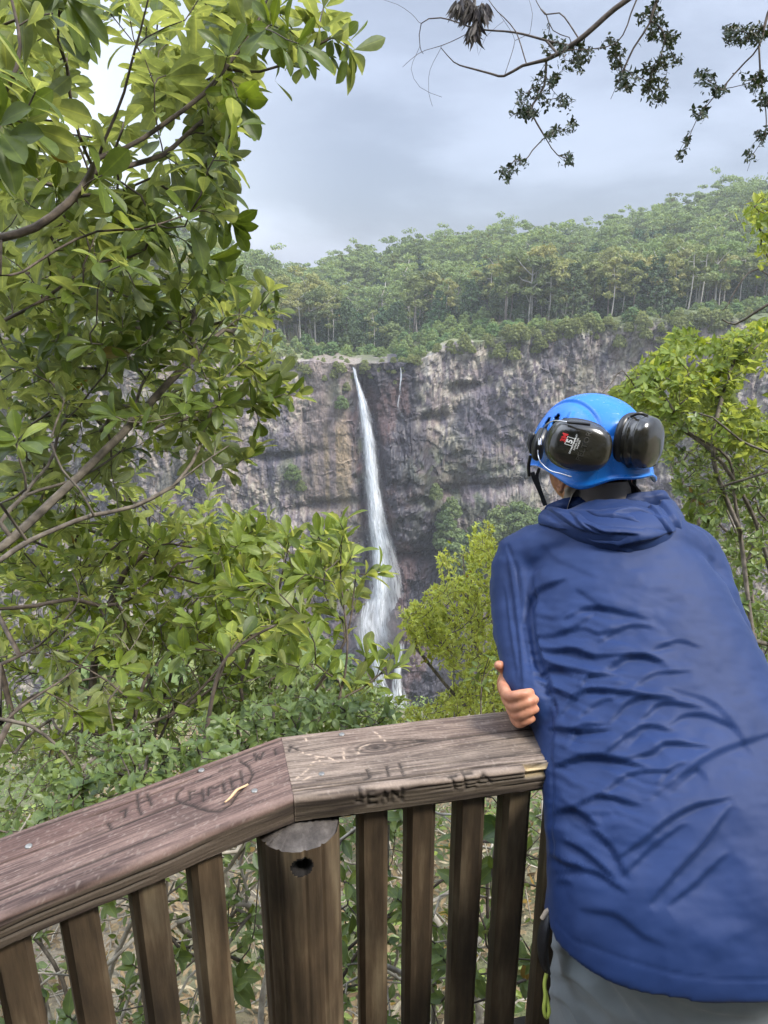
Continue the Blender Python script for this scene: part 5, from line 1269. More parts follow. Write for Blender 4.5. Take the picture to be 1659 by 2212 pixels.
# ================================================================== the person at the rail
def swept(P, ra, rb=None, ref=(0, 0, 1), n=28, ex=2.0, cap=True, T=None, step=None):
    """closed elliptical sweep; ra across ref x T, rb the other way"""
    P = np.asarray(P, float); ra = np.asarray(ra, float) * np.ones(len(P)); rb = ra if rb is None else np.asarray(rb, float) * np.ones(len(P))
    if step:
        L = np.linalg.norm(np.diff(P, axis=0), axis=1).sum(); m = max(6, int(L / step)); Q = np.c_[P, ra, rb]
        if T is not None: Q = np.c_[Q, T]
        E = np.vstack([2 * Q[0] - Q[1], Q, 2 * Q[-1] - Q[-2]]); out = []
        k = max(3, m // (len(P) - 1))
        for i in range(1, len(E) - 2):
            t = np.linspace(0, 1, k, endpoint=False)[:, None]; p0, p1, p2, p3 = E[i - 1], E[i], E[i + 1], E[i + 2]
            out.append(.5 * ((2 * p1) + (-p0 + p2) * t + (2 * p0 - 5 * p1 + 4 * p2 - p3) * t ** 2 + (-p0 + 3 * p1 - 3 * p2 + p3) * t ** 3))
        Q = np.vstack(out + [Q[-1:]]); P, ra, rb = Q[:, :3], Q[:, 3], Q[:, 4]
        if T is not None: T = Q[:, 5:8]
    Tn = norm(np.gradient(P, axis=0)) if T is None else norm(T)
    ref = np.array(ref, float); X = norm(np.cross(ref, Tn)); Y = np.cross(Tn, X)
    a = np.linspace(0, 2 * np.pi, n, endpoint=False); ca, sa = np.cos(a), np.sin(a)
    ca = np.sign(ca) * np.abs(ca) ** (2 / ex); sa = np.sign(sa) * np.abs(sa) ** (2 / ex)
    rings = []
    if cap:
        for f in (.0, .35, .6, .8, .95): 
            h = math.sqrt(max(0, 1 - f * f)); r0 = min(ra[0], rb[0]); s_ = max(f, .02)
            rings.append(P[0] - Tn[0] * h * r0 * .95 + s_ * (ra[0] * ca[:, None] * X[0] + rb[0] * sa[:, None] * Y[0]))
    for i in range(len(P)): rings.append(P[i] + ra[i] * ca[:, None] * X[i] + rb[i] * sa[:, None] * Y[i])
    if cap:
        for f in (.95, .8, .6, .35, .0):
            h = math.sqrt(max(0, 1 - f * f)); r0 = min(ra[-1], rb[-1]); s_ = max(f, .02)
            rings.append(P[-1] + Tn[-1] * h * r0 * .95 + s_ * (ra[-1] * ca[:, None] * X[-1] + rb[-1] * sa[:, None] * Y[-1]))
    V = np.concatenate(rings); m = len(rings)
    return V, [grid_faces(n, m, True), np.arange(n)[None, ::-1], (np.arange(n) + n * (m - 1))[None]]
def ellipsoid(c, r, n=24, m=14, Rm=None):
    th = np.linspace(0, 2 * np.pi, n, endpoint=False); ph = np.linspace(.04, np.pi - .04, m)
    PH, TH_ = np.meshgrid(ph, th, indexing='ij')
    V = np.stack([np.sin(PH) * np.cos(TH_) * r[0], np.sin(PH) * np.sin(TH_) * r[1], -np.cos(PH) * r[2]], -1).reshape(-1, 3)
    if Rm is not None: V = V @ Rm.T
    return V + np.array(c), [grid_faces(n, m, True), np.arange(n)[None, ::-1], (np.arange(n) + n * (m - 1))[None]]
def merge(shapes):
    Vs, Fs, off = [], [], 0
    for V, F_ in shapes:
        Vs.append(V); Fs += [f + off for f in F_]; off += len(V)
    return np.concatenate(Vs), Fs
def remesh(shapes, voxel, smooth=4, fac=.5, name='tmp'):
    V, Fs = merge(shapes); me = fmesh(name, V, Fs); o = bpy.data.objects.new('tmp', me); COL.objects.link(o)
    m = o.modifiers.new('r', 'REMESH'); m.mode = 'VOXEL'; m.voxel_size = voxel; m.use_smooth_shade = True
    s = o.modifiers.new('s', 'SMOOTH'); s.factor = fac; s.iterations = smooth
    dg = bpy.context.evaluated_depsgraph_get(); ev = o.evaluated_get(dg); em = ev.to_mesh()
    n = len(em.vertices); V = np.empty(n * 3, np.float32); em.vertices.foreach_get('co', V); V = V.reshape(-1, 3).astype(float)
    nn = np.empty(n * 3, np.float32); em.vertices.foreach_get('normal', nn); nn = nn.reshape(-1, 3).astype(float)
    tot = np.empty(len(em.polygons), np.int32); em.polygons.foreach_get('loop_total', tot)
    li = np.empty(len(em.loops), np.int32); em.loops.foreach_get('vertex_index', li)
    st = np.concatenate([[0], np.cumsum(tot)[:-1]]); F_ = []
    for k in np.unique(tot):
        idx = st[tot == k][:, None] + np.arange(k)[None]; F_.append(li[idx])
    ev.to_mesh_clear(); bpy.data.objects.remove(o); bpy.data.meshes.remove(me)
    return V, F_, nn
X3 = lambda x, y, t: att(x, y, t)
# ---- figure layout
SPINE = [(.482, .735, .838, 90, .236, .140), (.482, .772, .900, 74, .232, .122), (.479, .827, .965, 58, .225, .106), (.476, .900, 1.030, 49, .222, .094), (.473, .985, 1.095, 43, .218, .096),
         (.464, 1.098, 1.192, 42, .205, .112), (.450, 1.200, 1.284, 41, .186, .122), (.444, 1.268, 1.335, 42, .140, .105), (.440, 1.325, 1.372, 45, .085, .075)]
SC, SA, SB, ST = [], [], [], []
for (cx, by, bz, ph, a, b) in SPINE:
    p = R(ph); inn = np.array([0, math.sin(p), -math.cos(p)])
    SC.append(np.array([cx, by, bz]) + inn * b); SA.append(a); SB.append(b); ST.append(np.array([0, math.cos(p), math.sin(p)]))
SC, SA, SB, ST = map(np.array, (SC, SA, SB, ST))
LS, LE = X3(1140, 1218, 1.455), X3(1169, 1508, 1.275)
RS, RE = np.array([.598, 1.345, 1.235]), np.array([.628, 1.205, 1.090])
LW, RW = np.array([.47, 1.12, 1.075]), X3(1118, 1452, 1.355)
larm = [LS + [.05, -.02, .02], LS, X3(1131, 1300, 1.42), X3(1139, 1400, 1.355), LE, LE + [.04, -.012, -.012], LE + (LW - LE) * .6, LW]
rarm = [RS - [.05, .02, -.02], RS, (RS + RE) / 2 + [.004, 0, 0], RE, RE + (RW - RE) * .2 + [0, .01, 0], RE + (RW - RE) * .91]
# ---- jacket
jk = [swept(SC, SA, SB, ref=(-1, 0, 0), n=64, ex=2.35, cap=False, T=ST, step=.02)]
# sweep's "ra" lies across ref x T: swap so that width runs along X
jk = [swept(SC, SB, SA, ref=(1, 0, 0), n=64, ex=2.35, cap=False, T=ST, step=.02)]
jk.append(swept(larm, [.07, .068, .063, .056, .050, .048, .046, .043], n=32, ref=(.3, 1, .2), step=.02))
jk.append(swept(rarm, [.07, .066, .060, .056, .050, .045], n=32, ref=(.3, 1, .2), step=.02))
jk.append(swept([LS + [.02, -.02, .025], (LS + SC[7]) / 2 + [0, -.02, .03], SC[7] + [0, -.02, .03]], [.055, .075, .08], n=24, ref=(0, 1, .1), step=.02))
jk.append(swept([RS + [-.02, -.02, .025], (RS + SC[7]) / 2 + [0, -.02, .03], SC[7] + [0, -.02, .03]], [.055, .075, .08], n=24, ref=(0, 1, .1), step=.02))
JV, JF_, JN = remesh(jk, .0046, smooth=9, fac=.55)
z1 = lambda L: [(995.4 + .4 * a, 796.3 + .4 * b) for a, b in L]
z3 = lambda L: [(995.4 + .4 * a, 1393.5 + .4 * b) for a, b in L]
FOLDS = [(z1([(350, 1345), (370, 1270), (430, 1205), (525, 1160)]), 13, .008), (z1([(590, 1345), (680, 1305), (760, 1305), (880, 1330), (980, 1350)]), 14, .0065), (z1([(650, 1215), (720, 1270), (770, 1300)]), 9, .003),
    (z1([(560, 1425), (660, 1415), (740, 1440), (820, 1420)]), 11, .004), (z1([(780, 1465), (850, 1425), (930, 1395), (1010, 1400)]), 11, .005), (z1([(440, 1455), (520, 1450), (600, 1420), (690, 1350)]), 12, .005),
    (z1([(1070, 1515), (1170, 1480), (1260, 1500)]), 11, .004), (z1([(820, 1625), (900, 1572), (1000, 1560), (1080, 1600)]), 11, .005), (z1([(490, 1545), (580, 1530), (690, 1560)]), 10, .005), (z1([(400, 1560), (470, 1600), (560, 1640)]), 10, .006),
    (z3([(390, 30), (480, 40), (600, 35), (720, 70), (860, 60)]), 12, .006), (z3([(800, 125), (880, 75), (960, 62), (1070, 90)]), 12, .005), (z3([(430, 150), (530, 135), (640, 150), (710, 165)]), 12, .007),
    (z3([(660, 215), (700, 175), (800, 170)]), 9, .006), (z3([(440, 210), (520, 260), (590, 285)]), 10, .007), (z3([(555, 365), (620, 285), (700, 252), (820, 260), (950, 272)]), 12, .008), (z3([(650, 392), (750, 315), (850, 285)]), 10, .004),
    (z3([(835, 392), (900, 325), (980, 293), (1100, 292)]), 12, .007), (z3([(1010, 382), (1090, 325), (1240, 335)]), 12, .006), (z3([(960, 220), (1050, 165), (1180, 152)]), 11, .004), (z3([(1150, 425), (1220, 388), (1330, 392), (1430, 430)]), 14, .005),
    (z3([(500, 458), (600, 472), (690, 470), (775, 462)]), 10, .009), (z3([(590, 530), (640, 455), (760, 435)]), 10, .005), (z3([(800, 582), (900, 505), (1000, 445), (1110, 462)]), 12, .007), (z3([(900, 545), (980, 465)]), 8, .004),
    (z3([(930, 612), (1040, 590), (1110, 542), (1265, 550)]), 11, .007), (z3([(560, 645), (700, 612), (850, 632), (950, 655)]), 13, .0105), (z3([(800, 782), (920, 705), (1075, 690)]), 11, .006), (z3([(1080, 745), (1130, 685), (1195, 650)]), 10, .004),
    (z3([(640, 872), (760, 825), (905, 858)]), 12, .007), (z3([(520, 912), (600, 905), (695, 960)]), 14, .009), (z3([(580, 1080), (660, 1130), (720, 1180), (795, 1240)]), 12, .006), (z3([(700, 1000), (790, 1085), (865, 1210)]), 14, .005),
    (z3([(900, 1130), (1000, 1065), (1130, 965), (1260, 890), (1400, 850)]), 18, .009), (z3([(1080, 1350), (1200, 1230), (1330, 1090), (1425, 940)]), 22, .010), (z3([(940, 1200), (1080, 1080), (1180, 1000)]), 18, .007),
    (z3([(490, 1150), (560, 1190), (625, 1200)]), 10, .008), (z3([(540, 1232), (700, 1235), (835, 1310)]), 13, .005), (z3([(700, 1450), (830, 1480), (960, 1580), (1060, 1620)]), 20, .0035), (z3([(500, 1290), (600, 1292)]), 9, .004),
    (z3([(1180, 1380), (1300, 1300), (1410, 1180)]), 22, .007), (z3([(1290, 640), (1260, 700), (1160, 780)]), 14, .003), (z3([(1210, 700), (1280, 680), (1320, 720)]), 11, .003),
    # arm against the side
    ([(1198, 1520), (1182, 1465), (1162, 1400), (1154, 1330), (1154, 1275)], 9, .010), ([(1186, 1520), (1192, 1570), (1190, 1620)], 8, .004),
    # left sleeve
    ([(1098, 1230), (1106, 1300), (1118, 1400), (1126, 1470)], 8, .006), ([(1090, 1300), (1098, 1380), (1110, 1440)], 7, .004), ([(1120, 1250), (1126, 1330), (1140, 1420)], 9, .006), ([(1146, 1320), (1152, 1380), (1168, 1440)], 9, .006),
    # upper back
    ([(1180, 1190), (1200, 1215), (1260, 1240)], 16, .002), ([(1470, 1500), (1540, 1530), (1600, 1600)], 20, .004), ([(1450, 1700), (1540, 1640), (1640, 1600)], 22, .005)]
def spline2(pl, k=6):
    P = np.array(pl, float)
    if len(P) > 2: P = np.vstack([P[0] - (P[1] - P[0]) * .5, P, P[-1] + (P[-1] - P[-2]) * .5])
    if len(P) < 3: return P
    E = np.vstack([2 * P[0] - P[1], P, 2 * P[-1] - P[-2]]); out = []
    for i in range(1, len(E) - 2):
        t = np.linspace(0, 1, k, endpoint=False)[:, None]; p0, p1, p2, p3 = E[i - 1], E[i], E[i + 1], E[i + 2]
        out.append(.5 * ((2 * p1) + (-p0 + p2) * t + (2 * p0 - 5 * p1 + 4 * p2 - p3) * t ** 2 + (-p0 + 3 * p1 - 3 * p2 + p3) * t ** 3))
    return np.vstack(out + [P[-1:]])
def fold_disp(U, Vv, folds, gain=1.0):
    H = np.zeros(len(U))
    for pl, w, A in folds:
        P = spline2(pl); lo, hi = P.min(0) - 7 * w, P.max(0) + 7 * w
        m = np.where((U > lo[0]) & (U < hi[0]) & (Vv > lo[1]) & (Vv < hi[1]))[0]
        if not len(m): continue
        ch = P[-1] - P[0]; flip = -1.0 if -ch[0] > 0 else 1.0      # normal towards the top of the jacket
        u, v = U[m], Vv[m]; best = np.full(len(m), 1e9); sg = np.zeros(len(m)); tt = np.zeros(len(m))
        L = np.concatenate([[0], np.cumsum(np.linalg.norm(np.diff(P, axis=0), axis=1))])
        for i in range(len(P) - 1):
            a, b = P[i], P[i + 1]; d = b - a; l2 = (d * d).sum() + 1e-9
            t = ((u - a[0]) * d[0] + (v - a[1]) * d[1]) / l2; tc_ = np.clip(t, 0, 1)
            dx, dy = u - a[0] - tc_ * d[0], v - a[1] - tc_ * d[1]; ds = np.hypot(dx, dy)
            n_ = np.array([d[1], -d[0]]) / math.sqrt(l2)
            n_ = n_ * flip
            s_ = dx * n_[0] + dy * n_[1]
            c_ = ds < best; best[c_] = ds[c_]; sg[c_] = s_[c_]; tt[c_] = ((L[i] + tc_ * math.sqrt(l2)) / L[-1])[c_]
        st_ = np.sin(np.pi * np.clip(tt, 0, 1)); taper = st_ ** .6
        w2 = w * 1.2 * (.35 + .75 * st_)
        d = np.sign(sg) * best / w2
        k0 = .62
        g = np.where(d > k0, .60 * np.exp(-((d - k0) / 1.7) ** 2), np.where(d > 0, -.95 + 1.55 * sstep(0, k0, d), -.95 * np.exp(-(np.abs(d) / 2.3) ** 1.6)))
        H[m] += gain * A * .82 * taper * g
    return H
U_, V_ = proj(JV)
vd = norm(JV - np.array([0, 0, CAMZ])); face = sstep(.02, .30, -(JN * vd).sum(1))
H = fold_disp(U_, V_, FOLDS) * face
p = JV
low = fbm(p[:, 0] / .09, p[:, 1] / .06 + p[:, 2] / .05, o=3, s=91) - .5
rot_ = U_ * .97 + V_ * .26, V_ * .97 - U_ * .26
wr_ = fbm(rot_[0] / 95 + 1.5 * fbm(U_ / 120, V_ / 120, o=2, s=95), rot_[1] / 26 + 1.2 * fbm(U_ / 70, V_ / 70, o=2, s=96), o=3, s=97)
zone = np.exp(-((U_ - 1290) / 170) ** 4) * sstep(1240, 1360, V_) * sstep(1900, 1780, V_)
H += .011 * (np.abs(wr_ - .5) - .10) * zone * face + .0035 * (fbm(rot_[0] / 60, rot_[1] / 60, o=3, s=98) - .5) * face
H += .006 * low * sstep(.84, .95, p[:, 2]) + .0022 * (fbm(p[:, 0] / .03, p[:, 1] / .03, p[:, 2] / .03, o=3, s=92) - .5)
# crumples on parts the picture does not show
H += .010 * (np.abs(fbm(p[:, 0] / .10, p[:, 1] / .05, p[:, 2] / .04, o=2, s=93) - .5) - .12) * (1 - face)
def groove(pl, w, A):
    P = np.array(pl); d = seg_d(U_, V_, [tuple(q) for q in P]); return -A * np.exp(-(d / w) ** 2) * face
H += groove([(1097, 1180), (1115, 1228), (1124, 1262), (1130, 1310), (1136, 1350)], 2.6, .0030)
H += groove([(1200, 1992), (1240, 2032), (1340, 2070), (1450, 2103), (1560, 2118), (1720, 2118)], 2.4, .0014)
H += groove([(1190, 1640), (1192, 1700), (1190, 1800), (1194, 1850)], 3.0, .003)
JV = JV + JN * H[:, None]
def fabric(name, col, col2, rough=.55, sheen=.25, weave=900, bump=.25):
    m, nt, out = mat(name); b = N(nt, 'ShaderNodeBsdfPrincipled'); b.inputs['Roughness'].default_value = rough; b.inputs['Specular IOR Level'].default_value = .30
    b.inputs['Sheen Weight'].default_value = sheen; b.inputs['Sheen Roughness'].default_value = .4
    t = N(nt, 'ShaderNodeTexCoord'); no = N(nt, 'ShaderNodeTexNoise'); no.inputs['Scale'].default_value = 9; no.inputs['Detail'].default_value = 4; nt.links.new(t.outputs['Object'], no.inputs[0])
    r = ramp(nt, [(.3, col), (.7, col2)]); nt.links.new(no.outputs[0], r.inputs[0]); nt.links.new(r.outputs[0], b.inputs['Base Color'])
    n2 = N(nt, 'ShaderNodeTexNoise'); n2.inputs['Scale'].default_value = weave; n2.inputs['Detail'].default_value = 2; nt.links.new(t.outputs['Object'], n2.inputs[0])
    n3 = N(nt, 'ShaderNodeTexNoise'); n3.inputs['Scale'].default_value = 45; n3.inputs['Detail'].default_value = 5; nt.links.new(t.outputs['Object'], n3.inputs[0])
    ad = N(nt, 'ShaderNodeMath', operation='MULTIPLY_ADD'); ad.inputs[1].default_value = 3.0; nt.links.new(n3.outputs[0], ad.inputs[0]); nt.links.new(n2.outputs[0], ad.inputs[2])
    bp = N(nt, 'ShaderNodeBump'); bp.inputs['Strength'].default_value = bump; bp.inputs['Distance'].default_value = .0012; nt.links.new(ad.outputs[0], bp.inputs['Height']); nt.links.new(bp.outputs[0], b.inputs['Normal'])
    nt.links.new(b.outputs[0], out.inputs[0]); return m
m_jack = fabric('blue_shell_fabric', (.0075, .0235, .090), (.0105, .031, .114), rough=.62, sheen=.10, bump=.14)
m_trou = fabric('grey_green_trouser_cloth', (.27, .31, .335), (.38, .42, .45), rough=.8)
m_shirt = fabric('white_shirt_cotton', (.62, .64, .68), (.75, .76, .8), rough=.9)
m_gait = fabric('grey_brown_neck_tube', (.20, .17, .15), (.42, .38, .34), rough=.9)
person = thing('person', 'person in a blue hooded jacket and grey trousers, leaning on the rail', 'person', (.47, .95, 0))
part('jacket', fmesh('jacket', JV, JF_, mats=[m_jack]), person)
# ---- hood: a collapsed pouch round the back of the neck
HC = [[(1190, 1108, 1.50), (1178, 1096, 1.455), (1166, 1108, 1.43), (1163, 1125, 1.415), (1168, 1142, 1.415), (1182, 1140, 1.44)],
      [(1222, 1122, 1.46), (1210, 1096, 1.41), (1198, 1110, 1.385), (1196, 1132, 1.365), (1208, 1158, 1.37), (1220, 1150, 1.40)],
      [(1268, 1140, 1.44), (1264, 1098, 1.38), (1258, 1114, 1.345), (1258, 1142, 1.325), (1264, 1180, 1.335), (1268, 1168, 1.38)],
      [(1330, 1150, 1.43), (1330, 1100, 1.37), (1328, 1116, 1.325), (1328, 1152, 1.300), (1330, 1199, 1.320), (1330, 1186, 1.37)],
      [(1395, 1145, 1.44), (1400, 1094, 1.38), (1402, 1112, 1.335), (1400, 1152, 1.305), (1394, 1203, 1.325), (1392, 1188, 1.37)],
      [(1432, 1130, 1.46), (1440, 1082, 1.42), (1456, 1108, 1.370), (1462, 1145, 1.345), (1452, 1188, 1.350), (1440, 1178, 1.39)],
      [(1440, 1122, 1.51), (1452, 1084, 1.47), (1476, 1115, 1.445), (1486, 1145, 1.410), (1478, 1166, 1.410), (1462, 1160, 1.44)]]
G = np.array([[X3(*q) for q in c_] for c_ in HC])     # 7 x 6
def cr1(G, k):
    E = np.concatenate([2 * G[:1] - G[1:2], G, 2 * G[-1:] - G[-2:-1]]); out = []
    for i in range(1, len(E) - 2):
        t = np.linspace(0, 1, k, endpoint=False).reshape(-1, *([1] * (G.ndim - 1))); p0, p1, p2, p3 = E[i - 1][None], E[i][None], E[i + 1][None], E[i + 2][None]
        out.append(.5 * ((2 * p1) + (-p0 + p2) * t + (2 * p0 - 5 * p1 + 4 * p2 - p3) * t ** 2 + (-p0 + 3 * p1 - 3 * p2 + p3) * t ** 3))
    return np.concatenate(out + [G[-1:]])
G = cr1(G, 26); G = np.swapaxes(cr1(np.swapaxes(G, 0, 1), 20), 0, 1)
nu_, nv_ = G.shape[:2]
Nn = norm(np.cross(np.gradient(G, axis=0), np.gradient(G, axis=1)))
cc_ = G.mean((0, 1)) + [0, .02, -.03]
if ((G[nu_ // 2, nv_ // 2] - cc_) * Nn[nu_ // 2, nv_ // 2]).sum() < 0: Nn = -Nn
hu, hv = proj(G)
HF = [(z1([(440, 850), (520, 880), (600, 890), (700, 950), (800, 960)]), 10, .006), (z1([(470, 760), (560, 830), (640, 880), (760, 910)]), 9, .007), (z1([(680, 770), (740, 800), (860, 810), (960, 830)]), 10, .008), (z1([(700, 860), (780, 900), (900, 900)]), 10, .006),
      (z1([(870, 780), (960, 770), (1060, 810), (1120, 880)]), 9, .008), (z1([(980, 690), (1080, 740), (1150, 830), (1190, 900)]), 9, .006), (z1([(480, 725), (640, 735), (800, 750), (900, 740)]), 8, .006), (z1([(900, 960), (1040, 930), (1160, 890)]), 10, .006),
      (z1([(560, 900), (700, 980), (860, 1000)]), 9, .005), (z1([(1000, 700), (1010, 740), (1060, 780)]), 7, .005), (z1([(600, 790), (640, 850), (720, 900)]), 8, .004)]
Hh = fold_disp(hu.ravel(), hv.ravel(), HF, 1.35).reshape(nu_, nv_)
Hh += .005 * (fbm(hu / 40, hv / 22, o=2, s=71) - .5) + .0010 * (fbm(hu / 9, hv / 7, o=2, s=72) - .5)
edge = sstep(0, 8, np.arange(nv_))[None] * sstep(nv_ - 1, nv_ - 8, np.arange(nv_))[None]
G2 = G + Nn * (Hh * edge)[..., None]
Gi = G - Nn * .0035
V = np.concatenate([G2.reshape(-1, 3), Gi.reshape(-1, 3)]); gf = grid_faces(nv_, nu_)
nn_ = nu_ * nv_
def strip(i0, i1): return np.stack([i0[:-1], i0[1:], i1[1:], i1[:-1]], 1)
e_in = np.arange(nu_) * nv_; e_out = e_in + nv_ - 1; e_l = np.arange(nv_); e_r = (nu_ - 1) * nv_ + np.arange(nv_)
Fh = [gf, gf[:, ::-1] + nn_] + [strip(e, e + nn_) for e in (e_in, e_out, e_l, e_r)]
# the side of the opening that stands against the neck
CB_ = [[(1180, 1090, 1.465), (1176, 1100, 1.46), (1182, 1116, 1.47)], [(1215, 1078, 1.455), (1210, 1094, 1.445), (1215, 1125, 1.46)], [(1265, 1072, 1.445), (1262, 1092, 1.435), (1265, 1135, 1.45)], [(1330, 1070, 1.44), (1330, 1090, 1.43), (1330, 1145, 1.445)],
       [(1395, 1062, 1.445), (1397, 1082, 1.435), (1395, 1140, 1.45)], [(1432, 1060, 1.455), (1438, 1076, 1.445), (1432, 1120, 1.46)], [(1452, 1078, 1.475), (1456, 1088, 1.47), (1450, 1115, 1.48)]]
G3 = np.array([[X3(*q) for q in c_] for c_ in CB_]); G3 = cr1(G3, 14); G3 = np.swapaxes(cr1(np.swapaxes(G3, 0, 1), 10), 0, 1); a3, b3 = G3.shape[:2]
n3_ = norm(np.cross(np.gradient(G3, axis=0), np.gradient(G3, axis=1))); n3_ = n3_ * np.sign(-n3_[..., 1:2] + 1e-6)
gu, gv = proj(G3); G3 = G3 + n3_ * (.006 * (fbm(gu / 26, gv / 14, o=3, s=74) - .5))[..., None]
V3 = np.concatenate([G3.reshape(-1, 3), (G3 - n3_ * .004).reshape(-1, 3)]); g3 = grid_faces(b3, a3); o3 = len(V); e3 = np.arange(a3) * b3; m3 = a3 * b3
Fh += [g3 + o3, g3[:, ::-1] + m3 + o3] + [strip(e, e + m3) + o3 for e in (e3, e3 + b3 - 1)]
V = np.concatenate([V, V3])
part('hood', fmesh('hood', V, Fh, mats=[m_jack]), person)
# ---- head frame
HCN = X3(1272, 962, 1.50); yaw, pit, rol = R(24), R(-10), R(2)
fwd = np.array([-math.sin(yaw) * math.cos(pit), math.cos(yaw) * math.cos(pit), math.sin(pit)])
rgt = norm(np.cross(fwd, [0, 0, 1])); upv = np.cross(rgt, fwd)
rgt, upv = rgt * math.cos(rol) - upv * math.sin(rol), upv * math.cos(rol) + rgt * math.sin(rol)
HR = np.stack([rgt, fwd, upv], 1)           # columns: right, forward, up
def hl(x, y, z): return HCN + HR @ np.array([x, y, z])
# ---- body: one continuous surface
bd_ = [swept(SC[:8] + ST[:8] * 0, SB[:8] * .74, SA[:8] * np.array([.68, .72, .76, .80, .80, .82, .84, .80]), ref=(1, 0, 0), n=40, ex=2.2, T=ST[:8], step=.03)]
bd_.append(swept([SC[8] - [0, .01, .03], hl(0, -.02, -.13), hl(0, -.01, -.06)], [.062, .058, .060], n=28, ref=(0, 1, 0), step=.02))
bd_.append(ellipsoid(hl(0, -.010, .010), (.073, .092, .088), Rm=HR, n=32, m=20))
bd_.append(ellipsoid(hl(0, .040, -.055), (.056, .055, .066), Rm=HR)); bd_.append(ellipsoid(hl(0, .068, -.090), (.030, .025, .022), Rm=HR))
bd_.append(swept([hl(0, .085, .005), hl(0, .104, -.028), hl(0, .112, -.040)], [.008, .012, .014], n=16, ref=(1, 0, 0)))
bd_.append(ellipsoid(hl(0, .080, .018), (.05, .016, .010), Rm=HR)); bd_.append(ellipsoid(hl(0, .092, -.066), (.022, .009, .006), Rm=HR)); bd_.append(ellipsoid(hl(0, .090, -.076), (.020, .009, .006), Rm=HR))
for s in (-1, 1):
    bd_.append(ellipsoid(hl(s * .042, .070, -.030), (.022, .016, .016), Rm=HR))
    er = []
    for q in np.linspace(-2.2, 2.4, 9): er.append(hl(s * (.078 + .008 * math.cos(q * .5)), -.016 - .016 * math.cos(q) * .9, -.054 + .031 * math.sin(q)))
    bd_.append(swept(er, .0048, n=12, ref=(.3, .9, .1))); bd_.append(ellipsoid(hl(s * .076, -.014, -.056), (.006, .014, .024), Rm=HR)); bd_.append(ellipsoid(hl(s * .077, -.010, -.084), (.006, .008, .008), Rm=HR))
bd_.append(swept(larm[:-1] + [LW], [.040, .036, .028, .024, .036, .034, .030, .024], n=24, ref=(.3, 1, .2), step=.02))
bd_.append(swept(rarm[:-1] + [RE + (RW - RE) * .75, RW], [.045, .046, .042, .038, .034, .028, .026], n=24, ref=(.3, 1, .2), step=.02))
# right hand, gripping the left arm just above the elbow
FNG = [([(1120, 1452, 1.352), (1090, 1476, 1.312), (1098, 1503, 1.240), (1127, 1500, 1.222), (1146, 1495, 1.232)], [.0115, .0112, .0096, .0088, .0072]),
       ([(1124, 1462, 1.352), (1094, 1492, 1.318), (1106, 1525, 1.240), (1136, 1518, 1.222), (1156, 1511, 1.230)], [.0115, .0112, .0096, .0088, .0072]),
       ([(1128, 1474, 1.352), (1102, 1512, 1.318), (1114, 1545, 1.240), (1140, 1538, 1.224), (1158, 1531, 1.232)], [.0110, .0106, .0092, .0084, .0070]),
       ([(1132, 1486, 1.350), (1110, 1534, 1.312), (1119, 1562, 1.244), (1138, 1557, 1.230), (1151, 1552, 1.236)], [.0105, .0098, .0082, .0075, .0062])]
for pts, rr in FNG: bd_.append(swept([X3(*q) for q in pts], rr, n=16, ref=(.2, .5, .8), step=.006))
bd_.append(ellipsoid(X3(1104, 1478, 1.340), (.026, .020, .034))); bd_.append(swept([RW, X3(1112, 1466, 1.352)], [.026, .024], n=18, ref=(.2, .5, .8)))
bd_.append(swept([X3(1112, 1462, 1.345), X3(1096, 1448, 1.335), X3(1083, 1440, 1.325), X3(1077, 1437, 1.318)], [.016, .0125, .0105, .0088], n=16, ref=(.2, .5, .8), step=.006))
# left hand tucked under the right arm
lh = LW + np.array([.045, .005, 0])
bd_.append(ellipsoid(lh, (.045, .030, .020)))
for k in range(4):
    b0 = lh + np.array([.035, .022 - .016 * k, .004]); bd_.append(swept([b0, b0 + [.032, .004, .006], b0 + [.052, .006, -.006], b0 + [.060, .006, -.020 - .002 * k]], [.010, .0092, .0085, .0072], n=14, ref=(0, 1, 0)))
bd_.append(swept([lh + [.0, .028, .004], lh + [.025, .048, .006], lh + [.045, .052, .002]], [.012, .010, .0085], n=14, ref=(0, 0, 1)))
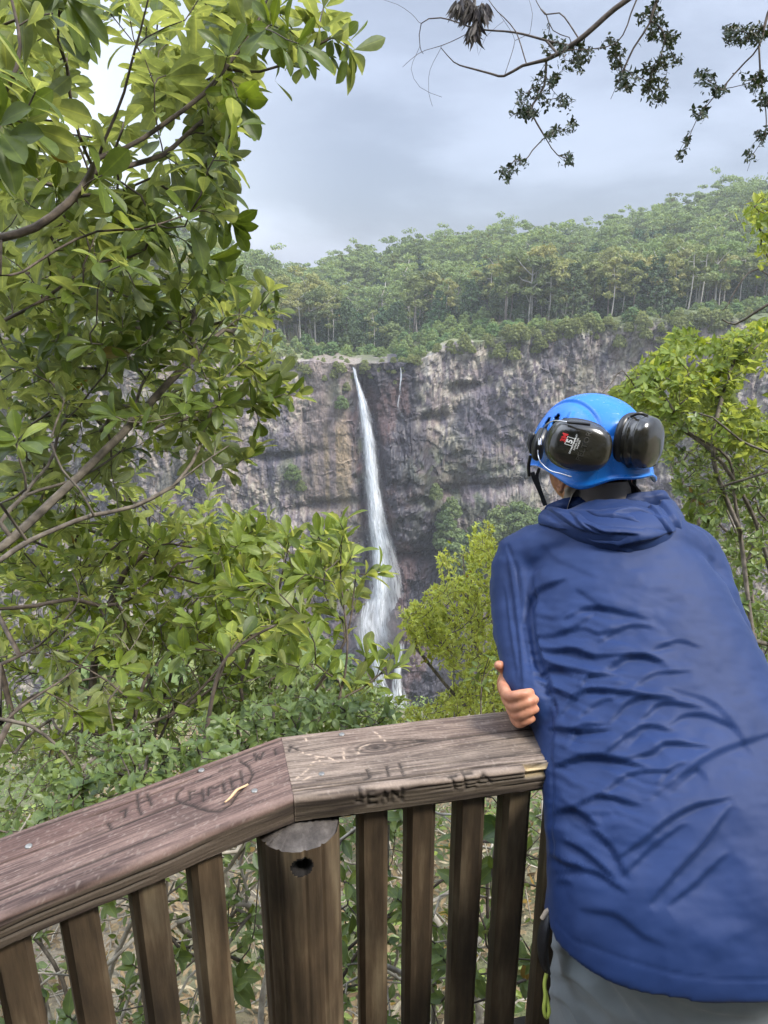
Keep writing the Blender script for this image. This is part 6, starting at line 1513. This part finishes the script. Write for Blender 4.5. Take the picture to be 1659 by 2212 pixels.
# legs
hipc = np.array([.482, .905, .80]); legs = []
for s in (-1, 1):
    L_ = [hipc + [s * .085, 0, 0], hipc + [s * .095, .02, -.15], hipc + [s * .10, .05, -.37], hipc + [s * .10, -.01, -.60], hipc + [s * .105, -.05, -.73]]
    bd_.append(swept(L_, [.085, .078, .055, .050, .036], n=24, ref=(0, 1, 0), step=.03)); legs.append(L_)
    ft = L_[-1]; bd_.append(swept([ft + [0, -.03, -.03], ft + [s * .01, .08, -.045], ft + [s * .02, .17, -.05]], [.034, .036, .026], n=20, ref=(0, 0, 1), step=.02))
bd_.append(ellipsoid(hipc + [0, 0, -.03], (.155, .10, .10), n=32))
BV, BF, BN = remesh(bd_, .0026, smooth=5, fac=.5)
def skin_mat():
    m, nt, out = mat('skin'); b = N(nt, 'ShaderNodeBsdfPrincipled'); b.inputs['Roughness'].default_value = .5
    t = N(nt, 'ShaderNodeTexCoord'); no = N(nt, 'ShaderNodeTexNoise'); no.inputs['Scale'].default_value = 60; no.inputs['Detail'].default_value = 4; nt.links.new(t.outputs['Object'], no.inputs[0])
    r = ramp(nt, [(.3, (.40, .155, .085)), (.7, (.56, .27, .16))]); nt.links.new(no.outputs[0], r.inputs[0])
    nt.links.new(r.outputs[0], b.inputs['Base Color']); b.inputs['Subsurface Weight'].default_value = .12; b.inputs['Subsurface Radius'].default_value = (.01, .004, .002)
    n2 = N(nt, 'ShaderNodeTexNoise'); n2.inputs['Scale'].default_value = 350; nt.links.new(t.outputs['Object'], n2.inputs[0])
    bp = N(nt, 'ShaderNodeBump'); bp.inputs['Strength'].default_value = .3; bp.inputs['Distance'].default_value = .0008; nt.links.new(n2.outputs[0], bp.inputs['Height']); nt.links.new(bp.outputs[0], b.inputs['Normal'])
    nt.links.new(b.outputs[0], out.inputs[0]); return m
m_skin = skin_mat()
part('body', fmesh('body', BV, BF, mats=[m_skin]), person)
m_hair = simple('dark_hair', (.012, .010, .009), rough=.7, bump=.8, bscale=500, vscale=200)
V, Fa = ellipsoid(hl(0, -.014, .006), (.079, .094, .096), Rm=HR, n=48, m=40)
loc = (V - HCN) @ HR; keepv = (loc[:, 1] < .035) | (loc[:, 2] > .045); keepv &= (loc[:, 2] > -.072 - .2 * loc[:, 1] * 0)
V = V + .0015 * (fbm(V[:, 0] / .004, V[:, 1] / .004, V[:, 2] / .02, o=2, s=4) - .5)[:, None] * norm(V - HCN)
f0 = Fa[0]; f0 = f0[keepv[f0].all(1)]
part('hair', fmesh('hair', V, f0, mats=[m_hair]), person)
m_eye = simple('eye_white', (.75, .73, .70), rough=.2)
for s in (-1, 1):
    V, Fa = ellipsoid(hl(s * .032, .078, .000), (.013, .011, .009), Rm=HR, n=16, m=10); part('eye', fmesh('eye', V, Fa, mats=[m_eye]), person)
# neck tube
ng = [SC[8] + [0, -.012, .0], hl(0, -.030, -.150), hl(0, -.028, -.105), hl(0, -.024, -.078)]
V, Fa = swept(ng, [.086, .074, .067, .062], n=72, ref=(0, 1, 0), step=.004, cap=False)
dn = norm(V - (HCN + HR @ np.array([0, -.02, -.11]))); V = V + dn * (.006 * (fbm(V[:, 0] / .05, V[:, 1] / .05, V[:, 2] / .012, o=3, s=14) - .5))[:, None]
part('neck_tube', fmesh('neck_tube', V, [Fa[0]], mats=[m_gait]), person)
# ---- trousers, shirt, boots
tr = [swept([hipc + [0, .01, .03], hipc + [0, 0, .0], hipc + [0, .005, -.06]], [.100, .126, .132], [.17, .205, .208], ref=(1, 0, 0), n=48, ex=2.3, step=.02)]
for L_, s in zip(legs, (-1, 1)): tr.append(swept(L_[:-1] + [L_[-1] + [0, 0, .02]], [.116, .108, .084, .078, .072], n=32, ref=(0, 1, 0), step=.02))
TV_, TF_, TN_ = remesh(tr, .006, smooth=6)
U2, V2 = proj(TV_)
TFo = [([(1188, 2050), (1230, 2070), (1270, 2100)], 12, .006), ([(1195, 2110), (1240, 2125), (1290, 2180)], 12, .006), ([(1185, 2150), (1215, 2170), (1240, 2212)], 11, .006), ([(1240, 2050), (1300, 2110), (1370, 2212)], 14, .007), ([(1290, 2090), (1360, 2150), (1420, 2230)], 12, .005),
       ([(1440, 2150), (1520, 2190), (1600, 2200)], 14, .006), ([(1380, 2130), (1450, 2190), (1480, 2240)], 12, .005)]
Ht = fold_disp(U2, V2, TFo) + .009 * (fbm(TV_[:, 0] / .07, TV_[:, 1] / .07, TV_[:, 2] / .05, o=4, s=15) - .5)
part('trousers', fmesh('trousers', TV_ + TN_ * Ht[:, None], TF_, mats=[m_trou]), person)
a_ = np.linspace(0, 2 * np.pi, 80, endpoint=False); rows = []
for k, z in enumerate(np.linspace(.866, .822, 8)):
    left = np.clip(-np.cos(a_), 0, 1) ** 2; zz_ = z + .0 * a_ if k < 4 else .856 - (.856 - z) * (.0 + 1.0 * left)
    r_ = .006 * (fbm(np.cos(a_) * 5, np.sin(a_) * 5 + z * 9, o=2, s=6) - .5)
    rows.append(np.c_[.482 + (.214 + r_) * np.sign(np.cos(a_)) * np.abs(np.cos(a_)) ** .87, .878 + (.122 + r_) * np.sign(np.sin(a_)) * np.abs(np.sin(a_)) ** .87, zz_])
part('shirt_hem', fmesh('shirt_hem', np.concatenate(rows), grid_faces(80, 8, True), mats=[m_shirt]), person)
m_boot = simple('brown_boot_leather', (.07, .045, .03), rough=.6, bump=.4)
for L_, s in zip(legs, (-1, 1)):
    ft = L_[-1]; bt_ = [swept([ft + [0, -.005, .05], ft + [0, -.01, -.02]], [.052, .050], n=24, ref=(0, 1, 0), step=.02), swept([ft + [0, -.035, -.035], ft + [s * .01, .08, -.040], ft + [s * .02, .19, -.046]], [.040, .044, .030], n=24, ref=(0, 0, 1), step=.02)]
    V, Fa, _ = remesh(bt_, .006, smooth=4); V[:, 2] = np.maximum(V[:, 2], .002); part('boot', fmesh('boot', V, Fa, mats=[m_boot]), person)
# belt gear: black pouch strap and a lime cord
m_blk = simple('black_webbing', (.014, .014, .016), rough=.6, bump=.4, bscale=400)
V, Fa = swept([X3(1190, 1962, 1.13), X3(1178, 2000, 1.12), X3(1172, 2040, 1.13), X3(1176, 2080, 1.14), X3(1184, 2102, 1.14)], [.006, .014, .017, .016, .006], [.005, .007, .008, .007, .004], ref=(1, 0, 0), n=20, step=.006)
pch = part('belt_pouch', fmesh('belt_pouch', V, Fa, mats=[m_blk]), person)
m_tan = simple('tan_webbing', (.35, .28, .20), rough=.8)
V, Fa = tubes([(np.array([X3(1171, 1985, 1.12), X3(1180, 1970, 1.12), X3(1192, 1960, 1.13)]), [.004, .004, .003])], 8); link('strap_edge', fmesh('strap_edge', V, Fa, mats=[m_tan]), pch)
m_cord = simple('lime_cord', (.42, .48, .08), rough=.6)
cp = smooth_path([tuple(X3(*q)) for q in [(1181, 2100, 1.135), (1176, 2125, 1.13), (1178, 2150, 1.125), (1175, 2180, 1.12), (1180, 2198, 1.12), (1186, 2186, 1.12), (1182, 2160, 1.125), (1178, 2140, 1.13)]], .004)
V, Fa = tubes([(cp, np.full(len(cp), .0030))], 8); part('belt_cord', fmesh('belt_cord', V, Fa, mats=[m_cord]), person)
m_zip = simple('zip_teeth', (.16, .17, .2), rough=.3, metal=.6)
zp = smooth_path([tuple(X3(*q)) for q in [(1184, 1632, 1.235), (1186, 1650, 1.225), (1190, 1680, 1.215), (1194, 1700, 1.21)]], .006); V, Fa = tubes([(zp, np.full(len(zp), .0018))], 6); part('pocket_zip', fmesh('pocket_zip', V, Fa, mats=[m_zip]), person)

# ================================================================== helmet with parked ear muffs
m_shell = simple('blue_helmet_plastic', (.012, .17, .62), rough=.30, spec=.5, var=.06, vscale=12, coat=.15, bump=.12, bscale=300)
nt_ = m_shell.node_tree; b_ = next(n for n in nt_.nodes if n.type == 'BSDF_PRINCIPLED'); src_ = b_.inputs['Base Color'].links[0].from_socket
t_ = N(nt_, 'ShaderNodeTexCoord'); mp_ = N(nt_, 'ShaderNodeMapping'); mp_.inputs['Scale'].default_value = (90, 90, 420); mp_.inputs['Rotation'].default_value = (.5, .9, .3); nt_.links.new(t_.outputs['Object'], mp_.inputs[0])
n_s = N(nt_, 'ShaderNodeTexNoise'); n_s.inputs['Scale'].default_value = 1; n_s.inputs['Detail'].default_value = 3; nt_.links.new(mp_.outputs[0], n_s.inputs[0]); r_s = ramp(nt_, [(.66, (0, 0, 0)), (.74, (.45, .45, .45))]); nt_.links.new(n_s.outputs[0], r_s.inputs[0])
n_d = N(nt_, 'ShaderNodeTexNoise'); n_d.inputs['Scale'].default_value = 14; n_d.inputs['Detail'].default_value = 6; nt_.links.new(t_.outputs['Object'], n_d.inputs[0]); r_d = ramp(nt_, [(.45, (.22, .22, .22)), (.7, (.55, .55, .55))]); nt_.links.new(n_d.outputs[0], r_d.inputs[0]); nt_.links.new(r_d.outputs[0], b_.inputs['Roughness'])
m_s = N(nt_, 'ShaderNodeMix', data_type='RGBA'); m_s.inputs[7].default_value = (.45, .55, .65, 1); nt_.links.new(r_s.outputs[0], m_s.inputs[0]); nt_.links.new(src_, m_s.inputs[6]); nt_.links.new(m_s.outputs[2], b_.inputs['Base Color'])
m_black = simple('black_plastic', (.013, .013, .014), rough=.35, spec=.5)
m_olive = simple('glossy_dark_olive_plastic', (.020, .018, .013), rough=.20, spec=.6, var=.3, vscale=25, coat=.5)
m_foam = simple('black_foam', (.010, .010, .011), rough=.95)
m_wire = simple('steel_wire', (.6, .6, .62), rough=.25, metal=1.0, var=.05)
helmet = thing('helmet', 'glossy bright blue climbing helmet with vents, worn by the person at the rail', 'helmet', tuple(HCN))
na, nv = 220, 120
th = np.linspace(0, 2 * np.pi, na, endpoint=False)        # 0 = front, pi/2 = left side
vv_ = np.linspace(0.012, 1, nv); TH_, VV_ = np.meshgrid(th, vv_)
drop = .030 + .034 * np.exp(-((np.abs(((TH_ + np.pi) % (2 * np.pi)) - np.pi) - 2.25) / .42) ** 2) + .018 * np.exp(-((TH_ - np.pi) / .5) ** 2) - .006 * np.exp(-((np.abs(((TH_ + np.pi) % (2 * np.pi)) - np.pi) - 1.45) / .3) ** 2)
ph_ = np.minimum(VV_ / .84, 1) * np.pi / 2; dz = np.clip((VV_ - .84) / .16, 0, 1)
ex_ = 1.0
sx = np.sin(ph_) ** ex_; cz_ = np.cos(ph_) ** .95
rx_, ry_ = .113 + .0 * TH_, .131 - .004 * np.cos(TH_)
flare = 1 + .022 * dz ** 2 * (1 + .8 * np.exp(-((np.abs(((TH_ + np.pi) % (2 * np.pi)) - np.pi) - 2.25) / .4) ** 2))
hx_ = -np.sin(TH_) * sx * rx_ * flare; hy_ = np.cos(TH_) * sx * ry_ * flare; hz_ = .130 * cz_ ** 1.0 - .030 - (drop - .020) * dz
# moulded panels and ridges
prd = np.abs(hx_) - (.052 - .10 * (hz_ - .05)); ridge = .0035 * sstep(.006, -.006, prd) * sstep(.02, .05, hz_) - .0030 * np.exp(-(prd / .0035) ** 2) * sstep(.03, .06, hz_)
ridge += -.0012 * np.exp(-((hz_ - .012 - .10 * np.clip(-hy_, 0, 1) + .0 * hx_) / .0028) ** 2) * (hy_ < .02) + .0010 * sstep(.0, .012, hz_ - .012 - .10 * np.clip(-hy_, 0, 1))
ridge += .004 * np.exp(-((dz - .86) / .10) ** 2) + .003 * np.exp(-((TH_ - 1.95 - .9 * (hz_ - .02)) / .05) ** 2) * sstep(-.02, .03, hz_) * (hz_ < .07)
nl = norm(np.stack([hx_ / .116 ** 2, hy_ / .138 ** 2, np.maximum(hz_, 0) / .122 ** 2], -1))
SHV = np.stack([hx_, hy_, hz_], -1) + nl * ridge[..., None]
# vents: three slanted openings on each side
hole = np.zeros(TH_.shape, bool)
for c0, z0 in ((1.42, .046), (1.66, .052), (1.92, .044), (.95, .05)):
    for sgn in (1, -1):
        a0 = c0 if sgn == 1 else 2 * np.pi - c0
        du = (TH_ - a0) * .12; dv = SHV[..., 2] - z0; du2 = du + sgn * .35 * dv
        hole |= ((np.abs(du2) / .0085) ** 3 + (np.abs(dv) / .014) ** 3) < 1
gf = grid_faces(na, nv, True); hm = hole.ravel(); gf = gf[~hm[gf].any(1)]
SV = SHV.reshape(-1, 3); inn_ = SV - np.repeat(nl.reshape(-1, 3), 1, 0) * .0035
W = HCN + SV @ HR.T; Wi = HCN + inn_ @ HR.T; nn_ = len(W)
cnt = {}
ed = np.concatenate([gf[:, [0, 1]], gf[:, [1, 2]], gf[:, [2, 3]], gf[:, [3, 0]]]); key = np.sort(ed, 1); kk = key[:, 0].astype(np.int64) * nn_ + key[:, 1]
uq, inv, ct = np.unique(kk, return_inverse=True, return_counts=True); bnd = ed[ct[inv] == 1]
side_f = np.stack([bnd[:, 1], bnd[:, 0], bnd[:, 0] + nn_, bnd[:, 1] + nn_], 1)
shell = part('shell', fmesh('shell', np.concatenate([W, Wi]), [gf, gf[:, ::-1] + nn_, side_f], mats=[m_shell]), helmet)
V, Fa = ellipsoid((0, 0, 0), (.101, .119, .088), n=60, m=40); keepv = V[:, 2] > -.028; f0 = Fa[0]; f0 = f0[keepv[f0].all(1)]
part('liner', fmesh('liner', HCN + V @ HR.T, [f0], mats=[m_foam]), helmet)
def cup(center, nrm, upd, ax, ay, depth, label):
    nrm = norm(np.array(nrm, float)); xr = norm(np.cross(np.array(upd, float), nrm)); yr = np.cross(nrm, xr)
    m_, n_ = 40, 72; f = np.linspace(0, 1, m_); A_ = np.linspace(0, 2 * np.pi, n_, endpoint=False); FF, AA_ = np.meshgrid(f, A_, indexing='ij')
    e = 2.5; ca = np.sign(np.cos(AA_)) * np.abs(np.cos(AA_)) ** (2 / e); sa = np.sign(np.sin(AA_)) * np.abs(np.sin(AA_)) ** (2 / e)
    rad = np.where(FF < .62, np.sin(FF / .62 * np.pi / 2) ** .8, 1.0); rad = np.maximum(rad, .012); hgt = np.where(FF < .62, depth * (.55 + .45 * np.cos(FF / .62 * np.pi / 2) ** 1.0), depth * .55 * (1 - (FF - .62) / .38))
    lip = .0030 * np.exp(-((FF - .86) / .03) ** 2) + .0018 * np.exp(-((FF - .66) / .025) ** 2)
    X_, Y_ = ca * (rad * ax + lip), sa * (rad * ay + lip); Z_ = hgt
    def P(x, y, z): return np.array(center) + x[..., None] * xr + y[..., None] * yr + z[..., None] * nrm
    V = P(X_, Y_, Z_).reshape(-1, 3); Fa = [grid_faces(n_, m_, True)[:, ::-1], np.arange(n_)[None], (np.arange(n_) + n_ * (m_ - 1))[None, ::-1]]
    o = part('ear_cup', fmesh('ear_cup', V, Fa, mats=[m_olive]), helmet, label)
    # cushion ring against the shell
    A2 = np.linspace(0, 2 * np.pi, 60, endpoint=False); ring = [P(np.array(math.copysign(abs(math.cos(q)) ** .8, math.cos(q)) * ax * .92), np.array(math.copysign(abs(math.sin(q)) ** .8, math.sin(q)) * ay * .92), np.array(-.006)) for q in A2]
    ring = np.array(ring + [ring[0], ring[1]]); V, F2 = tubes([(ring, np.full(len(ring), .0085))], 12); link('cushion', fmesh('cushion', V, F2, mats=[m_black]), o)
    def surf(x, y):
        x, y = np.asarray(x, float), np.asarray(y, float)
        r_ = np.clip((np.abs(x / ax) ** e + np.abs(y / ay) ** e) ** (1 / e), 0, .98); q = np.arcsin(r_ ** (1 / .8)); z = depth * (.55 + .45 * np.cos(q))
        return P(x, y, z + .0007)
    return o, surf
cL, nL = X3(1256, 967, 1.325), norm(np.array([-.12, -.98, .14])); cR, nR = X3(1366, 953, 1.392), norm(np.array([.70, -.71, .03]))
oL, surfL = cup(cL - nL * .046, nL, (.18, 0, 1), .0560, .0440, .050, 'dark olive ear cup with white and red printing, facing the viewer')
oR, surfR = cup(cR, nR, (.0, .1, 1), .048, .0490, .052, 'plain dark olive ear cup sticking out to the right')
def lettering(txt, x0, y0, size, mat_, rotup=True, name='lettering', bold=0.0, par=None, sq=1.0):
    cu = bpy.data.curves.new('t', 'FONT'); cu.body = txt; cu.size = size; cu.offset = bold; cu.align_x = 'CENTER'; cu.align_y = 'CENTER'; cu.resolution_u = 2
    to = bpy.data.objects.new('t', cu); COL.objects.link(to); dg = bpy.context.evaluated_depsgraph_get(); em = to.evaluated_get(dg).to_mesh()
    n = len(em.vertices); V = np.empty(n * 3, np.float32); em.vertices.foreach_get('co', V); V = V.reshape(-1, 3)
    polys = [list(p_.vertices) for p_ in em.polygons]; to.evaluated_get(dg).to_mesh_clear(); bpy.data.objects.remove(to)
    u, v = V[:, 0] * sq, V[:, 1]
    x, y = x0 - v, y0 + u                       # reads upwards
    x, y = x + .15 * (y - y0), y - .10 * (x - x0)
    P = surfL(x, y); me = bpy.data.meshes.new(name); me.from_pydata([tuple(q) for q in P], [], polys); me.materials.append(mat_); link(name, me, oL); return me
D1 = .00088
m_red = simple('red_print', (.55, .02, .02), rough=.5); m_wht = simple('white_print', (.75, .75, .72), rough=.5); m_emb = simple('embossed_plastic', (.055, .052, .045), rough=.3)
lettering('3M', -38 * D1, 13 * D1, .0125, m_red, bold=.0006)
lettering('5', -26 * D1, 8 * D1, .0145, m_wht, bold=.0005)
lettering('OPTIME 3 EARMUFF', -18 * D1, 4 * D1, .0042, m_wht, bold=.0001); lettering('AS/NZS 1270', -12.5 * D1, 5 * D1, .0040, m_wht, bold=.0001); lettering('Lot # 0510', -8 * D1, 5 * D1, .0034, m_wht, bold=.0001)
lettering('PELTOR', 4 * D1, 4 * D1, .0135, m_emb, sq=1.15)
bx = []; c_ = (-26 * D1, 8 * D1); h_ = 8.2 * D1; t_ = 1.1 * D1
for (x0, y0, x1, y1) in ((-h_, -h_, h_, -h_ + t_), (-h_, h_ - t_, h_, h_), (-h_, -h_ + t_, -h_ + t_, h_ - t_), (h_ - t_, -h_ + t_, h_, h_ - t_)):
    xs_ = np.array([x0, x1, x1, x0]); ys_ = np.array([y0, y0, y1, y1]); x, y = c_[0] + xs_ + .15 * ys_, c_[1] + ys_ - .10 * xs_; bx.append(surfL(x, y))
link('label_frame', fmesh('label_frame', np.concatenate(bx), np.arange(16).reshape(4, 4), mats=[m_wht]), oL)
def rod(pts, r, name, mt, label=None, par=helmet, s=8):
    P = smooth_path([tuple(X3(*q)) for q in pts], .004); V, Fa = tubes([(P, np.full(len(P), r))], s); return part(name, fmesh(name, V, Fa, mats=[mt]), par, label)
rod([(1163, 958, 1.415), (1168, 940, 1.405), (1178, 920, 1.375), (1196, 909, 1.355), (1222, 911, 1.33), (1232, 913, 1.322)], .0013, 'wire_arm', m_wire)
rod([(1226, 912, 1.325), (1250, 914, 1.312), (1275, 917, 1.306)], .0030, 'wire_sleeve', m_black)
rod([(1162, 972, 1.41), (1164, 990, 1.405), (1172, 1003, 1.38), (1190, 1017, 1.36), (1212, 1023, 1.345), (1234, 1030, 1.335)], .0013, 'wire_arm', m_wire)
rod([(1362, 900, 1.36), (1372, 895, 1.355), (1384, 893, 1.355), (1398, 898, 1.36)], .0030, 'wire_sleeve', m_black); rod([(1396, 897, 1.36), (1412, 902, 1.40), (1416, 915, 1.46)], .0013, 'wire_arm', m_wire)
rod([(1395, 1008, 1.385), (1410, 1004, 1.385), (1418, 1002, 1.40)], .0038, 'wire_sleeve', m_black)
V, Fa = swept([X3(1172, 936, 1.445), X3(1163, 958, 1.435), X3(1160, 985, 1.44)], [.013, .016, .012], [.010, .012, .010], ref=(1, 0, 0), n=24, ex=3, step=.006); mt_ = part('hinge_mount', fmesh('hinge_mount', V, Fa, mats=[m_black]), helmet)
V, Fa = swept([X3(1150, 940, 1.455), X3(1147, 960, 1.455), X3(1149, 975, 1.455)], [.006, .008, .006], n=14, ref=(1, 0, 0), ex=3); link('clip', fmesh('clip', V, Fa, mats=[m_black]), mt_)
V, Fa = tubes([(np.array([X3(1166, 948, 1.415), X3(1166, 962, 1.412)]), [.004, .004])], 10); link('pivot_pin', fmesh('pivot_pin', V, Fa, mats=[m_wire]), mt_)
rod([(1146, 985, 1.45), (1142, 1005, 1.46), (1143, 1028, 1.47)], .0035, 'headlamp_clip', m_black)
def strap(pts, w, name='chin_strap'):
    P = smooth_path([tuple(X3(*q)) for q in pts], .006); T = norm(np.gradient(P, axis=0)); S_ = norm(np.cross(T, norm(P - [0, 0, CAMZ]))); d = norm(np.cross(T, S_)) * .0007
    V = np.stack([P - S_ * w - d, P + S_ * w - d, P + S_ * w + d, P - S_ * w + d], 1).reshape(-1, 3); part(name, fmesh(name, V, [grid_faces(4, len(P), True)], smooth=False, mats=[m_blk]), helmet)
strap([(1150, 1020, 1.46), (1156, 1038, 1.465), (1168, 1065, 1.47), (1178, 1092, 1.475)], .0042)
strap([(1165, 1012, 1.45), (1160, 1030, 1.46), (1168, 1060, 1.468)], .0030)
strap([(1371, 1020, 1.455), (1370, 1040, 1.46), (1369, 1075, 1.47)], .0040); strap([(1358, 1015, 1.45), (1360, 1040, 1.455), (1364, 1075, 1.465)], .0035)
# ================================================================== the air
m, nt, out = mat('haze_air'); pv = N(nt, 'ShaderNodeVolumePrincipled'); pv.inputs['Density'].default_value = .00034; pv.inputs['Color'].default_value = (.93, .96, 1, 1); pv.inputs['Anisotropy'].default_value = .1
nt.links.new(pv.outputs[0], out.inputs['Volume'])
bx = np.array([[x, y, z] for x in (-905, 905) for y in (-905, 640) for z in (-160, 190)], float)
hf = np.array([[0, 1, 3, 2], [4, 6, 7, 5], [0, 4, 5, 1], [2, 3, 7, 6], [1, 5, 7, 3], [0, 2, 6, 4]])
tag(link('haze', fmesh('haze', bx, hf, smooth=False, mats=[m])), 'pale air haze over the gorge', 'haze', kind='stuff')

# spray drifting round the foot of the fall
m, nt, out = mat('spray'); pv = N(nt, 'ShaderNodeVolumePrincipled'); pv.inputs['Density'].default_value = .032; pv.inputs['Color'].default_value = (.97, .98, 1, 1)
nt.links.new(pv.outputs[0], out.inputs['Volume'])
V, Fa = ellipsoid(at(826, 1365, 189.0), (8.5, 5.5, 9.5), n=24, m=16)
tag(link('spray', fmesh('spray', V, Fa, mats=[m])), 'pale spray hanging round the foot of the waterfall', 'spray', kind='stuff')
